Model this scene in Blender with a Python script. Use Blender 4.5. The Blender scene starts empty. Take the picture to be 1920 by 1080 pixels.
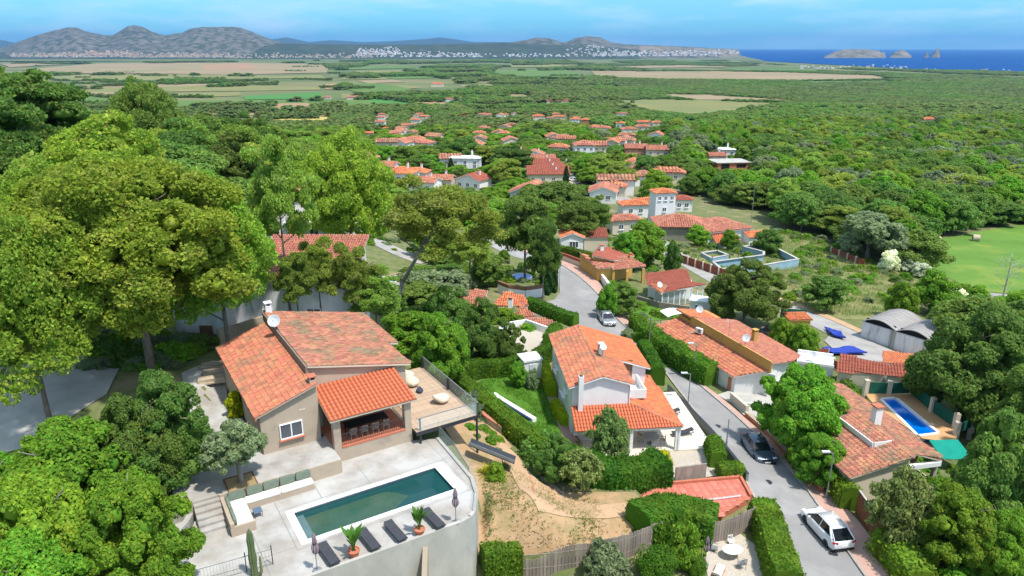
import bpy, math, random
import numpy as np
from mathutils import Vector, noise as mnoise
S = bpy.context.scene
COL = S.collection
R = math.radians
rng = random.Random(7)
nr = np.random.default_rng(11)

# ---------------------------------------------------------------- camera, sky, sun, exposure
FPX = 1340.0; PITCH = math.atan(450 / FPX); CZ = 34.0
CC, CS = math.cos(PITCH), math.sin(PITCH)
cam = bpy.data.objects.new('camera', bpy.data.cameras.new('camera')); COL.objects.link(cam)
cam.location = (0, 0, CZ); cam.rotation_euler = (math.pi / 2 - PITCH, 0, 0)
cam.data.lens = FPX / 1920 * 36; cam.data.clip_start = 0.5; cam.data.clip_end = 150000
S.camera = cam
SUN_EL, SUN_AZ = 64.0, -38.0            # azimuth measured from +X, negative is towards the camera
sd = Vector((math.cos(R(SUN_EL)) * math.cos(R(SUN_AZ)), math.cos(R(SUN_EL)) * math.sin(R(SUN_AZ)), math.sin(R(SUN_EL))))
sl = bpy.data.lights.new('sun', 'SUN'); sl.energy = 2.3; sl.angle = R(3.0); sl.color = (1.0, .955, .88)
so = bpy.data.objects.new('sun', sl); COL.objects.link(so); so.rotation_euler = sd.to_track_quat('Z', 'Y').to_euler(); so.location = (60, -20, 120)
W = bpy.data.worlds.new('World'); S.world = W; W.use_nodes = True
nt = W.node_tree; nt.nodes.clear()
wo = nt.nodes.new('ShaderNodeOutputWorld'); bg = nt.nodes.new('ShaderNodeBackground')
sky = nt.nodes.new('ShaderNodeTexSky'); sky.sky_type = 'NISHITA'; sky.sun_disc = False
sky.sun_elevation = R(SUN_EL); sky.sun_rotation = R(90 - SUN_AZ); sky.altitude = 300; sky.air_density = 1.0; sky.dust_density = .25; sky.ozone_density = 4.0
tc = nt.nodes.new('ShaderNodeTexCoord')
mp = nt.nodes.new('ShaderNodeMapping'); mp.inputs['Scale'].default_value = (2.2, 2.2, 13.0)
nz = nt.nodes.new('ShaderNodeTexNoise'); nz.inputs['Scale'].default_value = 2.6; nz.inputs['Detail'].default_value = 7; nz.inputs['Roughness'].default_value = .6
rp = nt.nodes.new('ShaderNodeValToRGB'); rp.color_ramp.elements[0].position = .45; rp.color_ramp.elements[1].position = .72
rp.color_ramp.elements[0].color = (0, 0, 0, 1); rp.color_ramp.elements[1].color = (.85, .85, .85, 1)
tint = nt.nodes.new('ShaderNodeMix'); tint.data_type = 'RGBA'; tint.blend_type = 'MULTIPLY'; tint.inputs[0].default_value = 1
tint.inputs[7].default_value = (.50, .86, 1.0, 1)
cl = nt.nodes.new('ShaderNodeMix'); cl.data_type = 'RGBA'; cl.inputs[7].default_value = (2.3, 3.1, 3.6, 1)
L = nt.links.new
sep = nt.nodes.new('ShaderNodeSeparateXYZ'); L(tc.outputs['Generated'], sep.inputs[0])
tr_ = nt.nodes.new('ShaderNodeValToRGB'); tr_.color_ramp.elements[0].position = .03; tr_.color_ramp.elements[0].color = (.145, .375, .50, 1); tr_.color_ramp.elements[1].position = .55; tr_.color_ramp.elements[1].color = (1.45, 1.14, .82, 1)
L(sep.outputs[2], tr_.inputs[0]); L(tr_.outputs[0], tint.inputs[7])
L(tc.outputs['Generated'], mp.inputs['Vector']); L(mp.outputs[0], nz.inputs['Vector']); L(nz.outputs[0], rp.inputs[0])
L(sky.outputs[0], tint.inputs[6]); L(tint.outputs[2], cl.inputs[6]); L(rp.outputs[0], cl.inputs[0]); L(cl.outputs[2], bg.inputs['Color'])
bg.inputs['Strength'].default_value = .15
L(bg.outputs[0], wo.inputs['Surface'])
S.view_settings.view_transform = 'Standard'; S.view_settings.look = 'None'; S.view_settings.exposure = 1.3; S.view_settings.gamma = 1
S.view_settings.use_curve_mapping = False
S.render.engine = 'CYCLES'
S.cycles.use_denoising = True; S.cycles.max_bounces = 7; S.cycles.diffuse_bounces = 5; S.cycles.glossy_bounces = 3
S.cycles.transmission_bounces = 5; S.cycles.transparent_max_bounces = 8; S.cycles.volume_bounces = 0
S.cycles.use_light_tree = False; S.cycles.sample_clamp_indirect = 6; S.cycles.caustics_reflective = False; S.cycles.caustics_refractive = False

# ---------------------------------------------------------------- from photograph pixels to places in the world
def P(px, py, z):
    X = (px - 960) / FPX; Y = -(py - 540) / FPX
    fw = CC + CS * Y; v = -CS + CC * Y; t = (z - CZ) / v
    return Vector((X * t, fw * t, z))
def pix(x, y, z):
    z -= CZ; d = y * CC - z * CS
    return 960 + FPX * x / d, 540 - FPX * (y * CS + z * CC) / d

# ground heights, given at places one can find in the photograph: (px, py, height)
TC = [(1590,1079,.3),(1545,1000,0),(1418,850,-.5),(1300,720,-1),(1200,640,-1.5),(1137,605,-1.8),(1080,545,-2.2),(1060,515,-2.4),(980,480,-2.2),(905,440,-1.5),
 (1700,1000,.2),(1780,1070,.5),(1900,1070,.5),(1620,900,-.4),(1760,900,-.8),(1900,900,-1),(1500,760,-1.2),(1600,740,-2),(1750,760,-2.5),(1900,760,-3),
 (1380,720,-1.2),(1330,640,-2),(1450,620,-3),(1560,650,-3.2),(1640,640,-4),(1740,670,-4.5),(1900,640,-6),(1500,590,-4),(1400,545,-4),(1280,480,-4.5),(1240,560,-3),(1170,500,-3),(1100,450,-3.5),
 (1440,490,-5.5),(1540,510,-6),(1640,540,-6.5),(1560,450,-7),(1350,440,-6.5),(1250,430,-6),(1180,400,-6.5),(1750,520,-8),(1880,480,-9),(1900,430,-10),(1700,430,-9),
 (1240,960,1.6),(1400,900,.8),(1190,930,2.0),(1340,1040,0.6),(1300,870,1.0),(1130,880,1.5),(1210,840,1.0),(1320,840,.8),
 (1000,1000,3.6),(920,1000,4.0),(1100,1000,2.8),(960,900,4.2),(900,850,4.6),(1080,900,2.4),(1060,940,2.6),(1000,1070,1.8),(1150,1070,1.4),(850,1079,2.2),(780,1079,2.4),
 (980,760,2.2),(930,700,2.2),(1050,740,1.6),(1000,690,1.8),(850,690,3.2),(880,740,3.6),(860,800,5.2),(760,780,6.4),
 (920,610,.4),(1000,600,-.3),(860,560,.2),(960,540,-.5),(800,600,1.5),(770,640,4.0),(800,540,1.0),(720,530,2.0),(860,500,-.2),(930,520,-1.2),
 (700,1000,7),(560,1000,7),(450,1000,7),(700,900,7),(640,900,7.0),(480,930,7),(560,850,8),(420,860,8),(400,760,8),(380,700,8.2),(440,620,8),(300,800,8),(60,780,8.2),(60,700,8.6),(150,690,8.6),(30,900,6.5),(200,1000,5.6),(350,1040,6.8),(330,1079,6.5),(100,1079,4.8),
 (500,620,7.6),(600,600,6.8),(660,600,6),(560,540,6.5),(640,470,5),(540,440,7),(440,520,8.5),(300,520,9.5),(100,520,10.5),(0,560,10),
 (300,400,12),(100,380,13),(0,380,13.5),(500,380,8),(200,300,14.5),(60,280,18),(0,260,20),(300,262,13.5),(420,300,9),(600,340,2.5),(500,320,5),
 (700,440,1.5),(780,460,0.5),(680,380,1.0),(760,350,-8),(820,400,-4),(700,310,-8),(850,330,-9),(920,300,-12),(950,380,-6),(1050,400,-6.5),(1090,330,-11),(1010,300,-13),
 (1100,290,-14),(1220,290,-14),(1300,330,-11),(1360,320,-13),(1500,320,-13),(1700,330,-14),(1900,330,-16),(1500,390,-10),(1900,380,-13),(1500,270,-20),(1750,260,-22),(1900,250,-26),
 (1250,250,-24),(1010,250,-28),(850,260,-24),(730,255,-30),(600,262,-22),(480,262,-22),(400,250,-30),
 (450,232,-58),(620,228,-60),(1010,228,-44),(730,235,-46),(1200,228,-44),(1500,228,-40),(1745,230,-36),(1900,222,-40),(900,228,-46),(1300,205,-62),(1100,200,-62),(1600,200,-60),(1900,195,-60),
 (100,215,-56),(0,205,-50),(200,200,-62),(0,180,-66),(-150,190,-60),(2080,210,-50),(2080,300,-22),(2080,450,-11),(2080,700,-5),(2080,1079,.8),(-160,1079,5),(-160,760,9),(-160,500,13),(-160,330,20),(-160,260,24)]
for x in range(-200, 2200, 300):
    TC += [(x, 175, -68), (x, 150, -70.5), (x, 133, -71.5), (x, 124, -72), (x, 116, -72)]
def _pol(x, y): return np.stack([np.arctan2(x, y) * 1.0, np.log(np.hypot(x, y)) * .8], -1)
_cw = np.array([P(*c)[:] for c in TC]); _cp = _pol(_cw[:, 0], _cw[:, 1]); _n = len(_cp)
def _phi(d): return d
_K = np.zeros((_n + 3, _n + 3)); _D = np.linalg.norm(_cp[:, None] - _cp[None], axis=-1)
_K[:_n, :_n] = -np.sqrt(_D ** 2 + .0009) - np.eye(_n) * .004
_K[:_n, _n] = _K[_n, :_n] = 1; _K[:_n, _n + 1:] = _cp; _K[_n + 1:, :_n] = _cp.T
_w = np.linalg.solve(_K, np.concatenate([_cw[:, 2], [0, 0, 0]]))
def _tps(x, y):
    q = _pol(x, y); out = np.empty(len(q))
    for i in range(0, len(q), 20000):
        d = np.sqrt(((q[i:i + 20000, None] - _cp[None]) ** 2).sum(-1) + .0009)
        out[i:i + 20000] = -d @ _w[:_n] + _w[_n] + q[i:i + 20000] @ _w[_n + 1:]
    return out
NT, NR = 240, 430; TH0, TH1 = R(-58), R(58); LR0, LR1 = math.log(14.), math.log(7000.)
_th = np.linspace(TH0, TH1, NT); _lr = np.linspace(LR0, LR1, NR)
_TT, _LL = np.meshgrid(_th, _lr); _X = np.exp(_LL) * np.sin(_TT); _Y = np.exp(_LL) * np.cos(_TT)
_Z = _tps(_X.ravel(), _Y.ravel()).reshape(NR, NT)
_rr = np.exp(_LL); _k = np.clip((_rr - 3000) / 1500, 0, 1); _Z = _Z * (1 - _k) + -71.5 * _k
_Z = np.minimum(_Z, 28)
# level the ground under the terraces and carve the abandoned pools
def _in(poly, z0):
    q = [P(x, y, z0) for x, y in poly]; q = [(a.x, a.y) for a in q]; m = np.zeros(_X.shape, bool); n = len(q)
    for i in range(n):
        x1, y1 = q[i]; x2, y2 = q[i - 1]
        if y1 != y2: m ^= ((y1 > _Y) != (y2 > _Y)) & (_X < (x2 - x1) * (_Y - y1) / (y2 - y1) + x1)
    return m
for poly, zz, top in (([(555,1092),(700,1049),(888,985),(898,940),(912,930),(915,1100),(760,1200),(500,1300)], 5, 3.6), ([(830,822),(895,900),(905,945),(895,975),(870,990),(780,1022),(690,1055),(590,1092),(400,1170),(320,1090),(350,990),(365,935),(430,850),(500,800),(780,800)], 7, 6.4),
    ([(375,940),(360,880),(395,700),(420,640),(500,580),(700,590),(790,690),(790,860),(640,880),(420,940)], 8, 7.6), ([(1330,486),(1390,470),(1385,458),(1440,452),(1505,486),(1425,503),(1345,508)], -4.2, -5.9),
    ([(1618,736),(1700,730),(1720,738),(1808,806),(1795,835),(1725,826),(1635,762)], -.5, -1.6), ([(1185,910),(1392,892),(1412,935),(1340,980),(1235,982)], 1.3, 1.05), ([(1095,870),(1070,770),(1190,690),(1240,735),(1335,845),(1245,875)], 1, .75)):
    _m = _in(poly, zz); _Z[_m] = np.minimum(_Z[_m], top)
def T(x, y):
    a = (math.atan2(x, y) - TH0) / (TH1 - TH0) * (NT - 1); b = (math.log(max(math.hypot(x, y), 14.)) - LR0) / (LR1 - LR0) * (NR - 1)
    a = min(max(a, 0), NT - 1.001); b = min(max(b, 0), NR - 1.001); i, j = int(a), int(b); a -= i; b -= j
    return float((_Z[j, i] * (1 - a) + _Z[j, i + 1] * a) * (1 - b) + (_Z[j + 1, i] * (1 - a) + _Z[j + 1, i + 1] * a) * b)
def G(px, py):
    """the ground point seen at a pixel of the photograph"""
    X = (px - 960) / FPX; Y = -(py - 540) / FPX; fw = CC + CS * Y; v = -CS + CC * Y
    if v > -.004: v = -.004
    lo = 15.; t = lo; prev = lo
    while t < 9000:
        if CZ + v * t < T(X * t, fw * t): break
        prev = t; t *= 1.02
    for _ in range(18):
        m = (prev + t) / 2
        if CZ + v * m < T(X * m, fw * m): t = m
        else: prev = m
    return Vector((X * t, fw * t, T(X * t, fw * t)))
def Gtop(px, py, H):
    """where something H tall stands when its top is seen at a pixel"""
    X = (px - 960) / FPX; Y = -(py - 540) / FPX; fw = CC + CS * Y; v = -CS + CC * Y
    if v > -.004: v = -.004
    t = 15.
    while t < 9000 and CZ + v * t - T(X * t, fw * t) > H: t *= 1.01
    return Vector((X * t, fw * t, T(X * t, fw * t)))

# ---------------------------------------------------------------- mesh helpers
def mesh(name, v, f, m, smooth=False):
    me = bpy.data.meshes.new(name); me.from_pydata([tuple(p) for p in v], [], f)
    if m: me.materials.append(m)
    if smooth: me.polygons.foreach_set('use_smooth', [True] * len(f))
    me.update(); return me
def npmesh(name, v, quads, m, smooth=False):
    me = bpy.data.meshes.new(name); k = quads.shape[1]; n = len(quads)
    me.vertices.add(len(v)); me.vertices.foreach_set('co', np.asarray(v, 'f').ravel())
    me.loops.add(n * k); me.loops.foreach_set('vertex_index', quads.astype('i').ravel())
    me.polygons.add(n); me.polygons.foreach_set('loop_start', np.arange(0, n * k, k, dtype='i'))
    me.polygons.foreach_set('loop_total', np.full(n, k, 'i'))
    if smooth: me.polygons.foreach_set('use_smooth', np.ones(n, bool))
    if m: me.materials.append(m)
    me.update(calc_edges=True); return me
def link(name, me, parent=None, loc=None, rot=None, scale=None):
    o = bpy.data.objects.new(name, me); COL.objects.link(o)
    if parent: o.parent = parent
    if loc is not None: o.location = loc
    if rot is not None: o.rotation_euler = rot if hasattr(rot, '__len__') else (0, 0, rot)
    if scale is not None: o.scale = scale if hasattr(scale, '__len__') else (scale,) * 3
    return o
def tag(o, label=None, cat=None, group=None, kind=None):
    if label: o['label'] = label
    if cat: o['category'] = cat
    if group: o['group'] = group
    if kind: o['kind'] = kind
    return o
def thing(name, label, cat, loc=(0, 0, 0), rot=0, group=None, scale=None):
    o = link(name, None, None, loc, rot, scale); o.empty_display_size = .3
    return tag(o, label, cat, group)
class MB:
    """collects shapes for ONE mesh"""
    def __init__(s): s.v = []; s.f = []
    def add(s, v, f):
        n = len(s.v); s.v += [tuple(p) for p in v]; s.f += [tuple(i + n for i in q) for q in f]; return s
    def box(s, c, d, rz=0, rx=0, ry=0):
        x, y, z = d[0] / 2, d[1] / 2, d[2] / 2
        v = [Vector(p) for p in ((-x,-y,-z),(x,-y,-z),(x,y,-z),(-x,y,-z),(-x,-y,z),(x,-y,z),(x,y,z),(-x,y,z))]
        if rz or rx or ry:
            from mathutils import Euler
            m = Euler((rx, ry, rz)).to_matrix(); v = [m @ p for p in v]
        c = Vector(c); v = [p + c for p in v]
        return s.add(v, [(0,3,2,1),(4,5,6,7),(0,1,5,4),(1,2,6,5),(2,3,7,6),(3,0,4,7)])
    def b2(s, a, b): # box by two corners
        return s.box([(a[i] + b[i]) / 2 for i in range(3)], [abs(b[i] - a[i]) for i in range(3)])
    def prism(s, poly, z0, z1):
        """poly of xy; z0/z1 numbers or lists per vertex"""
        n = len(poly); a0 = z0 if hasattr(z0, '__len__') else [z0] * n; a1 = z1 if hasattr(z1, '__len__') else [z1] * n
        ar = sum(poly[i][0] * poly[(i + 1) % n][1] - poly[(i + 1) % n][0] * poly[i][1] for i in range(n))
        if ar < 0: poly = poly[::-1]; a0 = a0[::-1]; a1 = a1[::-1]
        v = [(p[0], p[1], z) for p, z in zip(poly, a0)] + [(p[0], p[1], z) for p, z in zip(poly, a1)]
        return s.add(v, [tuple(range(n))[::-1], tuple(range(n, 2 * n))] + [(i, (i + 1) % n, (i + 1) % n + n, i + n) for i in range(n)])
    def tube(s, a, b, r0, r1=None, n=8):
        r1 = r0 if r1 is None else r1; a = Vector(a); b = Vector(b); d = (b - a)
        if d.length < 1e-6: return s
        q = d.to_track_quat('Z', 'Y'); v = []
        for p, r in ((a, r0), (b, r1)):
            for k in range(n):
                t = 2 * math.pi * k / n; v.append(p + q @ Vector((r * math.cos(t), r * math.sin(t), 0)))
        return s.add(v, [tuple(range(n))[::-1], tuple(range(n, 2 * n))] + [(k, (k + 1) % n, (k + 1) % n + n, k + n) for k in range(n)])
    def path(s, pts, rad, n=7):
        for i in range(len(pts) - 1):
            r0 = rad[i] if hasattr(rad, '__len__') else rad; r1 = rad[i + 1] if hasattr(rad, '__len__') else rad
            s.tube(pts[i], pts[i + 1], r0, r1, n)
        return s
    def lathe(s, prof, c=(0, 0, 0), n=12):
        v = []; m = len(prof)
        for r, z in prof:
            for k in range(n):
                t = 2 * math.pi * k / n; v.append((c[0] + r * math.cos(t), c[1] + r * math.sin(t), c[2] + z))
        f = [(j * n + k, j * n + (k + 1) % n, (j + 1) * n + (k + 1) % n, (j + 1) * n + k) for j in range(m - 1) for k in range(n)]
        return s.add(v, f + [tuple(range(n))[::-1], tuple(range((m - 1) * n, m * n))])
    def quad(s, *p): return s.add(p, [tuple(range(len(p)))])
    def slab(s, pts, th):
        """a planar polygon with thickness th below it"""
        n = len(pts); a = [Vector(p) for p in pts]; nn = (a[1] - a[0]).cross(a[2] - a[0]).normalized()
        if nn.z < 0: a = a[::-1]; nn = -nn
        v = a + [p - nn * th for p in a]
        return s.add(v, [tuple(range(n)), tuple(range(n, 2 * n))[::-1]] + [((i + 1) % n, i, i + n, (i + 1) % n + n) for i in range(n)])
    def build(s, name, m, parent=None, smooth=False, loc=None, rot=None):
        return link(name, mesh(name, s.v, s.f, m, smooth), parent, loc, rot)
def copy_tree(o, parent=None):
    c = o.copy(); COL.objects.link(c)
    if parent: c.parent = parent
    for ch in list(o.children): copy_tree(ch, c)
    return c
class Fr:
    """a building's own frame: origin, rotation, ground height"""
    def __init__(s, ox, oy, oz, deg): s.o = Vector((ox, oy, oz)); s.a = R(deg); s.u = Vector((math.cos(s.a), math.sin(s.a))); s.w = Vector((-s.u.y, s.u.x))
    def loc(s, p):   # world -> local
        d = Vector((p[0] - s.o.x, p[1] - s.o.y)); return Vector((d.dot(s.u), d.dot(s.w), p[2] - s.o.z))
    def px(s, x, y, z):   # pixel at LOCAL height z -> local
        return s.loc(P(x, y, z + s.o.z))
    def wo(s, u, v, z=0): return Vector((s.o.x + s.u.x * u + s.w.x * v, s.o.y + s.u.y * u + s.w.y * v, s.o.z + z))
def inpoly(x, y, poly):
    c = False; n = len(poly)
    for i in range(n):
        x1, y1 = poly[i][0], poly[i][1]; x2, y2 = poly[i - 1][0], poly[i - 1][1]
        if (y1 > y) != (y2 > y) and x < (x2 - x1) * (y - y1) / (y2 - y1) + x1: c = not c
    return c

# ---------------------------------------------------------------- materials
MATS = {}
def mat(name, c1, c2=None, scale=3., rough=.85, bump=0., bscale=None, island=0., orand=0., spec=.3, detail=5, trans=0., metal=0., coords='Object', stretch=None, contrast=(.35, .65), c3=None, c3scale=.4, c3lim=(.55, .7), emit=None, hueisl=0.):
    if name in MATS: return MATS[name]
    m = bpy.data.materials.new(name); m.use_nodes = True; t = m.node_tree; N = t.nodes; K = t.links.new
    b = N['Principled BSDF']; out = N['Material Output']
    b.inputs['Roughness'].default_value = rough; b.inputs['Specular IOR Level'].default_value = spec; b.inputs['Metallic'].default_value = metal
    c1 = (*c1, 1)[:4]; c2 = (*c2, 1)[:4] if c2 else None; col = None; vec = None
    if c2 or bump or c3:
        if coords == 'World': g = N.new('ShaderNodeNewGeometry'); vec = g.outputs['Position']
        else: g = N.new('ShaderNodeTexCoord'); vec = g.outputs['Object']
        if stretch:
            q = N.new('ShaderNodeMapping'); q.inputs['Scale'].default_value = stretch; K(vec, q.inputs['Vector']); vec = q.outputs[0]
    def mix(fac, a, bb, mode='MIX'):
        x = N.new('ShaderNodeMix'); x.data_type = 'RGBA'; x.blend_type = mode
        if isinstance(fac, float): x.inputs[0].default_value = fac
        else: K(fac, x.inputs[0])
        for i, q in ((6, a), (7, bb)):
            if isinstance(q, tuple): x.inputs[i].default_value = q
            else: K(q, x.inputs[i])
        return x.outputs[2]
    def noisefac(sc, lim, det=detail):
        n = N.new('ShaderNodeTexNoise'); n.inputs['Scale'].default_value = sc; n.inputs['Detail'].default_value = det; n.inputs['Roughness'].default_value = .62; K(vec, n.inputs['Vector'])
        r = N.new('ShaderNodeMapRange'); r.inputs[1].default_value = lim[0]; r.inputs[2].default_value = lim[1]; K(n.outputs[0], r.inputs[0]); return r.outputs[0], n.outputs[0]
    if c2: col = mix(noisefac(scale, contrast)[0], c1, c2)
    else: col = c1
    if c3: col = mix(noisefac(c3scale, c3lim)[0], col, (*c3, 1)[:4])
    def vary(src, amt, col):
        r = N.new('ShaderNodeMapRange'); r.inputs[3].default_value = 1 - amt; r.inputs[4].default_value = 1 + amt; K(src, r.inputs[0])
        h = N.new('ShaderNodeHueSaturation'); K(r.outputs[0], h.inputs['Value'])
        if hueisl:
            r2 = N.new('ShaderNodeMapRange'); r2.inputs[3].default_value = .5 - hueisl; r2.inputs[4].default_value = .5 + hueisl
            mm = N.new('ShaderNodeMath'); mm.operation = 'FRACT'; m2 = N.new('ShaderNodeMath'); m2.operation = 'MULTIPLY'; m2.inputs[1].default_value = 7.31
            K(src, m2.inputs[0]); K(m2.outputs[0], mm.inputs[0]); K(mm.outputs[0], r2.inputs[0]); K(r2.outputs[0], h.inputs['Hue'])
        if isinstance(col, tuple): h.inputs['Color'].default_value = col
        else: K(col, h.inputs['Color'])
        return h.outputs[0]
    if island: g2 = N.new('ShaderNodeNewGeometry'); col = vary(g2.outputs['Random Per Island'], island, col)
    if orand: g3 = N.new('ShaderNodeObjectInfo'); col = vary(g3.outputs['Random'], orand, col)
    if isinstance(col, tuple): b.inputs['Base Color'].default_value = col
    else: K(col, b.inputs['Base Color'])
    if bump:
        n = N.new('ShaderNodeTexNoise'); n.inputs['Scale'].default_value = bscale or scale * 3; n.inputs['Detail'].default_value = 4; K(vec, n.inputs['Vector'])
        bp = N.new('ShaderNodeBump'); bp.inputs['Strength'].default_value = bump; bp.inputs['Distance'].default_value = .05; K(n.outputs[0], bp.inputs['Height']); K(bp.outputs[0], b.inputs['Normal'])
    if trans:
        tr = N.new('ShaderNodeBsdfTranslucent'); ms = N.new('ShaderNodeMixShader'); ms.inputs[0].default_value = trans
        if isinstance(col, tuple): tr.inputs[0].default_value = col
        else: K(col, tr.inputs[0])
        K(b.outputs[0], ms.inputs[1]); K(tr.outputs[0], ms.inputs[2]); K(ms.outputs[0], out.inputs[0])
    if emit: b.inputs['Emission Color'].default_value = (*emit[0], 1); b.inputs['Emission Strength'].default_value = emit[1]
    MATS[name] = m; return m
def glassmat(name, col, alpha):
    m = bpy.data.materials.new(name); m.use_nodes = True; t = m.node_tree; N = t.nodes
    b = N['Principled BSDF']; b.inputs['Base Color'].default_value = (*col, 1); b.inputs['Roughness'].default_value = .05; b.inputs['Alpha'].default_value = alpha; b.inputs['Specular IOR Level'].default_value = .6
    MATS[name] = m; return m
M = {}
M['tile_new'] = mat('tile_new', (.58,.18,.075), (.49,.145,.062), 1.3, .75, .2, 20, island=.14, hueisl=.012)
M['tile_old'] = mat('tile_old', (.49,.175,.095), (.39,.15,.085), .9, .85, .25, 20, island=.20, hueisl=.014, c3=(.23,.15,.09), c3scale=.55, c3lim=(.53,.68))
M['tile_worn'] = mat('tile_worn', (.43,.18,.11), (.33,.145,.095), 1.1, .9, .25, 20, island=.26, hueisl=.018, c3=(.20,.155,.095), c3scale=.6, c3lim=(.48,.66))
M['tile_pink'] = mat('tile_pink', (.45,.17,.11), (.36,.14,.09), .7, .85, .2, 20, island=.18, hueisl=.015, c3=(.33,.16,.10), c3scale=.5)
M['tile_red'] = mat('tile_red', (.34,.095,.06), (.28,.08,.052), .7, .8, .1, 20, island=.1)
M['under'] = mat('roof_underlay', (.26,.10,.06), (.18,.08,.05), 3, .9)
M['sand_wall'] = mat('sand_render', (.43,.345,.265), (.385,.31,.235), .8, .92, .15, 30, c3=(.30,.24,.19), c3scale=.35)
M['white_wall'] = mat('white_render', (.78,.77,.75), (.70,.69,.68), .7, .9, .12, 25)
M['stained_wall'] = mat('stained_white_render', (.80,.79,.78), (.60,.60,.60), .5, .9, .1, 20, stretch=(1.6,1.6,.35), c3=(.38,.38,.38), c3scale=.9, c3lim=(.56,.72))
M['cream_wall'] = mat('cream_render', (.62,.54,.42), (.55,.48,.38), .8, .9, .1, 20)
M['ochre_wall'] = mat('ochre_render', (.56,.33,.09), (.48,.29,.09), 1, .9, .1, 20)
M['brick_wall'] = mat('brick_wall', (.50,.19,.10), (.40,.15,.08), 3, .9, .1, 20)
M['stone_wall'] = mat('stone_wall', (.44,.38,.31), (.30,.26,.21), 2.2, .95, .5, 6, c3=(.22,.2,.15), c3scale=.7)
M['concrete'] = mat('pale_concrete', (.37,.335,.295), (.27,.25,.225), .55, .8, .05, 20, c3=(.44,.43,.41), c3scale=.3, c3lim=(.45,.62), detail=7)
M['concrete_wall'] = mat('concrete_wall', (.47,.45,.41), (.35,.34,.31), .45, .85, .15, 12, stretch=(1,1,.6), c3=(.36,.35,.33), c3scale=.6, c3lim=(.55,.72), detail=7)
M['coping'] = mat('white_coping', (.80,.79,.77), (.72,.71,.70), 2, .7)
M['white_paint'] = mat('white_paint', (.80,.80,.80), None, rough=.5)
M['cushion_cream'] = mat('cream_cushion', (.72,.69,.60), (.64,.61,.53), 2, .9, .2, 9)
M['cushion_green'] = mat('sage_cushion', (.16,.20,.155), (.13,.165,.13), 3, .95, .25, 9)
M['dark_metal'] = mat('dark_metal', (.045,.048,.055), None, rough=.5, metal=.3)
M['grey_metal'] = mat('grey_metal', (.30,.32,.33), (.24,.25,.26), 4, .5, metal=.4)
M['rust_metal'] = mat('rust_sheet', (.22,.085,.04), (.14,.06,.035), 1.2, .85, .15, 8)
M['brown_fence'] = mat('brown_fence_sheet', (.30,.08,.045), (.24,.07,.045), 1, .85)
M['mesh_fabric'] = mat('charcoal_mesh', (.055,.058,.07), (.04,.042,.05), 6, .8)
M['wood_deck'] = mat('deck_wood', (.50,.37,.26), (.40,.28,.19), 1.5, .8, .15, 10, orand=.12, stretch=(4,.5,1))
M['wood_old'] = mat('weathered_wood', (.29,.24,.20), (.20,.165,.14), 2, .95, .3, 8, orand=.22, stretch=(2,2,.4))
M['wood_brown'] = mat('brown_wood', (.25,.13,.07), (.17,.09,.05), 2, .8)
M['terracotta'] = mat('terracotta', (.50,.17,.10), (.42,.14,.08), 2, .85)
M['asphalt'] = mat('asphalt', (.27,.262,.255), (.225,.22,.215), .35, .9, .15, 30, coords='World', c3=(.33,.32,.31), c3scale=.16, c3lim=(.5,.66), detail=8)
M['asphalt_old'] = mat('pale_old_asphalt', (.36,.34,.32), (.28,.265,.25), .25, .9, .1, 20, coords='World', c3=(.24,.23,.21), c3scale=.5)
M['kerb'] = mat('kerb_stone', (.40,.36,.32), (.32,.28,.25), 2, .9, coords='World')
M['slab'] = mat('paving_slab', (.47,.29,.235), (.41,.26,.21), 1, .9, .1, 20, orand=.1, coords='World', c3=(.30,.21,.17), c3scale=.4)
M['gravel'] = mat('gravel', (.52,.46,.38), (.38,.33,.27), 8, .95, .5, 20, coords='World')
M['dirt'] = mat('dry_dirt', (.43,.28,.155), (.35,.225,.12), .9, .95, .7, 5, coords='World', c3=(.28,.21,.10), c3scale=.6, c3lim=(.47,.62), detail=12)
M['path_dirt'] = mat('path_dirt', (.48,.32,.19), (.42,.275,.165), .8, .95, .3, 5, coords='World')
M['lawn'] = mat('lawn_green', (.09,.20,.018), (.06,.155,.012), 1.5, .95, .5, 14, coords='World', detail=8)
M['meadow'] = mat('meadow_green', (.115,.225,.03), (.085,.18,.024), .12, .95, .5, 3, coords='World', c3=(.21,.26,.045), c3scale=.07, detail=9)
M['scrub'] = mat('scrub_ground', (.19,.20,.07), (.26,.235,.11), .35, .95, .5, 3, coords='World', c3=(.12,.16,.04), c3scale=.22, c3lim=(.46,.6), detail=9)
M['under_green'] = mat('undergrowth_ground', (.095,.135,.035), (.18,.18,.08), .9, .95, .8, 5, coords='World', detail=12, c3=(.26,.21,.12), c3scale=.22, c3lim=(.52,.66))
M['black'] = mat('black', (.012,.012,.014), None, rough=.6)
M['pane'] = mat('window_pane', (.05,.065,.08), (.09,.10,.12), 1.2, .08, spec=.8)
M['tyre'] = mat('tyre_rubber', (.02,.02,.02), None, rough=.85)
M['blue_cloth'] = mat('blue_cloth', (.02,.05,.35), (.02,.04,.28), 2, .6)
M['teal_cloth'] = mat('teal_cloth', (.0,.26,.19), (.0,.22,.16), 1, .8)
M['green_net'] = mat('green_net', (.012,.12,.075), (.01,.085,.06), 3, .9)
M['dish'] = mat('dish_grey', (.62,.66,.68), (.52,.55,.57), 3, .5)
M['stone'] = mat('field_stone', (.50,.40,.29), (.38,.30,.22), 2, .95, .5, 5, orand=.2)
M['bark_pine'] = mat('pine_bark', (.24,.20,.17), (.15,.115,.09), 4, .95, .6, 10, stretch=(1,1,.35))
M['bark_grey'] = mat('grey_bark', (.30,.26,.22), (.19,.165,.14), 4, .95, .6, 10, stretch=(1,1,.35))
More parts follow.
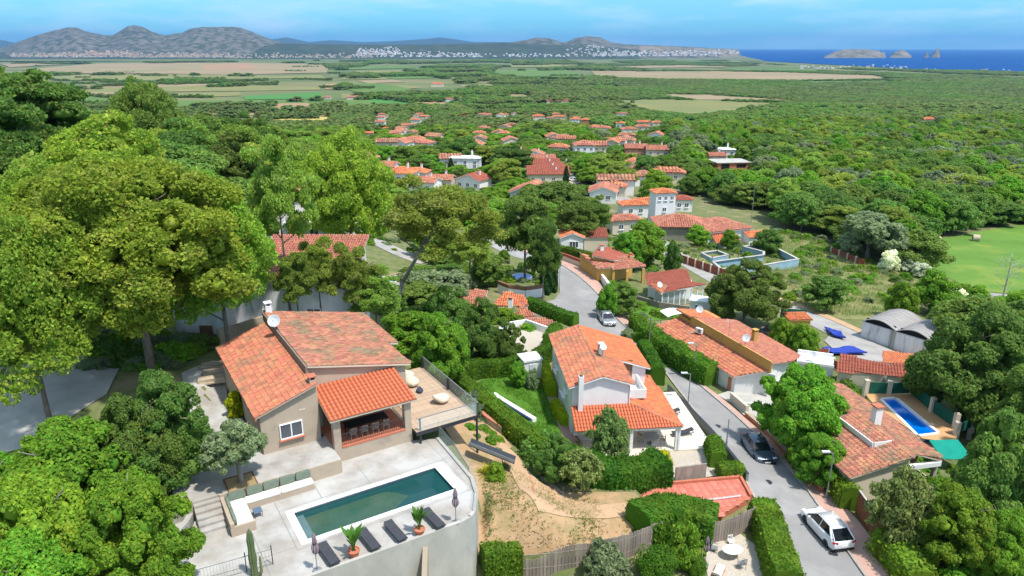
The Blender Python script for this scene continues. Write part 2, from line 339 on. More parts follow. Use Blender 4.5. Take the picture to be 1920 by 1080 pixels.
def leafmat(n, c1, c2, c3=None, trans=.54, isl=.3):
    c1, c2, c3 = [tuple(q * 1.5 for q in c) if c else None for c in (c1, c2, c3)]
    return mat(n, c1, c2, .35, .72, island=isl, hueisl=.02, orand=.20, trans=trans, spec=.2, detail=3, c3=c3, c3scale=.5, c3lim=(.55,.72))
M['lf_far'] = leafmat('far_leaves', (.16,.21,.055), (.10,.15,.04), (.21,.24,.08))
M['lf_pine'] = leafmat('bright_pine_needles', (.27,.365,.04), (.18,.275,.034), (.34,.38,.08))
M['lf_pine2'] = leafmat('grey_green_pine_needles', (.24,.32,.05), (.17,.24,.04), (.29,.32,.10))
M['lf_dark'] = leafmat('dark_pine_needles', (.13,.20,.038), (.09,.15,.03), (.175,.225,.05))
M['lf_oak'] = leafmat('oak_leaves', (.14,.225,.04), (.095,.17,.034), (.185,.25,.06))
M['lf_broad'] = leafmat('bright_broad_leaves', (.16,.29,.025), (.11,.225,.022), (.22,.32,.03))
M['lf_yel'] = leafmat('yellow_green_leaves', (.34,.36,.01), (.24,.29,.01), (.42,.38,.02))
M['lf_olive'] = leafmat('olive_leaves', (.21,.26,.13), (.15,.20,.095), (.26,.30,.17))
M['lf_airy'] = leafmat('airy_leaves', (.20,.27,.08), (.14,.20,.055), (.26,.31,.12), .5)
M['lf_hedge'] = leafmat('hedge_leaves', (.09,.185,.015), (.055,.125,.012), (.13,.22,.02))
M['lf_cyp'] = leafmat('cypress_leaves', (.04,.085,.018), (.028,.06,.014))
M['lf_white'] = leafmat('white_blossom', (.62,.64,.52), (.30,.36,.18))
M['lf_banana'] = mat('banana_leaf', (.09,.22,.03), (.06,.16,.02), 3, .45, island=.25, trans=.3)
M['lf_palm'] = mat('palm_leaf', (.15,.20,.06), (.10,.15,.045), 3, .6, island=.25, trans=.2)
glassmat('clear_glass', (.75,.85,.83), .14); M['glass'] = MATS['clear_glass']
def watermat(name, c1, c2, scale=.6):
    m = mat(name, c1, c2, scale, .06, .12, 5, spec=.5); return m
M['water_teal'] = watermat('teal_pool_water', (.012,.115,.10), (.010,.09,.085)); M['water_blue'] = watermat('blue_pool_water', (.0,.16,.62), (.0,.12,.55)); M['water_turq'] = watermat('turquoise_water', (.02,.45,.55), (.02,.38,.5))
# ================================================================ THE LAND
verts = np.stack([_X, _Y, _Z], -1).reshape(-1, 3)
_i = np.arange(NR * NT).reshape(NR, NT)
q = np.stack([_i[:-1, :-1], _i[:-1, 1:], _i[1:, 1:], _i[1:, :-1]], -1).reshape(-1, 4)[:, ::-1]
cut = [P(x, y, -72) for x, y in [(1285,106.5),(1320,109),(1365,114),(1420,119),(1500,124),(1600,128),(1700,131.5),(1800,133),(1920,134.5),(2100,136),(2600,138)]]
coast = [(p.x, p.y) for p in cut] + [(14000, 3900), (14000, 12000), (cut[0].x, 12000)]
tm = npmesh('ground', verts, q, M['under_green'], True)
ground = link('ground', tm); tag(ground, kind='structure')
# the far plain material comes from distance-free world noise (woods, scrub, dry grass)
tm.materials.append(mat('plain_ground', (.105,.14,.04), (.185,.165,.07), .004, .95, 0, coords='World', c3=(.07,.11,.035), c3scale=.003, c3lim=(.45,.6), detail=10, contrast=(.42,.6), stretch=(.5,1.6,1)))
rq = np.exp(_lr)[:-1]; mi = np.repeat((rq > 520).astype('i'), NT - 1); tm.polygons.foreach_set('material_index', mi)
# cut the sea out of the ground sheet by sinking the vertices beyond the coast
co = verts.copy()
for k in np.nonzero(_rr.ravel() > 2500)[0]:
    if inpoly(co[k, 0], co[k, 1], coast): co[k, 2] = -76
tm.vertices.foreach_set('co', co.astype('f').ravel()); tm.update()
base = MB(); base.prism([(-60000,-300),(60000,-300),(60000,60000),(-60000,60000)], -84, -80).build('deep_ground', M['under_green']); tag(bpy.data.objects['deep_ground'], kind='structure')
near = MB(); near.prism([(-120,-60),(120,-60),(120,12),(-120,12)], -5, -2).build('near_ground', M['under_green']); tag(bpy.data.objects['near_ground'], kind='structure')
sea = MB(); sea.quad((P(1283,106.4,-72).x, 3000, -74), (60000, 3000, -74), (60000, 59000, -74), (P(1283,106.4,-72).x * .9, 59000, -74))
sea.build('sea', mat('sea_water', (.0,.055,.21), (.0,.043,.18), .002, .6, 0, coords='World', spec=.03)); tag(bpy.data.objects['sea'], kind='structure')
hp = MB(); hp.quad((-60000, 6500, -73.2), (P(1285,106.5,-72).x, 6500, -73.2), (P(1285,106.5,-72).x*1.7, 12500, -73.2), (-60000, 40000, -73.2))
hp.build('far_plain', MATS['plain_ground']); tag(bpy.data.objects['far_plain'], kind='structure')
# beach
bs = []
for a, b in zip(cut[2:-2], cut[3:-1]): bs.append((a, b))
m = MB()
for a, b in bs:
    m.quad((a.x, a.y - 70, -71.0), (b.x, b.y - 70, -71.0), (b.x, b.y + 25, -71.6), (a.x, a.y + 25, -71.6))
m.build('beach', mat('beach_sand', (.62,.58,.50), (.5,.46,.4), .01, coords='World')); tag(bpy.data.objects['beach'], kind='structure')

def ridge(name, prof, D, depth, m, z0, rough, seed, nx=220, nd=26, front=None):
    """hills with a skyline profile; prof is (px, py) of the skyline, standing D metres away"""
    xs = np.linspace(prof[0][0], prof[-1][0], nx); ys = np.interp(xs, [p[0] for p in prof], [p[1] for p in prof])
    v = []; front = front or depth
    for j in range(nd):
        s = j / (nd - 1) * 2 - 1; dd = s * (depth if s > 0 else front)
        for i in range(nx):
            k = (xs[i] - 960) / FPX; y = (D + dd); x = k / (CC + CS * .336) * y
            Y_ = (540 - ys[i]) / FPX; hz = CZ + (-CS + CC * Y_) / (CC + CS * Y_) * D
            sh = math.cos(s * math.pi / 2) ** (1.3 if s < 0 else 1.)
            n = mnoise.fractal(Vector((x / D * 14, y / D * 9, seed)), .8, 2.2, 6)
            h = max(0, hz - z0) * max(0, sh * (1 + rough * n * (1.08 - sh)) )
            v.append((x, y, z0 + h - (2 if abs(s) == 1 else 0)))
    idx = np.arange(nd * nx).reshape(nd, nx)
    q = np.stack([idx[:-1, :-1], idx[:-1, 1:], idx[1:, 1:], idx[1:, :-1]], -1).reshape(-1, 4)
    o = link(name, npmesh(name, np.array(v), q, m, True)); tag(o, kind='structure'); return o
M['rock_hill'] = mat('rocky_hill', (.135,.125,.11), (.04,.055,.035), .012, .95, .0, coords='World', detail=12, contrast=(.44,.56), c3=(.09,.085,.07), c3scale=.004)
M['wood_hill'] = mat('wooded_hill', (.025,.042,.025), (.045,.06,.035), .006, .95, coords='World', detail=12, contrast=(.4,.6), c3=(.11,.105,.085), c3scale=.012, c3lim=(.6,.68))
M['cliff_rock'] = mat('pale_cliff', (.22,.185,.15), (.08,.085,.06), .012, .95, coords='World', detail=12)
ridge('distant_hills', [(430,84),(480,78),(540,70),(580,79),(620,75),(680,79),(740,77),(800,73),(825,70),(850,73),(890,79),(960,79),(1000,83),(1040,86)], 26000, 3000, M['wood_hill'], -80, .1, 4)
ridge('distant_hills', [(-260,80),(-120,70),(0,74),(30,80),(70,86)], 24000, 2500, M['wood_hill'], -80, .1, 9)
ridge('rocky_hills', [(-60,98),(0,91),(40,77),(75,66),(110,57),(135,51.5),(150,51.5),(170,60),(200,67),(215,67),(228,60),(245,50),(258,47.5),(272,50),(290,59),(312,66),(345,62),(362,54),(385,51),(430,50.5),(455,52),(475,59),(495,68),(520,77),(560,86),(620,100)], 9500, 1500, M['rock_hill'], -73, .42, 1, 300, 34, 1900)
ridge('wooded_ridge', [(-200,100),(-60,98),(100,96),(300,92),(420,88),(500,82),(560,82),(640,83.5),(760,83.5),(880,82),(950,80),(1010,82),(1100,86),(1200,92)], 8800, 1500, M['wood_hill'], -73, .35, 2, 260, 26, 1300)
ridge('coastal_hills', [(900,88),(950,80),(985,75),(1008,69.5),(1030,71),(1050,78),(1062,79),(1078,72),(1100,68),(1125,70),(1145,79),(1170,83),(1250,86),(1320,89),(1350,92)], 9300, 1000, M['rock_hill'], -73, .4, 3, 240, 28, 1300)
ridge('headland', [(1130,92),(1200,86),(1280,88.5),(1340,91),(1375,91.5),(1386,93),(1390,104),(1400,106)], 8700, 350, M['cliff_rock'], -74, .3, 6, 200, 18, 380)
ridge('rocky_island', [(1548,106),(1556,102),(1566,97),(1580,93),(1600,92),(1630,92.5),(1648,95),(1652,98),(1660,97),(1664,106)], 8800, 260, M['cliff_rock'], -74.5, .35, 12, 90, 14)
ridge('rocky_island', [(1671,106),(1678,98),(1688,94),(1696,94),(1704,99),(1712,105)], 8900, 200, M['cliff_rock'], -74.5, .35, 13, 50, 14)
ridge('sea_stack', [(1736,106),(1739,98),(1743,99),(1745,106)], 8950, 60, M['cliff_rock'], -74.5, .3, 14, 16, 10)
ridge('sea_stack', [(1750,106),(1753,97),(1757,90.5),(1760,91),(1764,98),(1766,106)], 8800, 80, M['cliff_rock'], -74.5, .3, 15, 20, 10)

# the air
hz = MB(); hz.b2((-61000, -400, -86), (61000, 61000, 900)); ho = hz.build('haze', None)
hm = bpy.data.materials.new('haze_air'); hm.use_nodes = True; N = hm.node_tree.nodes; N.remove(N['Principled BSDF'])
pv = N.new('ShaderNodeVolumePrincipled'); pv.inputs['Density'].default_value = 2.9e-5; pv.inputs['Color'].default_value = (.22,.52,.95,1); pv.inputs['Anisotropy'].default_value = .2
hm.node_tree.links.new(pv.outputs[0], N['Material Output'].inputs['Volume']); ho.data.materials.append(hm); tag(ho, kind='stuff')

import bmesh
def drape(name, pts, m, off=.05, res=2., world=False, kind='structure', parent=None):
    """a sheet laid over the ground; pts are pixels of the photograph (or world xy)"""
    w = [Vector((p[0], p[1])) if world else G(*p).to_2d() for p in pts]
    bm = bmesh.new(); vs = [bm.verts.new((p.x, p.y, 0)) for p in w]
    f = bm.faces.new(vs); bmesh.ops.triangulate(bm, faces=[f])
    for _ in range(9):
        es = [e for e in bm.edges if e.calc_length() > res]
        if not es or len(bm.edges) > 60000: break
        bmesh.ops.subdivide_edges(bm, edges=es, cuts=1)
        bmesh.ops.triangulate(bm, faces=bm.faces[:])
    for v in bm.verts: v.co.z = T(v.co.x, v.co.y) + off
    for f in bm.faces:
        f.normal_update()
        if f.normal.z < 0: f.normal_flip()
        f.smooth = True
    me = bpy.data.meshes.new(name); bm.to_mesh(me); bm.free(); me.materials.append(m)
    o = link(name, me, parent); tag(o, kind=kind); return o
def ribbon(name, pts, w0, w1, m, z0=.0, th=0., step=1.0, world=False, kind='structure', smooth=True):
    """strip along a line between offsets w0 (left) and w1 (right), with a raised top when th"""
    w = [Vector((p[0], p[1])) if world else G(*p).to_2d() for p in pts]
    s = []
    for a, b in zip(w[:-1], w[1:]):
        n = max(1, int((b - a).length / step)); s += [a.lerp(b, k / n) for k in range(n)]
    s.append(w[-1])
    if smooth:
        for _ in range(4): s = [s[0]] + [(s[i - 1] + s[i] * 2 + s[i + 1]) / 4 for i in range(1, len(s) - 1)] + [s[-1]]
    v = []; f = []
    for i, p in enumerate(s):
        d = (s[min(i + 1, len(s) - 1)] - s[max(i - 1, 0)]).normalized(); n = Vector((d.y, -d.x))
        nw = max(1, int(abs(w1 - w0) / 1.2)) if not th else 1
        row = [p + n * (w0 + (w1 - w0) * k / nw) for k in range(nw + 1)]
        if th:
            zt = max(T(r.x, r.y) for r in row) + z0 + th
            v += [(row[0].x, row[0].y, zt - th - .25), (row[0].x, row[0].y, zt), (row[1].x, row[1].y, zt), (row[1].x, row[1].y, zt - th - .25)]
        else: v += [(r.x, r.y, T(r.x, r.y) + z0) for r in row]
        c = 4 if th else nw + 1
        if i:
            for k in range(c - 1): f.append(((i - 1) * c + k, i * c + k, i * c + k + 1, (i - 1) * c + k + 1))
    if th: f += [(0, 1, 2, 3), tuple(len(v) - 4 + k for k in (3, 2, 1, 0))]
    o = link(name, mesh(name, v, [q[::-1] for q in f], m)); tag(o, kind=kind); return o, s

# fields of the plain, from the foot of the hills outwards
M['f_tan'] = mat('dry_field', (.29,.21,.12), (.25,.185,.10), .004, coords='World', c3=(.20,.185,.075), c3scale=.003, c3lim=(.5,.6), detail=8)
M['f_brown'] = mat('ploughed_field', (.34,.20,.10), (.28,.18,.10), .01, coords='World')
M['f_olive'] = mat('stubble_field', (.20,.185,.055), (.145,.165,.05), .01, coords='World', c3=(.25,.205,.085), c3scale=.006, detail=8)
M['f_green'] = mat('green_field', (.095,.17,.025), (.075,.14,.022), .01, coords='World', c3=(.14,.18,.04), c3scale=.006, detail=8)
M['f_vivid'] = mat('vivid_green_field', (.06,.20,.03), (.05,.16,.03), .02, coords='World')
M['f_yel'] = mat('yellow_field', (.50,.38,.09), (.42,.33,.09), .02, coords='World')
FIELDS = [
 ('f_tan', [(40,131),(190,119),(400,117),(620,121),(612,137),(430,141),(330,139),(100,138)]), ('f_brown', [(375,122),(470,119),(484,130),(385,132)]),
 ('f_olive', [(95,141),(300,139),(425,144),(420,150),(300,152),(100,151)]), ('f_olive', [(330,139.5),(520,143),(600,141),(612,147),(430,149)]), ('f_tan', [(100,161),(420,157),(425,160),(330,163),(100,166)]),
 ('f_olive', [(100,166.5),(420,161),(600,164),(600,169),(420,172),(100,174)]), ('f_tan', [(108,172),(215,172),(215,179),(108,180)]), ('f_green', [(100,181),(300,176),(312,190),(120,193)]),
 ('f_tan', [(350,209),(500,206),(630,216),(627,220),(500,216),(350,218)]), ('f_yel', [(505,221),(620,219.5),(636,233),(500,236)]), ('f_olive', [(345,219),(503,217.5),(498,238),(398,240)]),
 ('f_vivid', [(455,181),(600,174),(606,186),(460,187.5)]), ('f_green', [(300,190),(455,188),(640,188),(640,192),(470,196),(330,200)]), ('f_tan', [(330,201),(500,197),(530,201),(470,206),(345,207)]),
 ('f_brown', [(530,193),(622,193),(618,200),(560,206),(482,207)]), ('f_brown', [(610,159),(640,156),(636,166),(611,168)]), ('f_green', [(655,158),(700,156),(770,166),(768,174),(690,178),(650,168)]),
 ('f_brown', [(760,188),(830,189),(845,200),(792,201)]), ('f_vivid', [(690,184),(750,187),(790,202),(700,200)]), ('f_green', [(640,188),(690,184),(700,200),(640,205)]),
 ('f_green', [(920,132),(1060,131),(1108,145),(920,143)]), ('f_tan', [(1108,134),(1340,133),(1500,136),(1665,142),(1650,149),(1500,151),(1250,149),(1120,145)]),
 ('f_tan', [(1240,175),(1330,177),(1480,186),(1478,190),(1300,187),(1240,181)]), ('f_olive', [(1098,188),(1240,185),(1470,192),(1438,205),(1290,214),(1165,200)]), ('f_green', [(1160,203),(1400,207),(1310,222),(1250,216)]),
 ('f_green', [(320,128),(420,125),(500,133),(430,137)]), ('f_green', [(640,125),(760,123),(780,128),(650,131)]), ('f_tan', [(800,127),(900,126),(910,129),(810,131)]),
 ('f_olive', [(660,134),(760,132),(800,137),(700,140)]), ('f_tan', [(810,135),(905,133),(915,138),(820,140)]), ('f_green', [(700,143),(800,141),(830,146),(740,149)]), ('f_olive', [(840,143),(910,142),(915,148),(850,149)]), ('f_tan', [(670,152),(740,150),(760,154),(690,157)]), ('f_olive', [(700,163),(760,160),(790,165),(730,170)]),
 ('f_tan', [(1130,124),(1300,122),(1380,126),(1200,128)]), ('f_olive', [(940,122),(1080,120),(1110,125),(960,127)]), ('f_green', [(1340,128),(1500,130),(1560,134),(1380,132)]), ('f_green', [(1000,148),(1100,149),(1090,154),(1010,152)]), ('f_tan', [(860,160),(930,158),(940,162),(870,164)]), ('f_olive', [(870,205),(940,202),(960,208),(890,212)]), ('f_tan', [(930,176),(985,174),(1000,178),(940,181)]), ('f_olive', [(0,150),(90,148),(95,160),(0,165)]), ('f_tan', [(0,168),(90,166),(100,176),(0,180)]),
 ('f_olive', [(320,176),(450,173),(452,180),(330,184)]), ('f_olive', [(640,176),(690,179),(690,184),(640,186)]), ('f_green', [(500,188),(640,188),(640,191),(520,192)]),
 ('f_green', [(1500,152),(1660,150),(1700,154),(1500,157)]), ('f_olive', [(640,146),(720,145),(730,149),(640,150)]), ('f_tan', [(0,120),(60,118),(120,121),(20,127)]),
]
fr_ = random.Random(21)
for k in range(34):
    x0, y0 = fr_.uniform(-40, 1080), fr_.uniform(121, 214); w_, h_ = fr_.uniform(50, 190) * (y0 - 60) / 110, fr_.uniform(1.2, 3.2) * (y0 - 92) / 50; sk = fr_.uniform(-20, 20)
    if any(inpoly(x0 + w_ / 2, y0 + h_ / 2, f[1]) for f in FIELDS) or (x0 > 640 and y0 > 196): continue
    FIELDS.append((fr_.choice(['f_olive', 'f_olive', 'f_green', 'f_tan', 'f_green', 'f_vivid']), [(x0, y0 + 1), (x0 + w_, y0 - fr_.uniform(-.6, .9)), (x0 + w_ + sk, y0 + h_), (x0 + sk, y0 + h_ + .8)]))
for mm, pts in FIELDS:
    d = G(*pts[0]).length; drape('field', pts, M[mm], .25 + d * .0004, 60)
drape('field', [(1712,463),(1765,448),(1850,432),(1925,421),(2040,420),(2040,566),(1920,553),(1830,546),(1780,522),(1725,492)], M['meadow'], .06, 4)
drape('field', [(1505,296),(1580,284),(1600,288),(1575,304),(1520,308)], M['f_green'], .1, 6)
# the scrubby plot round the abandoned pools, and the dry ground of the valley houses
drape('scrub_plot', [(1255,470),(1330,440),(1440,428),(1540,445),(1600,470),(1700,520),(1790,560),(1700,600),(1600,600),(1530,596),(1400,535),(1300,490)], M['scrub'], .05, 3)

# roads
KERB = [(1790,1330),(1700,1190),(1622,1080),(1545,963),(1450,845),(1370,772),(1290,703),(1215,648),(1165,606),(1142,580),(1125,556),(1108,538),(1085,518),(1058,500),(1036,489),(1005,478),(960,467),(900,437)]
WALK = [(1880,1330),(1778,1190),(1690,1080),(1605,975),(1478,850),(1402,790),(1345,742),(1245,665),(1195,625),(1160,580),(1143,558),(1125,532),(1095,508),(1062,490),(1040,480),(1007,470),(962,460),(905,430)]
LEFT = [(1640,1330),(1560,1190),(1493,1080),(1400,905),(1330,806),(1245,695),(1190,645),(1080,610),(1000,590),(985,578),(1012,570),(1040,562),(1050,548),(1046,530),(1040,512),(1020,497),(985,487),(950,478),(890,446)]
drape('road', KERB + LEFT[::-1], M['asphalt'], .05, 1.5)
kw = [G(*p).to_2d() for p in KERB]; ww = [G(*p).to_2d() for p in WALK]
drape('pavement', KERB + WALK[::-1], M['slab'], .15, 1.5)
ribbon('kerb', KERB, -.12, .06, M['kerb'], .02, .15, .8)
ribbon('kerb', LEFT[:7], -.10, .10, M['kerb'], .0, .14, .8)
# the drain line along the kerb
ribbon('gutter', KERB[:10], .10, .32, mat('gutter_concrete', (.10,.10,.10), (.15,.145,.14), 1, coords='World'), .062, 0, .8)
# second street, behind the right-hand houses
R2 = [(1180,420),(1230,452),(1280,486),(1340,520),(1400,552),(1470,577),(1530,601),(1590,630),(1650,660),(1720,697),(1790,735)]
ribbon('road', R2, -2.6, 2.6, M['asphalt_old'], .06)
ribbon('pavement', R2[4:], -4.3, -2.7, M['path_dirt'], .08)
drape('road', [(1840,548),(1920,556),(2010,565),(2010,580),(1920,571),(1850,560)], M['asphalt_old'], .09, 3)
# streets of the lower town
ribbon('road', [(690,446),(722,462),(760,480),(800,492)], -2.2, 2.2, M['asphalt_old'], .08)
ribbon('road', [(800,395),(760,362),(720,332),(690,312)], -2.6, 2.6, M['asphalt_old'], .08)
ribbon('road', [(895,335),(905,310),(915,290),(925,272)], -4, 4, M['asphalt_old'], .1)
ribbon('road', [(1060,330),(1052,305),(1047,280)], -3, 3, M['asphalt_old'], .1)
ribbon('road', [(1090,330),(1130,350),(1180,380),(1230,400)], -2.5, 2.5, M['asphalt_old'], .08)
drape('forecourt', [(1050,300),(1100,315),(1110,345),(1060,345)], M['gravel'], .1, 3)
# the plots
drape('dirt_yard', [(880,880),(925,850),(965,865),(1010,905),(1060,925),(1130,925),(1190,925),(1215,960),(1190,990),(1150,1040),(1010,1040),(880,1045)], M['dirt'], .1, .6)
drape('dirt_path', [(940,830),(972,858),(985,880),(1010,905),(1050,930),(1120,950),(1200,945),(1205,965),(1100,975),(1010,962),(975,920),(960,890),(930,850)], M['path_dirt'], .15, .6)
drape('dirt_bank', [(800,760),(860,745),(920,790),(960,840),(930,860),(880,880)], M['dirt'], .1, .6)
drape('lawn', [(880,725),(905,712),(960,700),(1020,712),(1035,770),(1068,850),(1020,850),(960,800),(900,745)], M['lawn'], .08, .6)
drape('garden_path', [(1010,700),(1045,690),(1085,780),(1100,860),(1068,850),(1035,770)], M['slab'], .08, 1)
drape('driveway', [(-120,690),(60,655),(150,665),(230,680),(200,740),(110,800),(40,850),(-160,860)], M['concrete_wall'], .06, 1.5)
drape('garden_path', [(340,700),(420,680),(430,780),(500,860),(400,900),(350,1000),(330,1100),(290,1100),(320,980),(370,860)], M['concrete'], .06, 1.5)
drape('rubble_bed', [(352,815),(400,806),(412,850),(385,900),(350,890)], mat('orange_rubble', (.55,.30,.14), (.44,.34,.26), 3.5, .95, .6, 9, coords='World'), .08, 1)
drape('patio', [(1340,1010),(1385,1000),(1440,1040),(1460,1100),(1330,1100),(1320,1040)], M['gravel'], .06, 1)
drape('lawn', [(1180,575),(1240,565),(1300,590),(1250,600),(1195,605)], M['lawn'], .06, 1.5)

drape('gravel_bed', [(1255,845),(1330,840),(1345,893),(1262,905)], M['gravel'], .1, 1)
# ================================================================ VEGETATION
def _unit(n, g):
    a = g.normal(size=(n, 3)); return a / np.linalg.norm(a, axis=1, keepdims=True)
_ico = None
def ico():
    global _ico
    if _ico is None:
        bm = bmesh.new(); bmesh.ops.create_icosphere(bm, subdivisions=1, radius=1)
        _ico = (np.array([v.co[:] for v in bm.verts]), np.array([[v.index for v in f.verts] for f in bm.faces])); bm.free()
    return _ico
def leaves(pos, nrm, size, g, elong=1.0, spread=.6, shape='quad'):
    """leaf cards: centres, outward directions"""
    n = len(pos); d = nrm + g.normal(size=(n, 3)) * spread; d /= np.linalg.norm(d, axis=1, keepdims=True)
    a = _unit(n, g); a -= (a * d).sum(1, keepdims=True) * d; a /= np.linalg.norm(a, axis=1, keepdims=True)
    b = np.cross(d, a); s = size * g.uniform(.65, 1.35, (n, 1))
    if shape == 'tuft':       # needle sprays stand along the outward direction
        fl = (np.arange(n) % 2 == 0)[:, None]; w = a * s * np.where(fl, .45, .38); l = np.where(fl, d * s * elong + b * s * .2, b * s * .8)
        v = np.stack([pos - w * .5 - l * .4, pos + w * .5 - l * .4, pos + w + l * .6, pos - w + l * .6], 1)
    else:
        w = a * s * .5; l = b * s * .5 * elong; bend = d * s * .12
        v = np.stack([pos - l - bend, pos + w, pos + l - bend, pos - w], 1)
    return v.reshape(-1, 3)
def crown_mesh(name, m, clumps, nleaf, size, g, elong=1., spread=.6, shape='quad', core=.78, up=.15, shell=(.80, 1.12)):
    """clumps: array (x, y, z, rx, rz). Leaves on the clumps' outsides round a solid dark heart of the same leaf stuff"""
    c = np.asarray(clumps); vs = []; fs = []; nv = 0
    area = c[:, 3] ** 2; cnt = np.maximum(6, (nleaf * area / area.sum())).astype(int)
    for k in range(len(c)):
        n = int(cnt[k] * 2.1); sub = _unit(11, g); sub[:, 2] = np.abs(sub[:, 2]) * 1.35 - .3; sub /= np.linalg.norm(sub, axis=1, keepdims=True)
        d = _unit(n, g); b = sub[g.integers(0, 11, n)]; sr = g.uniform(.30, .46, 11)[g.integers(0, 11, n)][:, None]
        q_ = b * (1.02 - sr) * g.uniform(.95, 1.05, (n, 1)) + d * sr * g.uniform(shell[0], shell[1], (n, 1))
        ok = (q_ ** 2).sum(1) > (.42 if shell[0] > .6 else .15); q_ = q_[ok]; d = (d + b * .35)[ok]; p = c[k, :3] + q_ * np.array([c[k, 3], c[k, 3], c[k, 4]])
        keep = np.ones(len(p), bool)
        for j in range(len(c)):
            if j == k or abs(c[j, 0] - c[k, 0]) > c[j, 3] + c[k, 3]: continue
            e = (p - c[j, :3]) / np.array([c[j, 3], c[j, 3], c[j, 4]]); keep &= (e ** 2).sum(1) > (.5 ** 2)
        p = p[keep]; d = d[keep]
        if not len(p): continue
        d = d + np.array([0, 0, up]); vs.append(leaves(p, d, size, g, elong, spread, shape))
    lv = np.concatenate(vs); quads = np.arange(len(lv)).reshape(-1, 4)
    if core:
        iv, if_ = ico(); cv = []; cf = []; off = len(lv)
        for k in range(len(c)):
            w = iv * np.array([c[k, 3], c[k, 3], c[k, 4]]) * core * .64 * g.uniform(.85, 1.08, (len(iv), 1)) + c[k, :3]
            cv.append(w); q = np.concatenate([if_, if_[:, 2:3]], 1) + off; cf.append(q); off += len(iv)
        me = bpy.data.meshes.new(name); V_ = np.concatenate([lv] + cv); T_ = np.concatenate(cf)[:, :3]
        nq, ntri = len(quads), len(T_)
        me.vertices.add(len(V_)); me.vertices.foreach_set('co', V_.astype('f').ravel())
        me.loops.add(nq * 4 + ntri * 3); me.loops.foreach_set('vertex_index', np.concatenate([quads.ravel(), T_.ravel()]).astype('i'))
        me.polygons.add(nq + ntri)
        me.polygons.foreach_set('loop_start', np.concatenate([np.arange(nq) * 4, nq * 4 + np.arange(ntri) * 3]).astype('i'))
        me.polygons.foreach_set('loop_total', np.concatenate([np.full(nq, 4), np.full(ntri, 3)]).astype('i'))
        me.materials.append(m); me.update(calc_edges=True); return me
    return npmesh(name, lv, quads, m)
def blob(n, g, rx=1., z0=0., z1=1., cr=(.24, .36), flat=.8, top=1.0, bottom=.35, jitter=.12):
    """clumps spread over a rounded crown that fills a unit-wide shape: radius .5, height z0..z1"""
    out = []; zc = z0 + (z1 - z0) * bottom; 
    for k in range(n):
        t = math.acos(1 - 2 * (k + .5) / n * .86); ph = k * 2.39996 + g.uniform(-.3, .3); r = g.uniform(*cr)
        d = (math.sin(t) * math.cos(ph), math.sin(t) * math.sin(ph), math.cos(t))
        hh = (z1 - zc) if d[2] > 0 else (zc - z0); rad = (.5 - r * .62) * rx; j = 1 + g.uniform(-jitter, jitter)
        out.append((d[0] * rad * j, d[1] * rad * j, zc + d[2] * (hh - r * flat * .7) * j * top, r, r * flat))
    ph0 = g.uniform(0, 6.28)
    for o_ in out:
        a_ = math.atan2(o_[1], o_[0]); f_ = 1 + .13 * math.sin(3 * a_ + ph0) + .08 * math.sin(5 * a_ + 2 * ph0); out[out.index(o_)] = (o_[0] * f_, o_[1] * f_, o_[2] + .05 * (z1 - z0) * math.sin(2 * a_ + ph0 * 1.7), o_[3], o_[4])
    for k in range(max(2, n // 6)): out.append((g.uniform(-.12, .12), g.uniform(-.12, .12), zc + g.uniform(-.1, .25) * (z1 - zc), cr[1] * .95, cr[1] * flat * .9))
    return np.array(out)
PROTO = {}
def branchwork(mb, g, H, z_first, z_last, spread, n, r0, lean=0., fork=True):
    mb.path([(0, 0, -1.2), (lean * .3, 0, H * .35), (lean * .7, .0, H * .65), (lean, 0, H * z_last)], [r0 * 1.15, r0 * .8, r0 * .55, r0 * .2], 8)
    for k in range(n):
        t = z_first + (z_last - z_first) * k / max(1, n - 1); a = k * 2.4 + g.uniform(-.4, .4); L_ = spread * g.uniform(.6, 1.05) * (1 - .35 * (t - z_first) / max(.01, (1 - z_first)))
        x0 = lean * t; p0 = Vector((x0, 0, H * t)); p1 = p0 + Vector((math.cos(a) * L_ * .5, math.sin(a) * L_ * .5, L_ * .22)); p2 = p0 + Vector((math.cos(a) * L_, math.sin(a) * L_, L_ * .55))
        mb.path([p0, p1, p2], [r0 * .38, r0 * .24, r0 * .08], 5)
        if fork: mb.path([p1, p1 + Vector((math.cos(a + .8) * L_ * .4, math.sin(a + .8) * L_ * .4, L_ * .3))], [r0 * .18, r0 * .06], 4)
    return mb
def proto(key, m, bark, W_, H_, n, nleaf, size, cr, z0, g, shape='quad', elong=1., spread=.6, core=.78, flat=.8, bottom=.35, tr=.16, nb=7, jitter=.12, shell=(.80, 1.12), lean=0.):
    """a tree kind built at W_ x H_ metres; copies are scaled"""
    c = blob(n, g, 1, 0, 1, cr, flat * W_ / (H_ * (1 - z0)), bottom=bottom, jitter=jitter)
    c[:, 0] = c[:, 0] * W_ + lean * .85; c[:, 1] *= W_; c[:, 2] = H_ * z0 + c[:, 2] * H_ * (1 - z0); c[:, 3] *= W_; c[:, 4] *= H_ * (1 - z0)
    cm = crown_mesh(key + '_crown', M[m] if isinstance(m, str) else m, c, nleaf, size, g, elong, spread, shape, core, .5, shell)
    t = branchwork(MB(), g, H_, z0 + .02, .82, W_ * .38, nb, tr, lean); tm_ = mesh(key + '_trunk', t.v, t.f, M[bark], True)
    PROTO[key] = (cm, tm_, W_, H_)
g = np.random.default_rng(5)
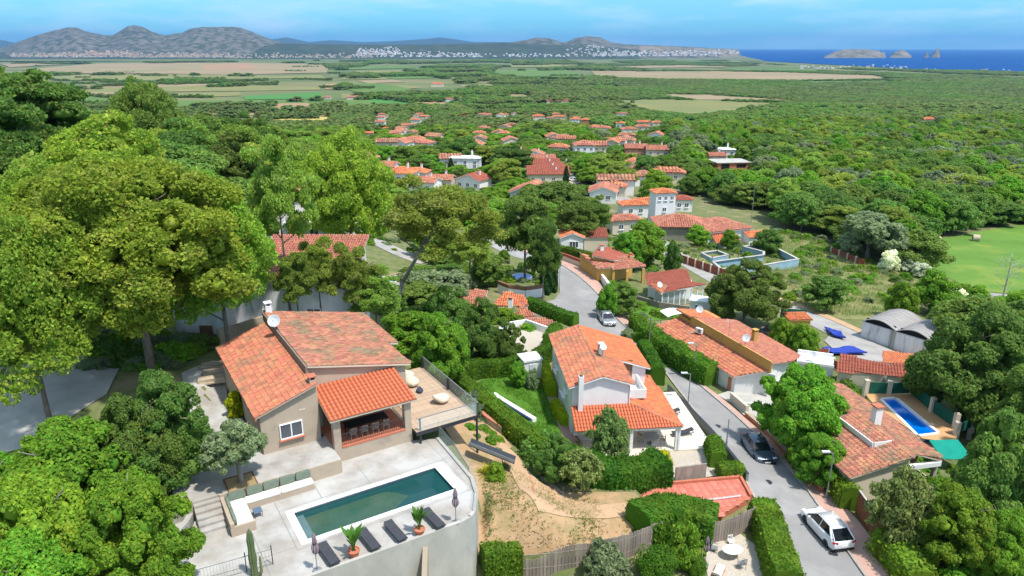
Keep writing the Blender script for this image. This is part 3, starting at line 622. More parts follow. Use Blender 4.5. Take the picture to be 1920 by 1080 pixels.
# near trees (full leaf), then the same kinds lighter for the middle distance
proto('big_pine', 'lf_pine', 'bark_pine', 16, 19, 70, 105000, .235, (.09, .17), .22, g, 'tuft', 1.0, .75, .55, .85, .45, .32, 12, .16)
proto('big_pine2', 'lf_pine', 'bark_pine', 12, 16, 40, 48000, .25, (.12, .22), .22, g, 'tuft', 1.0, .75, .55, .85, .45, .28, 9, .18)
proto('grey_pine', 'lf_pine2', 'bark_pine', 8, 16, 26, 24000, .20, (.13, .23), .48, g, 'tuft', 1.1, .9, 0, .75, .5, .2, 14, .34, (.5, 1.2))
proto('lean_pine', 'lf_pine2', 'bark_grey', 9, 17, 24, 20000, .20, (.14, .22), .52, g, 'tuft', 1.1, .9, 0, .8, .5, .24, 10, .4, (.5, 1.2), lean=6.)
proto('dark_pine', 'lf_dark', 'bark_pine', 9, 12, 28, 20000, .27, (.13, .24), .28, g, 'tuft', 1.0, .7, .8, .6, .45, .2, 8, .2)
proto('stone_pine', 'lf_dark', 'bark_pine', 14, 12, 44, 32000, .27, (.12, .19), .38, g, 'tuft', .9, .7, .82, .8, .2, .3, 10, .10)
proto('oak_near', 'lf_oak', 'bark_grey', 9, 9, 38, 52000, .19, (.11, .22), .10, g, 'quad', 1.3, .7, .80, .8, .4, .2, 8, .18)
proto('broad_near', 'lf_broad', 'bark_grey', 9, 9, 40, 60000, .19, (.11, .21), .08, g, 'quad', 1.4, .7, .80, .8, .4, .2, 8, .18)
proto('oak_mid', 'lf_oak', 'bark_grey', 9, 9, 24, 10500, .34, (.16, .26), .08, g, 'quad', 1.2, .65, .84, .8, .4, .2, 5, .18)
proto('oak_mid2', 'lf_oak', 'bark_grey', 8, 10, 22, 10500, .34, (.16, .28), .08, g, 'quad', 1.2, .65, .84, .7, .4, .2, 5, .25)
proto('broad_mid', 'lf_broad', 'bark_grey', 9, 9, 24, 10500, .34, (.16, .26), .08, g, 'quad', 1.2, .65, .84, .8, .4, .2, 5, .18)
proto('pine_mid', 'lf_pine2', 'bark_pine', 9, 12, 26, 10500, .34, (.15, .24), .25, g, 'tuft', 1.0, .7, .82, .65, .4, .2, 5, .2)
proto('dark_mid', 'lf_dark', 'bark_pine', 9, 11, 24, 10000, .34, (.15, .26), .22, g, 'tuft', 1.0, .7, .84, .65, .4, .2, 5, .2)
proto('olive_near', 'lf_olive', 'bark_grey', 3.6, 3.6, 26, 15000, .11, (.14, .24), .34, g, 'quad', 2.2, .9, .5, .8, .45, .20, 7, .2, (.3, 1.15))
proto('olive_mid', 'lf_olive', 'bark_grey', 7, 7, 22, 9000, .30, (.16, .26), .12, g, 'quad', 1.6, .8, .75, .8, .45, .18, 6, .2, (.6, 1.12))
proto('wispy_near', 'lf_airy', 'bark_grey', 6, 6, 26, 6000, .19, (.14, .24), .15, g, 'quad', 2., 1., 0, .9, .45, .10, 10, .3, (.1, 1.15))
proto('bush', 'lf_broad', 'bark_grey', 3, 2.2, 16, 4200, .17, (.2, .3), .0, g, 'quad', 1.3, .65, .85, .8, .3, .04, 3, .2)
proto('bush_dark', 'lf_oak', 'bark_grey', 3, 2.4, 16, 3600, .20, (.2, .3), .0, g, 'quad', 1.3, .65, .85, .8, .3, .04, 3, .2)
proto('bush_yellow', 'lf_yel', 'bark_grey', 2, 2.4, 14, 2600, .17, (.2, .32), .05, g, 'quad', 1.6, .8, .7, .8, .35, .04, 3, .25)
proto('bush_olive', 'lf_olive', 'bark_grey', 3, 2.6, 15, 4200, .16, (.2, .3), .0, g, 'quad', 1.8, .9, .6, .8, .3, .04, 3, .3, (.5, 1.15))
proto('ball_bush', 'lf_hedge', 'bark_grey', 2.4, 2.0, 5, 9000, .085, (.42, .46), .0, g, 'quad', 1.2, .5, .96, .95, .4, .04, 2, .02, (.96, 1.04))
proto('blossom', 'lf_white', 'bark_grey', 5, 4.5, 22, 5500, .24, (.16, .26), .0, g, 'quad', 1.2, .7, .8, .8, .35, .08, 4, .2)
proto('far_a', 'lf_far', 'bark_grey', 9, 9, 9, 420, 1.3, (.24, .34), .0, g, 'quad', 1.1, .6, .88, .8, .35, .2, 2, .2)
proto('far_b', 'lf_oak', 'bark_grey', 9, 9, 9, 420, 1.3, (.24, .34), .05, g, 'quad', 1.1, .6, .88, .8, .35, .2, 2, .2)
proto('far_c', 'lf_far', 'bark_grey', 9, 9, 9, 420, 1.3, (.24, .34), .0, g, 'quad', 1.1, .6, .88, .8, .35, .2, 2, .2)
# cypress: narrow flame
def cypress(key, m, W_, H_, n, size):
    z = g.uniform(0, 1, n) ** .9; a = g.uniform(0, 2 * math.pi, n); rad = W_ / 2 * np.sin(np.clip(z * .93 + .07, 0, 1) ** .75 * math.pi) ** .6 * g.uniform(.82, 1.08, n) * (1 + .12 * np.sin(a * 5 + z * 14))
    p = np.stack([np.cos(a) * rad, np.sin(a) * rad, z * H_], 1); d = np.stack([np.cos(a), np.sin(a), np.full(n, .9)], 1)
    v = leaves(p, d, size, g, 1.5, .4); mb = MB(); prof = [(W_ / 2 * .85 * math.sin((t * .93 + .07) ** .75 * math.pi) ** .6 + .01, t * H_) for t in np.linspace(0, 1, 10)]; mb.lathe(prof, n=12)
    nv = len(v); me = bpy.data.meshes.new(key + '_crown'); me.from_pydata([tuple(q_) for q_ in v] + mb.v, [], [tuple(range(i, i + 4)) for i in range(0, nv, 4)] + [tuple(i + nv for i in f) for f in mb.f]); me.materials.append(m)
    t = MB().tube((0, 0, -.5), (0, 0, H_ * .5), .12, .06); PROTO[key] = (me, mesh(key + '_trunk', t.v, t.f, M['bark_grey']), W_, H_)
cypress('cypress', M['lf_cyp'], 1.6, 8, 5000, .16); cypress('cypress_fat', M['lf_hedge'], 2.4, 4, 4000, .13)

KEEP = []       # pictures of things behind that the photograph shows uncovered: (x0, y0, x1, y1, distance)
OCC = []        # ground already taken: (x, y, radius)
TREES = []
NAMES = {'big_pine': ('pine_tree', 'tree'), 'big_pine2': ('pine_tree', 'tree'), 'grey_pine': ('pine_tree', 'tree'), 'lean_pine': ('pine_tree', 'tree'), 'dark_pine': ('pine_tree', 'tree'), 'dark_mid': ('pine_tree', 'tree'), 'pine_mid': ('pine_tree', 'tree'), 'stone_pine': ('umbrella_pine', 'tree'),
         'oak_near': ('oak_tree', 'tree'), 'oak_mid': ('oak_tree', 'tree'), 'oak_mid2': ('oak_tree', 'tree'), 'broad_near': ('leafy_tree', 'tree'), 'broad_mid': ('leafy_tree', 'tree'), 'olive_near': ('olive_tree', 'tree'), 'olive_mid': ('olive_tree', 'tree'), 'wispy_near': ('airy_tree', 'tree'),
         'bush': ('green_bush', 'bush'), 'bush_dark': ('dark_bush', 'bush'), 'bush_yellow': ('yellow_bush', 'bush'), 'bush_olive': ('grey_bush', 'bush'), 'ball_bush': ('clipped_bush', 'bush'), 'blossom': ('blossoming_shrub', 'shrub'), 'cypress': ('cypress', 'tree'), 'cypress_fat': ('cypress', 'tree')}
def tree_at(key, loc, W_, H_, label, group=None, rot=None, nm=None):
    cm, tm_, w0, h0 = PROTO[key]; nme, cat = NAMES[key]
    t = thing(nm or nme, label, cat, (loc[0], loc[1], loc[2] - .1), rng.uniform(0, 6.28) if rot is None else rot, group, (W_ / w0, W_ / w0, H_ / h0))
    link('crown', cm, t); link('trunk', tm_, t); OCC.append((loc[0], loc[1], W_ * .36)); return t
def tree(key, px, py, H_, wpx, label, group=None, rot=None, nm=None):
    """tree of height H_ whose top shows at (px, py) and whose crown is wpx pixels wide"""
    p = Gtop(px, py, H_); d = p.y * CC - (p.z + H_ * .6 - CZ) * CS
    return tree_at(key, p, wpx * d / FPX * .9, H_ * .99, label, group, rot, nm)
def tree_b(key, px, py, H_, W_, label, group=None, rot=None):
    return tree_at(key, G(px, py), W_, H_, label, group, rot)

def hedge(pts, w, h, label, m='lf_hedge', size=.13, dens=120, rough=.08, base=None, name='hedge', group=None, world=False, wav=.12):
    """a clipped hedge along a line of ground pixels"""
    wpts = [Vector((p[0], p[1])) if world else G(*p).to_2d() for p in pts]; s = []
    for a, b in zip(wpts[:-1], wpts[1:]):
        n = max(1, int((b - a).length / .5)); s += [a.lerp(b, k / n) for k in range(n)]
    s.append(wpts[-1]); o0 = s[0]; z00 = T(o0.x, o0.y)
    mb = MB(); P_ = []; D_ = []; prev = None
    for i, p in enumerate(s):
        d = (s[min(i + 1, len(s) - 1)] - s[max(i - 1, 0)]).normalized(); n = Vector((d.y, -d.x)); zb = (base if base is not None else T(p.x, p.y))
        ww = w / 2 * (1 + wav * mnoise.noise(Vector((i * .35, 0, 3)))); hh = h * (1 + wav * .7 * mnoise.noise(Vector((i * .3, 5, 1))))
        row = []
        for (a, z) in ((-1, -.4), (-1.0, hh * .55), (-.85, hh * .92), (0, hh), (.85, hh * .92), (1, hh * .55), (1, -.4)):
            q_ = p + n * (a * ww); row.append(Vector((q_.x - o0.x, q_.y - o0.y, zb + z - z00)))
        if prev:
            L_ = (row[3] - prev[3]).length
            for k in range(6):
                a_, b_, c_, d_ = prev[k], prev[k + 1], row[k + 1], row[k]; area = ((b_ - a_).cross(d_ - a_)).length; cnt = int(area * dens + rng.random())
                nn = (d_ - a_).cross(b_ - a_).normalized()
                if nn.dot(Vector((n.x, n.y, 0)) * (k - 2.5)) < 0 and k not in (2, 3): nn = -nn
                if k in (2, 3) and nn.z < 0: nn = -nn
                uv = nr.random((cnt, 2))
                if cnt:
                    A_, B_, C_, E_ = (np.array(t_) for t_ in (a_, b_, c_, d_)); u_, v_ = uv[:, :1], uv[:, 1:]
                    pp = (A_ * (1 - u_) + B_ * u_) * (1 - v_) + (E_ * (1 - u_) + C_ * u_) * v_; P_.append(pp + np.array(nn) * nr.normal(0, rough, (cnt, 1)) + np.array(nn) * .02); D_.append(np.tile(np.array(nn), (cnt, 1)))
            v0 = len(mb.v); mb.v += [tuple(t_) for t_ in prev] + [tuple(t_) for t_ in row]; mb.f += [(v0 + k, v0 + k + 7, v0 + k + 8, v0 + k + 1) for k in range(6)]
            if i == 1: mb.f.append(tuple(v0 + k for k in range(7)))
            if i == len(s) - 1: mb.f.append(tuple(v0 + 7 + k for k in range(6, -1, -1)))
        prev = row
    # ends
    for row, sg in ((None, 0),): pass
    lv = leaves(np.concatenate(P_), np.concatenate(D_), size, nr, 1.3, .6); nv = len(lv)
    me = bpy.data.meshes.new(name); me.from_pydata([tuple(t_) for t_ in lv] + mb.v, [], [tuple(range(i, i + 4)) for i in range(0, nv, 4)] + [tuple(i + nv for i in f) for f in mb.f])
    me.materials.append(M[m]); me.update(); o = link(name, me, None, (o0.x, o0.y, z00)); tag(o, label, 'hedge', group)
    for p in s[::4]: OCC.append((p.x, p.y, w * .6))
    return o

def scatter(name, pts, keys, label=None):
    """uncountable vegetation: one object per leaf kind, points carrying scaled crowns; pts rows (x, y, z, sx, sz, rot)"""
    pts = np.asarray(pts); ix = nr.integers(0, len(keys), len(pts))
    for k, key in enumerate(keys):
        p = pts[ix == k]
        if not len(p): continue
        cm, tm_, w0, h0 = PROTO[key]
        src = bpy.data.objects.get('source_' + key) or bpy.data.objects.new('source_' + key, cm)
        me = bpy.data.meshes.new(name); me.vertices.add(len(p)); me.vertices.foreach_set('co', p[:, :3].astype('f').ravel())
        a = me.attributes.new('scl', 'FLOAT_VECTOR', 'POINT'); a.data.foreach_set('vector', np.stack([p[:, 3] / w0, p[:, 3] / w0, p[:, 4] / h0], 1).astype('f').ravel())
        a = me.attributes.new('rot', 'FLOAT_VECTOR', 'POINT'); a.data.foreach_set('vector', np.stack([p[:, 5] * 0, p[:, 5] * 0, p[:, 5]], 1).astype('f').ravel())
        ng = bpy.data.node_groups.new('scatter_' + key, 'GeometryNodeTree'); ng.interface.new_socket('Geometry', in_out='INPUT', socket_type='NodeSocketGeometry'); ng.interface.new_socket('Geometry', in_out='OUTPUT', socket_type='NodeSocketGeometry')
        N = ng.nodes; i = N.new('NodeGroupInput'); o_ = N.new('NodeGroupOutput'); ip = N.new('GeometryNodeInstanceOnPoints'); oi = N.new('GeometryNodeObjectInfo'); oi.inputs['Object'].default_value = src; oi.inputs['As Instance'].default_value = True
        s1 = N.new('GeometryNodeInputNamedAttribute'); s1.data_type = 'FLOAT_VECTOR'; s1.inputs[0].default_value = 'scl'; s2 = N.new('GeometryNodeInputNamedAttribute'); s2.data_type = 'FLOAT_VECTOR'; s2.inputs[0].default_value = 'rot'
        K = ng.links.new; K(i.outputs[0], ip.inputs['Points']); K(oi.outputs['Geometry'], ip.inputs['Instance']); K(s1.outputs[0], ip.inputs['Scale']); K(s2.outputs[0], ip.inputs['Rotation']); K(ip.outputs[0], o_.inputs[0])
        o = link(name, me); o.modifiers.new('scatter', 'NODES').node_group = ng; tag(o, kind='stuff')
        if label: o['label'] = label
# ================================================================ BUILDING PIECES
def _pframe(poly):
    a = [Vector(p) for p in poly]; n = Vector((0, 0, 0))
    for i in range(len(a)): n += a[i].cross(a[(i + 1) % len(a)])
    n.normalize()
    if n.z < 0: n = -n
    d = Vector((0, 0, -1)); d = d - n * d.dot(n)
    d = d.normalized() if d.length > .01 else Vector((0, -1, 0))
    return a, n, d, d.cross(n).normalized()
def roof(parent, poly, m='tile_old', tw=.24, tl=.40, fascia='white_wall', th=.14, singly=False, name='roof', under=True, limit=99999):
    """a sloping roof face laid with barrel tiles; poly in the building's own coordinates"""
    a, n, d, s = _pframe(poly); ob = MB().slab([p - n * .02 for p in a], th).build(name, M[fascia], parent)
    if under: MB().slab([p - n * .002 for p in a], .012).build('underlay', M['under'], ob)
    c0 = sum(a, Vector()) / len(a); P2 = [((p - c0).dot(s), (p - c0).dot(d)) for p in a]
    x0 = min(p[0] for p in P2); x1 = max(p[0] for p in P2); y0 = min(p[1] for p in P2); y1 = max(p[1] for p in P2)
    nx = max(1, round((x1 - x0) / tw)); w = (x1 - x0) / nx; ny = max(1, round((y1 - y0) / tl)); l = (y1 - y0) / ny
    r = w * .47; arc = [(-r, 0), (-r * .62, r * .66), (0, r * .86), (r * .62, r * .66), (r, 0)] if tw < .3 else [(-r, 0), (-r * .5, r * .7), (r * .5, r * .7), (r, 0)]
    k = len(arc); base = np.array([(x, -l * .55, z) for x, z in [(q[0] * .86, q[1] * .86) for q in arc]] + [(x, l * .5, z + .022) for x, z in arc])
    faces = np.array([(i, i + k, i + k + 1, i + 1) for i in range(k - 1)]); cells = []
    for j in range(ny):
        for i in range(nx):
            cx, cy = x0 + (i + .5) * w, y0 + (j + .5) * l
            if inpoly(cx, cy, P2) or inpoly(cx, cy - l * .3, P2) and inpoly(cx, cy + l * .1, P2): cells.append((cx, cy))
    A_ = np.array([s[:], d[:], n[:]]); c0n = np.array(c0[:])
    endf = tuple(range(k, 2 * k))
    if singly:
        tm_ = mesh('tile', base, [tuple(f) for f in faces] + [endf], M[m]); cells.sort(key=lambda c: -c[1])
        from mathutils import Matrix
        mt = Matrix(((s.x, d.x, n.x), (s.y, d.y, n.y), (s.z, d.z, n.z))).to_euler()
        for cx, cy in cells[:limit]:
            p = c0n + A_[0] * (cx + rng.uniform(-.006, .006)) + A_[1] * (cy + rng.uniform(-.008, .008)); e = mt.copy(); e.rotate_axis('Z', rng.uniform(-.02, .02))
            link('tile', tm_, ob, p, e)
        cells = cells[limit:]
        if not cells: return ob
    jt = nr.normal(0, .012 * tw / .24, (len(cells), 3)); jt[:, 2] = np.abs(jt[:, 2]) * .5; C_ = np.array([(c[0], c[1], 0) for c in cells]) + jt
    ang = nr.normal(0, .025, len(cells)); ca, sa = np.cos(ang)[:, None], np.sin(ang)[:, None]
    lx = base[None, :, 0] * ca - base[None, :, 1] * sa * .5; ly = base[None, :, 1] + base[None, :, 0] * sa; V_ = np.stack([lx, ly, np.broadcast_to(base[None, :, 2], lx.shape)], -1) + C_[:, None]
    Vw = V_.reshape(-1, 3) @ A_ + c0n; F_ = (np.arange(len(cells))[:, None, None] * 2 * k + faces[None]).reshape(-1, 4)
    if k == 5: ef = np.arange(len(cells))[:, None] * 2 * k + np.array([[k, k + 1, k + 3, k + 4]]); F_ = np.concatenate([F_, ef])
    o = link('tiles', npmesh('tiles', Vw, F_, M[m]), ob); o['kind'] = 'stuff'
    return ob
def ridge_caps(parent, a, b, m='tile_old', r=.14, l=.42):
    a, b = Vector(a), Vector(b); d = (b - a); n = max(1, int(d.length / l)); mb = MB(); d /= n; q = d.to_track_quat('Y', 'Z')
    for i in range(n):
        p = a + d * i; A0 = [(-r, 0, -.04), (-r * .6, 0, r * .6), (r * .6, 0, r * .6), (r, 0, -.04)]; D_ = d.length * 1.08
        v = [p + q @ Vector(t) for t in A0] + [p + q @ Vector((t[0] * .86, D_, t[2] * .86 - .01)) for t in A0]
        mb.add(v, [(0, 1, 5, 4), (1, 2, 6, 5), (2, 3, 7, 6), (3, 2, 1, 0)])
    o = mb.build('ridge_tiles', M[m], parent); o['kind'] = 'stuff'; return o
_wm = {}
def window(parent, u, v, z, w=1.2, h=1.1, rot=0, frame='white_paint', sill='white_paint', bars=1, shutter=None, name='window', arch=False):
    key = (w, h, frame, bars)
    if key not in _wm:
        f = MB(); t = .07
        f.box((0, -.03, h / 2 - t / 2), (w, .1, t)); f.box((0, -.03, -h / 2 + t / 2), (w, .1, t)); f.box((-w / 2 + t / 2, -.03, 0), (t, .1, h - 2 * t)); f.box((w / 2 - t / 2, -.03, 0), (t, .1, h - 2 * t))
        for i in range(bars): f.box((-w / 2 + w * (i + 1) / (bars + 1), -.03, 0), (t * 1.1, .09, h - 2 * t))
        p = MB(); p.box((0, .0, 0), (w - 2 * t, .03, h - 2 * t)); s_ = MB(); s_.box((0, -.09, -h / 2 - .04), (w + .16, .24, .07))
        _wm[key] = (mesh('window', f.v, f.f, M[frame]), mesh('pane', p.v, p.f, M['pane']), mesh('sill', s_.v, s_.f, M[sill or 'white_paint']))
    a, b, c = _wm[key]; o = link(name, a, parent, (u, v, z), rot); link('pane', b, o)
    if sill: link('sill', c, o)
    if shutter:
        for sg in (-1, 1):
            sm = MB().box((0, 0, 0), (w * .48, .05, h)); link('shutter', mesh('shutter', sm.v, sm.f, M[shutter]), o, (sg * w * .75, -.05, 0))
    return o
def door(parent, u, v, z, w=.95, h=2.1, rot=0, m='wood_brown'):
    o = MB().box((0, -.02, h / 2), (w, .08, h)).build('door', M[m], parent, False, (u, v, z), rot); MB().box((w * .38, -.09, h * .48), (.03, .06, .12)).build('handle', M['dark_metal'], o); return o
def chimney(parent, u, v, z0, z1, w=.55, d=.5, m='white_wall', cap='terracotta', pot=True):
    o = MB().b2((u - w / 2, v - d / 2, z0), (u + w / 2, v + d / 2, z1)).build('chimney', M[m], parent)
    if pot:
        q = MB()
        for a in (-1, 1):
            for b in (-1, 1): q.box((u + a * w * .38, v + b * d * .38, z1 + .11), (w * .2, d * .2, .22))
        q.build('vent_posts', M[m], o)
        MB().b2((u - w * .3, v - d * .3, z1), (u + w * .3, v + d * .3, z1 + .18)).build('flue', M['black'], o)
        c = MB(); c.prism([(u - w * .62, v - d * .62), (u + w * .62, v - d * .62), (u + w * .62, v + d * .62), (u - w * .62, v + d * .62)], z1 + .22, z1 + .29); c.build('cap', M[cap], o)
    else: MB().b2((u - w * .34, v - d * .34, z1), (u + w * .34, v + d * .34, z1 + .03)).build('flue', M['black'], o)
    return o
def dish(parent, u, v, z, r=.5, rot=0, tilt=.9, m='dish'):
    prof = [(.02, .0), (r * .4, r * .04), (r * .75, r * .15), (r, r * .28), (r * 1.02, r * .28), (r * .75, r * .11), (.02, -.03)]
    o = MB().lathe(prof, n=18).build('satellite_dish', M[m], parent, True, (u, v, z), (tilt, 0, rot))
    MB().tube((0, -r, .1), (0, -.05, r * .85), .015).tube((0, -.05, r * .85), (0, .02, r * .8), .04).build('receiver_arm', M['grey_metal'], o)
    MB().tube((u, v, z - .75), (u, v, z), .03).build('mast', M['grey_metal'], parent); return o
def aircon(parent, u, v, z, rot=0):
    o = MB().box((0, 0, .3), (.85, .35, .6)).build('air_conditioner', M['white_paint'], parent, False, (u, v, z), rot)
    MB().tube((.12, -.19, .3), (.12, -.17, .3), .22, n=16).build('fan_grille', M['grey_metal'], o); return o
def railing(parent, pts, h=.95, step=.12, m='dark_metal', name='railing', bar=.012, post=None, single=True):
    """a rail with upright bars, each bar a piece"""
    mb = MB(); bars = []
    for a, b in zip(pts[:-1], pts[1:]):
        a, b = Vector(a), Vector(b); mb.tube(a + Vector((0, 0, h)), b + Vector((0, 0, h)), .022, n=6); mb.tube(a + Vector((0, 0, .08)), b + Vector((0, 0, .08)), .015, n=6)
        n = max(1, int((b - a).length / step)); bars += [a.lerp(b, k / n) for k in range(n + 1)]
    o = mb.build(name, M[m], parent)
    bm_ = MB().tube((0, 0, 0), (0, 0, h), bar, n=5); bme = mesh('bar', bm_.v, bm_.f, M[m])
    for p in bars: link('bar', bme, o, p)
    return o
def antenna(parent, u, v, z, h=2.2):
    o = MB().tube((u, v, z), (u, v, z + h), .02, n=5)
    for k in range(5): o.tube((u - .35 + k * .03, v + .12 * k - .2, z + h - .15), (u + .35 - k * .03, v + .12 * k - .2, z + h - .15), .01, n=4)
    o.tube((u, v - .3, z + h - .15), (u, v + .4, z + h - .15), .012, n=4); return o.build('antenna', M['grey_metal'], parent)
def keep_box(root, x0, x1, y0, y1, z0, z1, lo=.35):
    """remember what the photograph shows uncovered"""
    mt = [root.wo(u, v, z) if isinstance(root, Fr) else root.matrix_basis @ Vector((u, v, z)) for u in (x0, x1) for v in (y0, y1) for z in (z0 + (z1 - z0) * lo, z1)]
    q = [pix(p.x, p.y, p.z) for p in mt]; KEEP.append((min(a[0] for a in q), min(a[1] for a in q), max(a[0] for a in q), max(a[1] for a in q), min(p.y for p in mt)))
    c = root.wo((x0 + x1) / 2, (y0 + y1) / 2) if isinstance(root, Fr) else root.matrix_basis @ Vector(((x0 + x1) / 2, (y0 + y1) / 2, 0)); OCC.append((c.x, c.y, max(x1 - x0, y1 - y0) * .45))
def block(parent, x0, x1, y0, y1, z0, z1, wall='white_wall', roofk='gable_x', pitch=.32, over=.35, tile='tile_old', tw=.3, tl=.5, fascia=None, name='wall', ridge=True):
    """walls with a tiled roof: gable_x / gable_y (ridge along), hip, mono_f/b/l/r (low side), flat"""
    fa = fascia or wall; X0, X1, Y0, Y1 = x0 - over, x1 + over, y0 - over, y1 + over; zc = []
    if roofk == 'gable_x':
        yc = (y0 + y1) / 2; hh = (y1 - y0) / 2 * pitch; zr = z1 + hh; ze = z1 - over * pitch
        MB().add([(x0,y0,z0),(x1,y0,z0),(x1,y1,z0),(x0,y1,z0),(x0,y0,z1),(x1,y0,z1),(x1,y1,z1),(x0,y1,z1),(x0,yc,zr),(x1,yc,zr)],[(0,3,2,1),(0,1,5,4),(1,2,6,9,5),(2,3,7,6),(3,0,4,8,7),(4,5,9,8),(6,7,8,9)]).build(name, M[wall], parent)
        k = .17; fs = [[(X0,Y0,ze+k),(X1,Y0,ze+k),(X1,yc,zr+k),(X0,yc,zr+k)], [(X1,Y1,ze+k),(X0,Y1,ze+k),(X0,yc,zr+k),(X1,yc,zr+k)]]; rd = ((X0,yc,zr+k),(X1,yc,zr+k))
    elif roofk == 'gable_y':
        xc = (x0 + x1) / 2; hh = (x1 - x0) / 2 * pitch; zr = z1 + hh; ze = z1 - over * pitch
        MB().add([(x0,y0,z0),(x1,y0,z0),(x1,y1,z0),(x0,y1,z0),(x0,y0,z1),(x1,y0,z1),(x1,y1,z1),(x0,y1,z1),(xc,y0,zr),(xc,y1,zr)],[(0,3,2,1),(0,1,5,8,4),(1,2,6,5),(2,3,7,9,6),(3,0,4,7),(4,8,9,7),(5,6,9,8)]).build(name, M[wall], parent)
        k = .17; fs = [[(X0,Y0,ze+k),(xc,Y0,zr+k),(xc,Y1,zr+k),(X0,Y1,ze+k)], [(X1,Y1,ze+k),(xc,Y1,zr+k),(xc,Y0,zr+k),(X1,Y0,ze+k)]]; rd = ((xc,Y0,zr+k),(xc,Y1,zr+k))
    elif roofk == 'hip':
        MB().b2((x0,y0,z0),(x1,y1,z1)).build(name, M[wall], parent); lx, ly = X1-X0, Y1-Y0; k = .05; ze = z1 - over*pitch + k + .1
        if lx >= ly: r0, r1 = (X0+ly/2,(Y0+Y1)/2), (X1-ly/2,(Y0+Y1)/2); zr = ze + ly/2*pitch
        else: r0, r1 = ((X0+X1)/2,Y0+lx/2), ((X0+X1)/2,Y1-lx/2); zr = ze + lx/2*pitch
        A_,B_,C_,D_ = (X0,Y0,ze),(X1,Y0,ze),(X1,Y1,ze),(X0,Y1,ze); Q,U = (*r0,zr),(*r1,zr)
        fs = [[A_,B_,U,Q],[B_,C_,U],[C_,D_,Q,U],[D_,A_,Q]] if lx >= ly else [[A_,B_,Q],[B_,C_,U,Q],[C_,D_,U],[D_,A_,Q,U]]
        if (Vector(Q)-Vector(U)).length < .1: fs = [[A_,B_,Q],[B_,C_,Q],[C_,D_,Q],[D_,A_,Q]]
        rd = (Q,U); zc = [(A_,Q),(D_,Q if lx>=ly else U),(B_,U if lx>=ly else Q),(C_,U)]
    elif roofk.startswith('mono'):
        s_ = roofk[-1]; rise = ((y1-y0) if s_ in 'fb' else (x1-x0))*pitch; lo, hi = z1, z1+rise
        zz = {'f':(lo,lo,hi,hi),'b':(hi,hi,lo,lo),'l':(lo,hi,hi,lo),'r':(hi,lo,lo,hi)}[s_]
        MB().prism([(x0,y0),(x1,y0),(x1,y1),(x0,y1)], z0, list(zz)).build(name, M[wall], parent); k = .17; e = over*pitch
        zo = {'f':(lo-e,lo-e,hi+e,hi+e),'b':(hi+e,hi+e,lo-e,lo-e),'l':(lo-e,hi+e,hi+e,lo-e),'r':(hi+e,lo-e,lo-e,hi+e)}[s_]
        fs = [[(X0,Y0,zo[0]+k),(X1,Y0,zo[1]+k),(X1,Y1,zo[2]+k),(X0,Y1,zo[3]+k)]]; rd = None
    else:
        MB().b2((x0,y0,z0),(x1,y1,z1)).build(name, M[wall], parent); MB().b2((X0,Y0,z1),(X1,Y1,z1+.2)).build('flat_roof', M[fa], parent); return
    for f in fs: roof(parent, f, tile, tw, tl, fa)
    if rd and ridge:
        ridge_caps(parent, rd[0], rd[1], tile)
        for a, b in zc: ridge_caps(parent, a, b, tile)
def place(label, cat, A, B=None, deg=None, z=None, group=None, name='house'):
    """a building's root at ground pixel A, its front running towards ground pixel B"""
    a = G(*A) if z is None else P(A[0], A[1], z)
    if deg is None: b = P(B[0], B[1], a.z); deg = math.degrees(math.atan2(b.y - a.y, b.x - a.x)); L_ = (b - a).length
    else: L_ = 0
    f = Fr(a.x, a.y, a.z, deg); r = thing(name, label, cat, (a.x, a.y, a.z), R(deg), group); return r, f, L_
def wallrun(name, label, pts, w, h, m, cat='wall', cap=None, capm='coping', group=None, step=2.5, piers=None, pierm=None, world=False, level=None, extra=0., kind=None):
    """free-standing wall following ground pixels; one mesh, coping and piers as parts"""
    wp = [Vector((p[0], p[1])) if world else G(*p).to_2d() for p in pts]; o0 = wp[0]; z0 = T(o0.x, o0.y) if level is None else level; t = thing(name, label, cat, (o0.x, o0.y, z0), 0, group); 
    if kind: t['kind'] = kind
    mb = MB(); cb = MB(); pc = 0
    for i, (a, b) in enumerate(zip(wp[:-1], wp[1:])):
        n = max(1, int((b - a).length / step))
        for k in range(n):
            p, q = a.lerp(b, k / n), a.lerp(b, (k + 1) / n); d = (q - p).normalized(); nn = Vector((-d.y, d.x)) * w / 2
            zb = (min(T(p.x, p.y), T(q.x, q.y)) if level is None else level) - z0; zt = [(T(e.x, e.y) if level is None else level) - z0 + h for e in (p, q)]
            if level is None: zt = [zt[0], zt[1]]
            L2 = [p - nn - o0, q - nn - o0, q + nn - o0, p + nn - o0]
            mb.prism([(e.x, e.y) for e in L2], zb - 1 - extra, [zt[0], zt[1], zt[1], zt[0]])
            if cap: m2 = nn * (1 + .06 / w); L3 = [p - m2 - o0, q - m2 - o0, q + m2 - o0, p + m2 - o0]; cb.prism([(e.x, e.y) for e in L3], [zt[0] + .003, zt[1] + .003, zt[1] + .003, zt[0] + .003], [zt[0] + cap, zt[1] + cap, zt[1] + cap, zt[0] + cap])
            if piers and (pc % piers == 0): s_ = w * 1.3; MB().b2((p.x - o0.x - s_, p.y - o0.y - s_, zb - .5), (p.x - o0.x + s_, p.y - o0.y + s_, zt[0] + .18)).build('pier', M[pierm or m], t)
            pc += 1
        OCC.append((a.x, a.y, .8)); OCC.append(((a.x + b.x) / 2, (a.y + b.y) / 2, .8))
    mb.build('wall_body', M[m], t)
    if cap: cb.build('coping', M[capm], t)
    return t
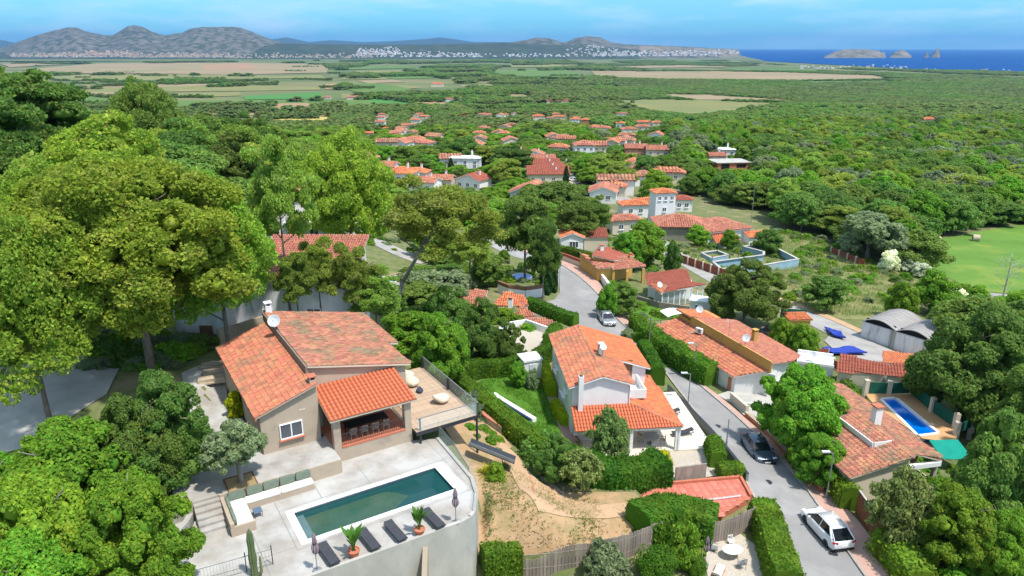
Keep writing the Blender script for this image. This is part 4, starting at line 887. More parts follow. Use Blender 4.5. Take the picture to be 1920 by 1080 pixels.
def lamp(px, py, h, label, m='grey_metal', arm=True, group=None, side=-1):
    p = G(px, py); t = thing('street_lamp', label, 'street lamp', p, 0, group); MB().lathe([(.09, -.1), (.09, .9), (.06, .92), (.045, h)], n=8).build('pole', M[m], t)
    if arm:
        MB().tube((0, 0, h - .02), (side * .55, 0, h + .12), .035).build('arm', M[m], t)
        MB().box((side * .62, 0, h + .13), (.62, .26, .10)).build('lamp_head', M['dish'], t)
    return t
def pole(px, py, h, label, r=.09, m='wood_old', name='utility_pole', cat='pole', group=None):
    p = G(px, py); t = thing(name, label, cat, p, 0, group); MB().lathe([(r, -.3), (r * .9, h * .5), (r * .7, h)], n=8).build('pole', M[m], t); MB().box((0, 0, h - .35), (.7, .08, .08)).build('crossarm', M[m], t); return t
def lounger(loc, rot, label, m='mesh_fabric', frame='dark_metal', group=None, back=.55):
    t = thing('sun_lounger', label, 'lounger', loc, rot, group); f = MB()
    for s_ in (-.29, .29): f.box((s_, .0, .3), (.04, 1.9, .04))
    for s_ in (-.95, -.3, .4, .95): f.box((0, s_, .3), (.6, .04, .04))
    f.build('frame', M[frame], t)
    for a in (-1, 1):
        for b in (-.75, .75): MB().tube((a * .27, b, 0), (a * .27, b, .29), .02, n=6).build('leg', M[frame], t)
    MB().box((0, -.32, .335), (.54, 1.22, .035)).build('seat', M[m], t)
    L_ = .72; MB().box((0, 0, L_ / 2), (.54, .035, L_)).build('backrest', M[m], t, False, (0, .30, .34), (-(math.pi / 2 - back), 0, 0)); return t
def chair(loc, rot, label, m='wood_brown', group=None, s=1., arms=True):
    t = thing('chair', label, 'chair', loc, rot, group, s); MB().box((0, 0, .44), (.46, .44, .04)).build('seat', M[m], t)
    for a in (-1, 1):
        for b in (-1, 1): MB().tube((a * .20, b * .19, 0), (a * .2, b * .19, .44), .018, n=6).build('leg', M[m], t)
    q = MB(); 
    for k in range(5): q.box((-.2 + .1 * k, .22, .66), (.03, .03, .4))
    q.box((0, .22, .86), (.46, .035, .06)).build('backrest', M[m], t)
    if arms: MB().box((-.23, 0, .64), (.04, .42, .03)).box((.23, 0, .64), (.04, .42, .03)).build('armrests', M[m], t)
    return t
def parasol(loc, label, m, h=2.5, open_r=None, lean=0., group=None):
    t = thing('parasol', label, 'parasol', loc, 0, group); MB().tube((0, 0, 0), (0, 0, h), .025).build('pole', M['grey_metal'], t); MB().lathe([(.26, 0), (.26, .06), (.05, .1), (.05, .3)], n=14).build('base', M['grey_metal'], t)
    if open_r: MB().lathe([(open_r, h - .45), (open_r * .5, h - .18), (.04, h)], n=8).build('canopy', M[m], t)
    else:
        v = []; n = 16; pr = [(.05, .45), (.15, .52), (.17, .6), (.11, .72), (.09, .74), (.12, .8), (.08, .92), (.02, 1.0)]; mb = MB()
        for r_, z in pr:
            for k in range(n): a = 2 * math.pi * k / n; q = r_ * (1 + .28 * math.cos(k * math.pi)); v.append((q * math.cos(a), q * math.sin(a), z * h))
        mb.add(v, [(j * n + k, j * n + (k + 1) % n, (j + 1) * n + (k + 1) % n, (j + 1) * n + k) for j in range(len(pr) - 1) for k in range(n)]).build('canopy', M[m], t)
        MB().lathe([(.115, h * .70), (.12, h * .72), (.115, h * .74)], n=12).build('tie', M['dark_metal'], t)
    return t
def potted_banana(loc, label, s=1., nl=9, group=None):
    t = thing('banana_plant', label, 'potted plant', loc, 0, group, s); MB().lathe([(.2, 0), (.28, .3), (.31, .32), (.31, .38), (.26, .38), (.25, .33)], n=14).build('pot', M['terracotta'], t)
    for k in range(nl):
        a = k * 2.4; ll = rng.uniform(1.1, 1.7); st = Vector((math.cos(a) * .05, math.sin(a) * .05, .35)); ln = rng.uniform(.15, .6); mb = MB(); pts = []
        for j in range(9):
            q = j / 8; pts.append(st + Vector((math.cos(a) * ln * q ** 1.6 * 1.1, math.sin(a) * ln * q ** 1.6 * 1.1, ll * (q - .28 * q ** 3 * (ln * 1.6)))))
        side = Vector((-math.sin(a), math.cos(a), 0)); vv = []; ff = []
        for j, p in enumerate(pts):
            q = j / 8; wd = (.02 if q < .35 else .125 * math.sin((q - .35) / .65 * math.pi * .92 + .15)); vv += [p - side * wd - Vector((0, 0, wd * .25)), p, p + side * wd - Vector((0, 0, wd * .25))]
            if j: ff += [(j * 3 - 3, j * 3 - 2, j * 3 + 1, j * 3), (j * 3 - 2, j * 3 - 1, j * 3 + 2, j * 3 + 1)]
        mb.add(vv, ff).build('leaf', M['lf_banana'], t)
    return t
def palm_fronds(t, z, n, L_, m='lf_palm', up=.6, wd=.35, droop=.9, seg=7):
    for k in range(n):
        a = k * 2.39996; e = rng.uniform(.1, up); mb = MB(); side = Vector((-math.sin(a), math.cos(a), 0)); p = Vector((0, 0, z)); pts = [p.copy()]
        for j in range(seg): el = e + .5 - droop * (j / seg) * 1.5; p = p + Vector((math.cos(a) * math.cos(el), math.sin(a) * math.cos(el), math.sin(el))) * (L_ / seg); pts.append(p.copy())
        for j in range(seg):
            for q in range(4):
                r_ = pts[j].lerp(pts[j + 1], q / 4); w_ = wd * math.sin((j + q / 4 + .6) / (seg + .8) * math.pi) + .03; dd = (pts[j + 1] - pts[j]).normalized() * w_ * .5
                for sg in (-1, 1): e_ = r_ + side * sg * w_ + dd - Vector((0, 0, w_ * .35)); mb.quad(r_, r_ + dd * .22, e_)
        mb.build('frond', M[m], t)
def yucca(loc, label, L_=.9, n=34, m='lf_yel', name='yucca', cat='plant'):
    t = thing(name, label, cat, loc); mb = MB()
    for k in range(n):
        a = k * 2.4; e = rng.uniform(.1, 1.4); d = Vector((math.cos(a) * math.cos(e), math.sin(a) * math.cos(e), math.sin(e))); s_ = Vector((-math.sin(a), math.cos(a), 0)) * .05; mid = d * L_ * .5; tip = d * L_ - Vector((0, 0, .25 * math.cos(e) * L_))
        mb.quad(-s_ * .6, s_ * .6, mid + s_, mid - s_); mb.quad(mid - s_, mid + s_, tip)
    mb.build('leaves', M[m], t); return t
# ================================================================ CARS
def carpaint(n, c, metal=.3): m = mat(n, c, None, rough=.22, spec=.6, metal=metal); m.node_tree.nodes['Principled BSDF'].inputs['Coat Weight'].default_value = .6; M[n] = m
carpaint('paint_white', (.72,.72,.72), 0); carpaint('paint_grey', (.10,.13,.18), .5); carpaint('paint_silver', (.48,.50,.53), .55); carpaint('paint_black', (.02,.02,.025), .2)
M['car_glass'] = mat('car_glass', (.012,.016,.022), None, rough=.05, spec=.9); M['lamp_red'] = mat('tail_lamp', (.42,.012,.02), None, rough=.2); M['lamp_clear'] = mat('head_lamp', (.75,.78,.82), None, rough=.1); M['rim'] = mat('alloy_rim', (.42,.43,.45), None, rough=.35, metal=.7)
CARP = {}
def car_meshes(kind, paint):
    # x across, y along (front is -y), SUV or saloon-like hatch
    suv = kind == 'suv'; Lh = 2.2; Wd = .92; H_ = 1.62 if suv else 1.46; belt = 1.02 if suv else .92; n = 15
    st = [(-2.20,.42,.62,.70),(-2.12,.30,.74,.82),(-1.85,.22,.84,.89),(-1.30,.20,.92,.92),(-.95,.20,belt-.02,.92),(-.2,.20,belt,.93),(.8,.20,belt+.02,.93),(1.5,.20,belt+.03,.92),(1.95,.24,belt+.02,.88),(2.14,.34,belt-.06,.82),(2.20,.46,.80,.74)]
    v = []; f = []; k = 8
    for y, zb, zt, w in st:
        v += [(-w*.86,y,zb),(-w,y,zb+.12),(-w*1.0,y,(zb+zt)/2),(-w*.93,y,zt-.03),(-w*.80,y,zt),(w*.80,y,zt),(w*.93,y,zt-.03),(w*1.0,y,(zb+zt)/2),(w,y,zb+.12),(w*.86,y,zb)]
    k = 10
    for j in range(len(st)-1):
        for i in range(k): a = j*k+i; b = j*k+(i+1)%k; f.append((a, b, b+k, a+k))
    f += [tuple(range(k)), tuple((len(st)-1)*k + i for i in range(k-1,-1,-1))]
    bm = bmesh.new(); vs = [bm.verts.new(p) for p in v]
    for q in f: bm.faces.new([vs[i] for i in q])
    bmesh.ops.recalc_face_normals(bm, faces=bm.faces[:]); bmesh.ops.subdivide_edges(bm, edges=bm.edges[:], cuts=1, use_grid_fill=True, smooth=.25)
    me = bpy.data.meshes.new('body'); bm.to_mesh(me); bm.free(); me.materials.append(M[paint]); me.polygons.foreach_set('use_smooth', [True]*len(me.polygons))
    # glasshouse and roof
    fr, ro0, ro1, bk = (-1.28, -.42, 1.22, 2.08) if suv else (-1.1, -.35, 1.15, 1.95)
    gh = [(fr,belt-.04,.80,.0),(ro0,H_-.06,.62,0),(.5,H_-.03,.63,0),(ro1,H_-.08,.60,0),(bk,belt-.02,.74,0)]
    gm = MB(); gv = []
    for y, z, w, _ in gh: gv += [(-w,y,z),(w,y,z)]
    lo = [(-.83,fr,belt-.05),(.83,fr,belt-.05),(-.82,bk,belt-.02),(.82,bk,belt-.02)]
    g_ = gm.add([( -.83,fr,belt-.05),(.83,fr,belt-.05),(.62,ro0,H_-.05),(-.62,ro0,H_-.05),(.60,ro1,H_-.07),(-.60,ro1,H_-.07),(.78,bk,belt),(-.78,bk,belt)], [(0,1,2,3),(3,2,4,5),(5,4,6,7),(1,6,4,2),(0,3,5,7)])
    rf = MB(); rv = [(-.615,ro0-.04,H_-.055),(.615,ro0-.04,H_-.055),(.64,.2,H_-.005),(-.64,.2,H_-.005),(.63,ro1*.75,H_-.015),(-.63,ro1*.75,H_-.015),(.60,ro1+.16,H_-.07),(-.60,ro1+.16,H_-.07)]
    rf.add([(x,y,z+.02) for x,y,z in rv] + [(x,y,z-.03) for x,y,z in rv], [(0,1,2,3),(3,2,4,5),(5,4,6,7),(0,8,9,1),(1,9,10,2),(2,10,12,4),(4,12,14,6),(6,14,15,7),(7,15,13,5),(5,13,11,3),(3,11,8,0)])
    pl = MB()   # pillars
    for sg in (-1, 1):
        pl.path([(sg*.82,fr,belt-.03),(sg*.63,ro0,H_-.04)], .035, 5); pl.path([(sg*.825,.25,belt),(sg*.635,.3,H_-.03)], .03, 5); pl.path([(sg*.80,bk-.32,belt),(sg*.62,ro1-.05,H_-.05)], [.11,.07], 6); pl.path([(sg*.77,bk,belt),(sg*.6,ro1+.05,H_-.06)], .04, 5)
    pl.path([(-.82,fr,belt-.03),(.82,fr,belt-.03)], .025, 5)
    ty = MB().lathe([(.2,-.11),(.30,-.115),(.335,-.08),(.34,0),(.335,.08),(.30,.115),(.2,.11)], n=20); rm = MB().lathe([(.02,.09),(.06,.10),(.2,.06),(.215,.115),(.225,.115),(.225,-.1),(.02,-.1)], n=20)
    for k_ in range(5): a = k_*2*math.pi/5; rm.box((math.cos(a)*.12, math.sin(a)*.12, .09), (.2,.045,.03), a)
    mm = lambda nme, b, mt, sm=False: mesh(nme, b.v, b.f, M[mt], sm)
    front = MB().box((0,-2.17,.62),(.95,.08,.16)); grille = mm('grille', front, 'black')
    return dict(body=me, glass=mm('windows', gm, 'car_glass'), roof=mm('roof', rf, paint, True), pillars=mm('pillars', pl, paint), tyre=mm('tyre', ty, 'tyre', True), rim=mm('rim', rm, 'rim'), grille=grille,
        arch=mm('wheel_arch', MB().lathe([(.02,-.04),(.40,-.04),(.40,.005),(.02,.005)], n=20), 'black'), sill=mm('lower_trim', MB().box((0,-2.15,.36),(1.5,.14,.14)).box((0,2.15,.40),(1.5,.14,.16)).box((-.90,0,.26),(.06,2.0,.13)).box((.90,0,.26),(.06,2.0,.13)), 'black'),
        hl=mm('headlight', MB().box((0,0,0),(.34,.16,.13)), 'lamp_clear'), tl=mm('tail_light', MB().box((0,0,0),(.36,.14,.13)), 'lamp_red'), plate=mm('number_plate', MB().box((0,0,0),(.5,.02,.11)), 'white_paint'), mirror=mm('mirror', MB().box((0,0,0),(.2,.1,.14)), paint), H=H_, belt=belt, bk=bk)
def car(loc, rot, kind, paint, label, group=None, s=1.):
    if (kind, paint) not in CARP: CARP[(kind, paint)] = car_meshes(kind, paint)
    c = CARP[(kind, paint)]; t = thing('parked_car', label, 'car', loc, rot, group, s); link('body', c['body'], t); link('windows', c['glass'], t); link('roof', c['roof'], t); link('pillars', c['pillars'], t); link('lower_trim', c['sill'], t); link('grille', c['grille'], t)
    for x in (-1, 1):
        for y in (-1.34, 1.33):
            w = link('wheel', c['tyre'], t, (x*.83, y, .34), (0, x*math.pi/2, 0)); link('rim', c['rim'], w); link('wheel_arch', c['arch'], w, (0, 0, .075))
        link('headlight', c['hl'], t, (x*.66, -2.02, .74), (0, 0, x*.35)); link('tail_light', c['tl'], t, (x*.70, 2.10, c['belt']-.12), (0, 0, -x*.35)); link('mirror', c['mirror'], t, (x*.98, -.82, c['belt']+.02))
    link('number_plate', c['plate'], t, (0, -2.225, .46)); link('number_plate', c['plate'], t, (0, 2.20, .66)); return t
def car_px(px, py, rot, *a, **k): p = G(px, py); return car((p.x, p.y, p.z + .05), rot, *a, **k)
# ================================================================ THE VILLA ON THE TERRACE
VX, VY, VD = -16.71, 42.08, 31.5
V = Fr(VX, VY, 8, VD); villa = thing('villa', 'sand-coloured villa with orange tiled roofs and a tiled porch above the teal pool', 'house', (VX, VY, 8), R(VD))
MB().prism([(0,0),(3.9,0),(3.9,13),(0,13)], -1.5, [2.98,4.25,4.25,2.98]).build('wall', M['sand_wall'], villa)
MB().b2((3.9,1.8,-1.5),(11.2,14,3.1)).prism([(3.9,1.8),(11.2,1.8),(11.2,14),(3.9,14)], 3.1, [4.82,3.3,3.3,4.82]).build('wall', M['sand_wall'], villa)
roof(villa, [(-.35,-.3,2.98),(3.9,-.3,4.42),(3.9,13.3,4.42),(-.35,13.3,2.98)], 'tile_old', .23, .38, 'sand_wall', .1)
MB().b2((-.25,-.34,2.8),(-.35,13.3,2.93)).build('gutter', M['terracotta'], villa)
roof(villa, [(3.85,1.5,5.02),(11.55,1.5,3.4),(11.55,14.3,3.4),(3.85,14.3,5.02)], 'tile_worn', .23, .38, 'cream_wall', .12)
roof(villa, [(11.56,6.2,3.38),(12.5,6.2,3.18),(12.5,14.3,3.18),(11.56,14.3,3.38)], 'tile_worn', .23, .38, 'cream_wall', .12)
MB().b2((11.2,6.4,-3),(12.2,14,3.1)).build('wall', M['sand_wall'], villa)
MB().b2((3.72,1.6,4.3),(3.88,14.1,4.98)).build('roof_parapet', mat('brown_render', (.27,.21,.165), (.22,.175,.14), 1), villa)
# porch
MB().b2((4.25,-1.95,-1.5),(9.95,1.8,.0)).build('porch_base', M['sand_wall'], villa)
fl = MB()
for i in range(14):
    for j in range(9): fl.box((4.5 + i * .39, -1.7 + j * .39, .012), (.37, .37, .02))
o = fl.build('floor_tiles', M['terracotta'], villa); o['kind'] = 'stuff'
for u, v, w, d in ((4.27,-1.93,.5,.45),(9.45,-1.93,.5,.45)): MB().b2((u,v,0),(u+w,v+d,2.15)).build('porch_pillar', M['sand_wall'], villa)
MB().b2((4.27,-1.98,2.15),(9.95,-1.6,2.3)).build('porch_beam', M['cream_wall'], villa); MB().b2((4.27,-1.6,2.16),(4.5,1.8,2.4)).build('porch_beam', M['sand_wall'], villa); MB().b2((9.7,-1.6,2.16),(9.93,1.8,2.4)).build('porch_beam', M['sand_wall'], villa)
MB().b2((4.8,-1.97,-.02),(9.45,-1.72,.12)).build('porch_kerb', M['terracotta'], villa)
railing(villa, [(4.8,-1.82,.12),(9.45,-1.82,.12)], .85, .16); railing(villa, [(9.85,-1.45,0),(9.85,1.5,0)], .85, .2)
roof(villa, [(4.0,-2.3,2.42),(10.3,-2.3,2.42),(10.3,1.75,3.28),(4.0,1.75,3.28)], 'tile_new', .30, .42, 'cream_wall', .12, singly=True)
chimney(villa, 3.75, .35, 0, 4.55, .45, .5, 'sand_wall', 'terracotta')
chimney(villa, 4.2, 14.0, 3.6, 5.6, .5, .5, 'white_wall', 'white_wall')
window(villa, 1.95, -.01, 1.35, 1.55, 1.15, 0, 'white_paint', 'terracotta')
MB().b2((2.6,-.02,2.6),(3.0,.02,2.68)).build('air_vent', M['cream_wall'], villa)
dish(villa, 3.7, 9.8, 5.7, .48, -.5, 1.15)
door(villa, 5.2, 1.79, 0, 1.1, 2.1)
window(villa, 7.6, 1.79, 1.2, 1.8, 1.8, 0, 'dark_metal', None)
keep_box(V, -.3, 12, -2, 14, 0, 5, .3); keep_box(V, 0, 4, 0, 1, -1, 3, 0)

def sheet(name, outer, holes, z, m, parent=None, kind=None, th=0):
    bm = bmesh.new(); 
    for ring in [outer] + holes:
        vs = [bm.verts.new((p[0], p[1], z)) for p in ring]
        for i in range(len(vs)): bm.edges.new((vs[i], vs[(i + 1) % len(vs)]))
    bmesh.ops.triangle_fill(bm, edges=bm.edges[:], use_beauty=True)
    for f in bm.faces:
        f.normal_update()
        if f.normal.z < 0: f.normal_flip()
    me = bpy.data.meshes.new(name); bm.to_mesh(me); bm.free(); me.materials.append(m); o = link(name, me, parent)
    if kind: tag(o, kind=kind)
    return o
pw = [P(x, y, 7) for x, y in [(552,962),(577,1014),(850,916),(815,876)]]; pl_ = [V.loc(p) for p in pw]
pu0 = (pl_[0].x + pl_[1].x) / 2; pu1 = (pl_[2].x + pl_[3].x) / 2; pv0 = (pl_[1].y + pl_[2].y) / 2; pv1 = (pl_[0].y + pl_[3].y) / 2
hole = [V.wo(u, v) for u, v in ((pu0,pv0),(pu1,pv0),(pu1,pv1),(pu0,pv1))]
edge_px = [(823,822),(887,897),(896,925),(895,940),(892,960),(884,972),(867,981),(780,1013),(690,1045),(587,1082),(480,1125),(400,1150),(330,1090),(345,1010),(362,985),(372,960)]
TW = [P(x, y, 7) for x, y in edge_px]
inner = [V.wo(-4.9,-3.2), V.wo(4.25,-3.2), V.wo(4.25,-1.9), V.wo(9.9,-1.9)]
terr_poly = [(p.x, p.y) for p in TW] + [(p.x, p.y) for p in inner]
sheet('terrace', terr_poly, [[(p.x, p.y) for p in hole]], 7, M['concrete'], None, 'structure')
up = [V.wo(-6.2,-3.2), V.wo(4.25,-3.2), V.wo(4.25,.3), V.wo(0,.3), V.wo(-.2,9), V.wo(-2.6,9), V.wo(-5.0,3)]
MB().prism([(p.x, p.y) for p in up], 6.5, 8.0).build('upper_terrace', M['concrete']); tag(bpy.data.objects['upper_terrace'], kind='structure')
MB().prism([tuple(V.wo(u,v)[:2]) for u,v in ((1.9,-3.3),(4.26,-3.3),(4.26,-3.19),(1.9,-3.19))], 6.5, 8.012).build('terrace_riser', M['sand_wall']); tag(bpy.data.objects['terrace_riser'], kind='structure')
MB().prism([tuple(V.wo(u,v)[:2]) for u,v in ((3.85,-3.3),(4.26,-3.3),(9.95,-2.02),(9.95,-1.94),(4.24,-1.94))], 6.5, 7.001).build('terrace_edge', M['concrete']); tag(bpy.data.objects['terrace_edge'], kind='structure')
# joints of the poured concrete
jm = MB()
for (ua, va, ub, vb) in ((pu0-.75,pv0-.6,pu0-.75,-4.3),(pu1+1.0,pv0-.4,pu1+1.0,-2.1),(pu0-.75,pv0-.62,pu1+1.0,pv0-.62),(pu0-.75,pv1+.6,pu1+1.0,pv1+.6),(2.2,pv1+.6,2.2,-3.4),(5.4,pv1+.6,5.4,-2.9),(pu0-2.6,-6.6,pu0-2.6,-11),(pu0-.75,-9.2,pu0-3.4,-9.2)):
    a, b = V.wo(ua, va, -.997), V.wo(ub, vb, -.997); d = (b - a).normalized(); n = Vector((-d.y, d.x, 0)) * .018; jm.quad(a - n, a + n, b + n, b - n)
tag(jm.build('terrace_joint', M['grey_metal']), kind='structure')
# retaining wall round the terrace
rw = thing('retaining_wall', 'tall curved concrete wall holding up the pool terrace', 'wall', (TW[0].x, TW[0].y, 3)); o0 = TW[0]
mb = MB(); cb = MB(); edg = TW[:12]
for a, b in zip(edg[:-1], edg[1:]):
    d = (b - a); d.z = 0; d.normalize(); n = Vector((d.y, -d.x, 0)) * -.22
    q = [(a.x-o0.x, a.y-o0.y), (b.x-o0.x, b.y-o0.y), (b.x-n.x-o0.x, b.y-n.y-o0.y), (a.x-n.x-o0.x, a.y-n.y-o0.y)]
    mb.prism(q, -4, 4.12)
mb.build('wall_body', M['concrete_wall'], rw)
gp = P(797, 1075, 5); MB().prism([(gp.x-o0.x-.15,gp.y-o0.y-1.6),(gp.x-o0.x+.15,gp.y-o0.y-1.6),(gp.x-o0.x+.15,gp.y-o0.y+.6),(gp.x-o0.x-.15,gp.y-o0.y+.6)], -4, [.6,.6,3.4,3.4]).build('buttress', M['sand_wall'], rw)
# the pool
pool = thing('swimming_pool', 'long rectangular pool of dark teal water with white coping on the villa terrace', 'swimming pool', (VX, VY, 7), R(VD))
w_ = .06; bs_ = MB()
bs_.b2((pu0-.05,pv0-.05,-1.6),(pu1+.05,pv1+.05,-1.5)); bs_.b2((pu0-w_,pv0-w_,-1.5),(pu0,pv1+w_,-.01)); bs_.b2((pu1,pv0-w_,-1.5),(pu1+w_,pv1+w_,-.01)); bs_.b2((pu0,pv0-w_,-1.5),(pu1,pv0,-.01)); bs_.b2((pu0,pv1,-1.5),(pu1,pv1+w_,-.01))
bs_.build('basin', mat('dark_slate_basin', (.07,.09,.13), (.055,.075,.11), 2.5, .6), pool)
for k in range(4): MB().b2((pu0,pv0,-1.5),(pu0+.55+k*.36,pv1,-.35-k*.27)).build('step', mat('grey_pool_step', (.40,.47,.50), (.34,.40,.43), 2), pool)
cw_ = .34
for a, b in (((pu0-.45,pv0-cw_,.0),(pu1+.75,pv0,.03)),((pu0-.45,pv1,.0),(pu1+.75,pv1+cw_,.03)),((pu0-.45,pv0,.0),(pu0,pv1,.03)),((pu1,pv0,.0),(pu1+.75,pv1,.03))): MB().b2((a[0],a[1],-.05),(b[0],b[1],.03)).build('coping', M['coping'], pool)
for t_ in (.25,.75): MB().b2((pu1+.3,pv0+(pv1-pv0)*t_-.12,.03),(pu1+.55,pv0+(pv1-pv0)*t_+.12,.036)).build('skimmer_lid', M['concrete_wall'], pool)
wm = bpy.data.materials.new('teal_pool_water'); wm.use_nodes = True; b_ = wm.node_tree.nodes['Principled BSDF']; b_.inputs['Base Color'].default_value = (.0,.095,.085,1); b_.inputs['Roughness'].default_value = .04; b_.inputs['Alpha'].default_value = .5; b_.inputs['Specular IOR Level'].default_value = .5
nn_ = wm.node_tree.nodes.new('ShaderNodeTexNoise'); nn_.inputs['Scale'].default_value = 3; bb_ = wm.node_tree.nodes.new('ShaderNodeBump'); bb_.inputs['Strength'].default_value = .06; wm.node_tree.links.new(nn_.outputs[0], bb_.inputs['Height']); wm.node_tree.links.new(bb_.outputs[0], b_.inputs['Normal'])
MB().quad((pu0,pv0,-.16),(pu1,pv0,-.16),(pu1,pv1,-.16),(pu0,pv1,-.16)).build('water', wm, pool)
# L-shaped bench
bn = thing('corner_bench', 'L-shaped built-in bench with cream seat cushions on the villa terrace', 'bench', (VX, VY, 7), R(VD))
MB().b2((-2.1,-4.2,0),(2.1,-3.3,.38)).b2((-3.2,-6.3,0),(-2.1,-3.3,.38)).build('base', M['sand_wall'], bn)
MB().b2((-3.45,-3.32,0),(2.1,-3.18,1.02)).b2((-3.45,-6.45,0),(-3.22,-3.3,.86)).b2((-3.22,-6.45,0),(-2.05,-6.3,.62)).build('back_wall', M['sand_wall'], bn)
def cushion(par, a, b, m, nm='seat_cushion', rx=0):
    bm = bmesh.new(); bmesh.ops.create_cube(bm, size=1); bmesh.ops.bevel(bm, geom=bm.edges[:], offset=.12, segments=2, profile=.6, affect='EDGES')
    c = [(a[i]+b[i])/2 for i in range(3)]; d = [abs(b[i]-a[i]) for i in range(3)]
    for v in bm.verts: v.co = Vector((v.co.x*d[0], v.co.y*d[1], v.co.z*d[2]))
    me = bpy.data.meshes.new(nm); bm.to_mesh(me); bm.free(); me.materials.append(M[m]); me.polygons.foreach_set('use_smooth',[True]*len(me.polygons)); return link(nm, me, par, c, (rx,0,0))
for a, b in (((-2.1,-4.2,.38),(0,-3.45,.52)),((0.02,-4.2,.38),(2.1,-3.45,.52)),((-3.2,-6.28,.38),(-2.1,-3.45,.52))): cushion(bn, a, b, 'cushion_cream')
for k in range(4): cushion(bn, (-1.9+k*1.02,-3.5,.52),(-.98+k*1.02,-3.34,1.08), 'cushion_green', 'back_cushion', -.15)
cushion(bn, (-3.0,-3.5,.52),(-2.0,-3.34,1.08), 'cushion_green', 'back_cushion', -.15)
for k in range(2): cushion(bn, (-3.22,-6.2+k*1.35,.52),(-3.02,-4.92+k*1.35,1.0), 'cushion_green', 'back_cushion')
tree_at('olive_near', V.wo(*V.loc(P(452,903,8))[:2], .1), 3.5, 4.0, 'silvery olive tree with a thick trunk growing from the square cut-out on the terrace')
# steps beside the bench
st = thing('garden_steps', 'five wide concrete steps going down beside the bench wall', 'steps', (VX, VY, 7), R(VD))
for k in range(5): MB().b2((-4.95,-5.3+k*.45,-.6),(-3.47,-4.85+k*.45+(.0 if k<4 else .0),.17*(k+1))).build('step', M['concrete'], st)
# side table, blue-grey
p = P(484, 966, 7); t = thing('side_table', 'small blue-grey metal side table at the end of the bench', 'table', p, R(VD)); MB().box((0,0,.36),(.5,.62,.03)).build('table_top', M['paint_table'] if 'paint_table' in M else mat('blue_grey_metal',(.10,.15,.22),None,rough=.4), t)
for a in (-1,1):
    for b in (-1,1): MB().tube((a*.21,b*.27,0),(a*.21,b*.27,.35),.015,n=6).build('leg', M['dark_metal'], t)
# loungers, plants, parasols
LL = [('nearest the lilac closed parasol at the bottom', 617, 1047), ('beside the first potted banana plant', 693, 1020), ('between the two potted banana plants', 742, 1004), ('beside the second potted banana plant at the far end', 813, 980)]
for s_, x, y in LL: p = P(x, y, 7); lounger(p, R(VD + 4), 'charcoal mesh sun lounger ' + s_, group='sun loungers by the teal pool', back=.12)
for s_, x, y, a in (('next to the second lounger', 664, 1043, 1.15), ('next to the last lounger at the far end', 787, 1002, 1.1)): potted_banana(P(x, y, 7), 'potted banana plant ' + s_, a, 12, 'potted banana plants by the teal pool')
M['lilac'] = mat('lilac_cloth', (.32,.24,.28), (.25,.185,.22), 6, .9)
parasol(P(595, 1070, 7), 'closed lilac parasol by the nearest lounger', 'lilac', 2.45); parasol(P(855, 980, 7), 'closed lilac parasol at the far end of the pool terrace', 'lilac', 2.45)
for s_, r_ in ((0, 1), (1, 2)): pass
# glass balustrade
gb = thing('glass_balustrade', 'clear glass balustrade along the curved edge of the pool terrace', 'balustrade', (TW[0].x, TW[0].y, 7))
for a, b in zip(TW[:4], TW[1:5]):
    n = max(1, round((b-a).length / 1.8))
    for k in range(n):
        p, q_ = a.lerp(b, (k+.02)/n) - TW[0], a.lerp(b, (k+.98)/n) - TW[0]; MB().add([(p.x,p.y,.12),(q_.x,q_.y,.12),(q_.x,q_.y,1.1),(p.x,p.y,1.1),(p.x+.015,p.y+.01,.12),(q_.x+.015,q_.y+.01,.12),(q_.x+.015,q_.y+.01,1.1),(p.x+.015,p.y+.01,1.1)],[(0,1,2,3),(7,6,5,4),(3,2,6,7),(0,3,7,4),(1,5,6,2),(0,4,5,1)]).build('glass_panel', M['glass'], gb)
# wooden deck
dk = thing('wooden_deck', 'raised wooden deck with glass rails beside the villa porch', 'deck', (VX, VY, 8), R(VD))
bd = MB().box((0,0,0),(4.95,.135,.035)); bme = mesh('board', bd.v, bd.f, M['wood_deck'])
for k in range(66): link('board', bme, dk, (12.45, -2.6 + k * .15, .02), (0, 0, rng.uniform(-.001, .001)))
MB().b2((9.96,-2.7,-.28),(15.0,-2.66,.0)).b2((14.94,-2.66,-.28),(15.0,7.3,.0)).b2((9.96,-2.66,-.12),(14.94,7.3,-.02)).build('deck_frame', M['dark_metal'], dk)
for u, v in ((14.9,-2.62),(14.9,2.2),(10.3,-2.6),(14.9,7.0)): MB().b2((u-.06,v-.06,-3.5),(u+.06,v+.06,1.0)).build('post', M['dark_metal'], dk)
for k in range(3): MB().b2((10.1+k*1.62,-2.69,.06),(10.1+k*1.62+1.56,-2.675,1.05)).build('glass_panel', M['glass'], dk)
for k in range(6): MB().b2((14.97,-2.6+k*1.62,.06),(14.985,-2.6+k*1.62+1.56,1.05)).build('glass_panel', M['glass'], dk)
MB().b2((9.96,-2.72,1.05),(15.0,-2.65,1.08)).b2((14.94,-2.65,1.05),(15.0,7.2,1.08)).build('handrail', M['grey_metal'], dk)
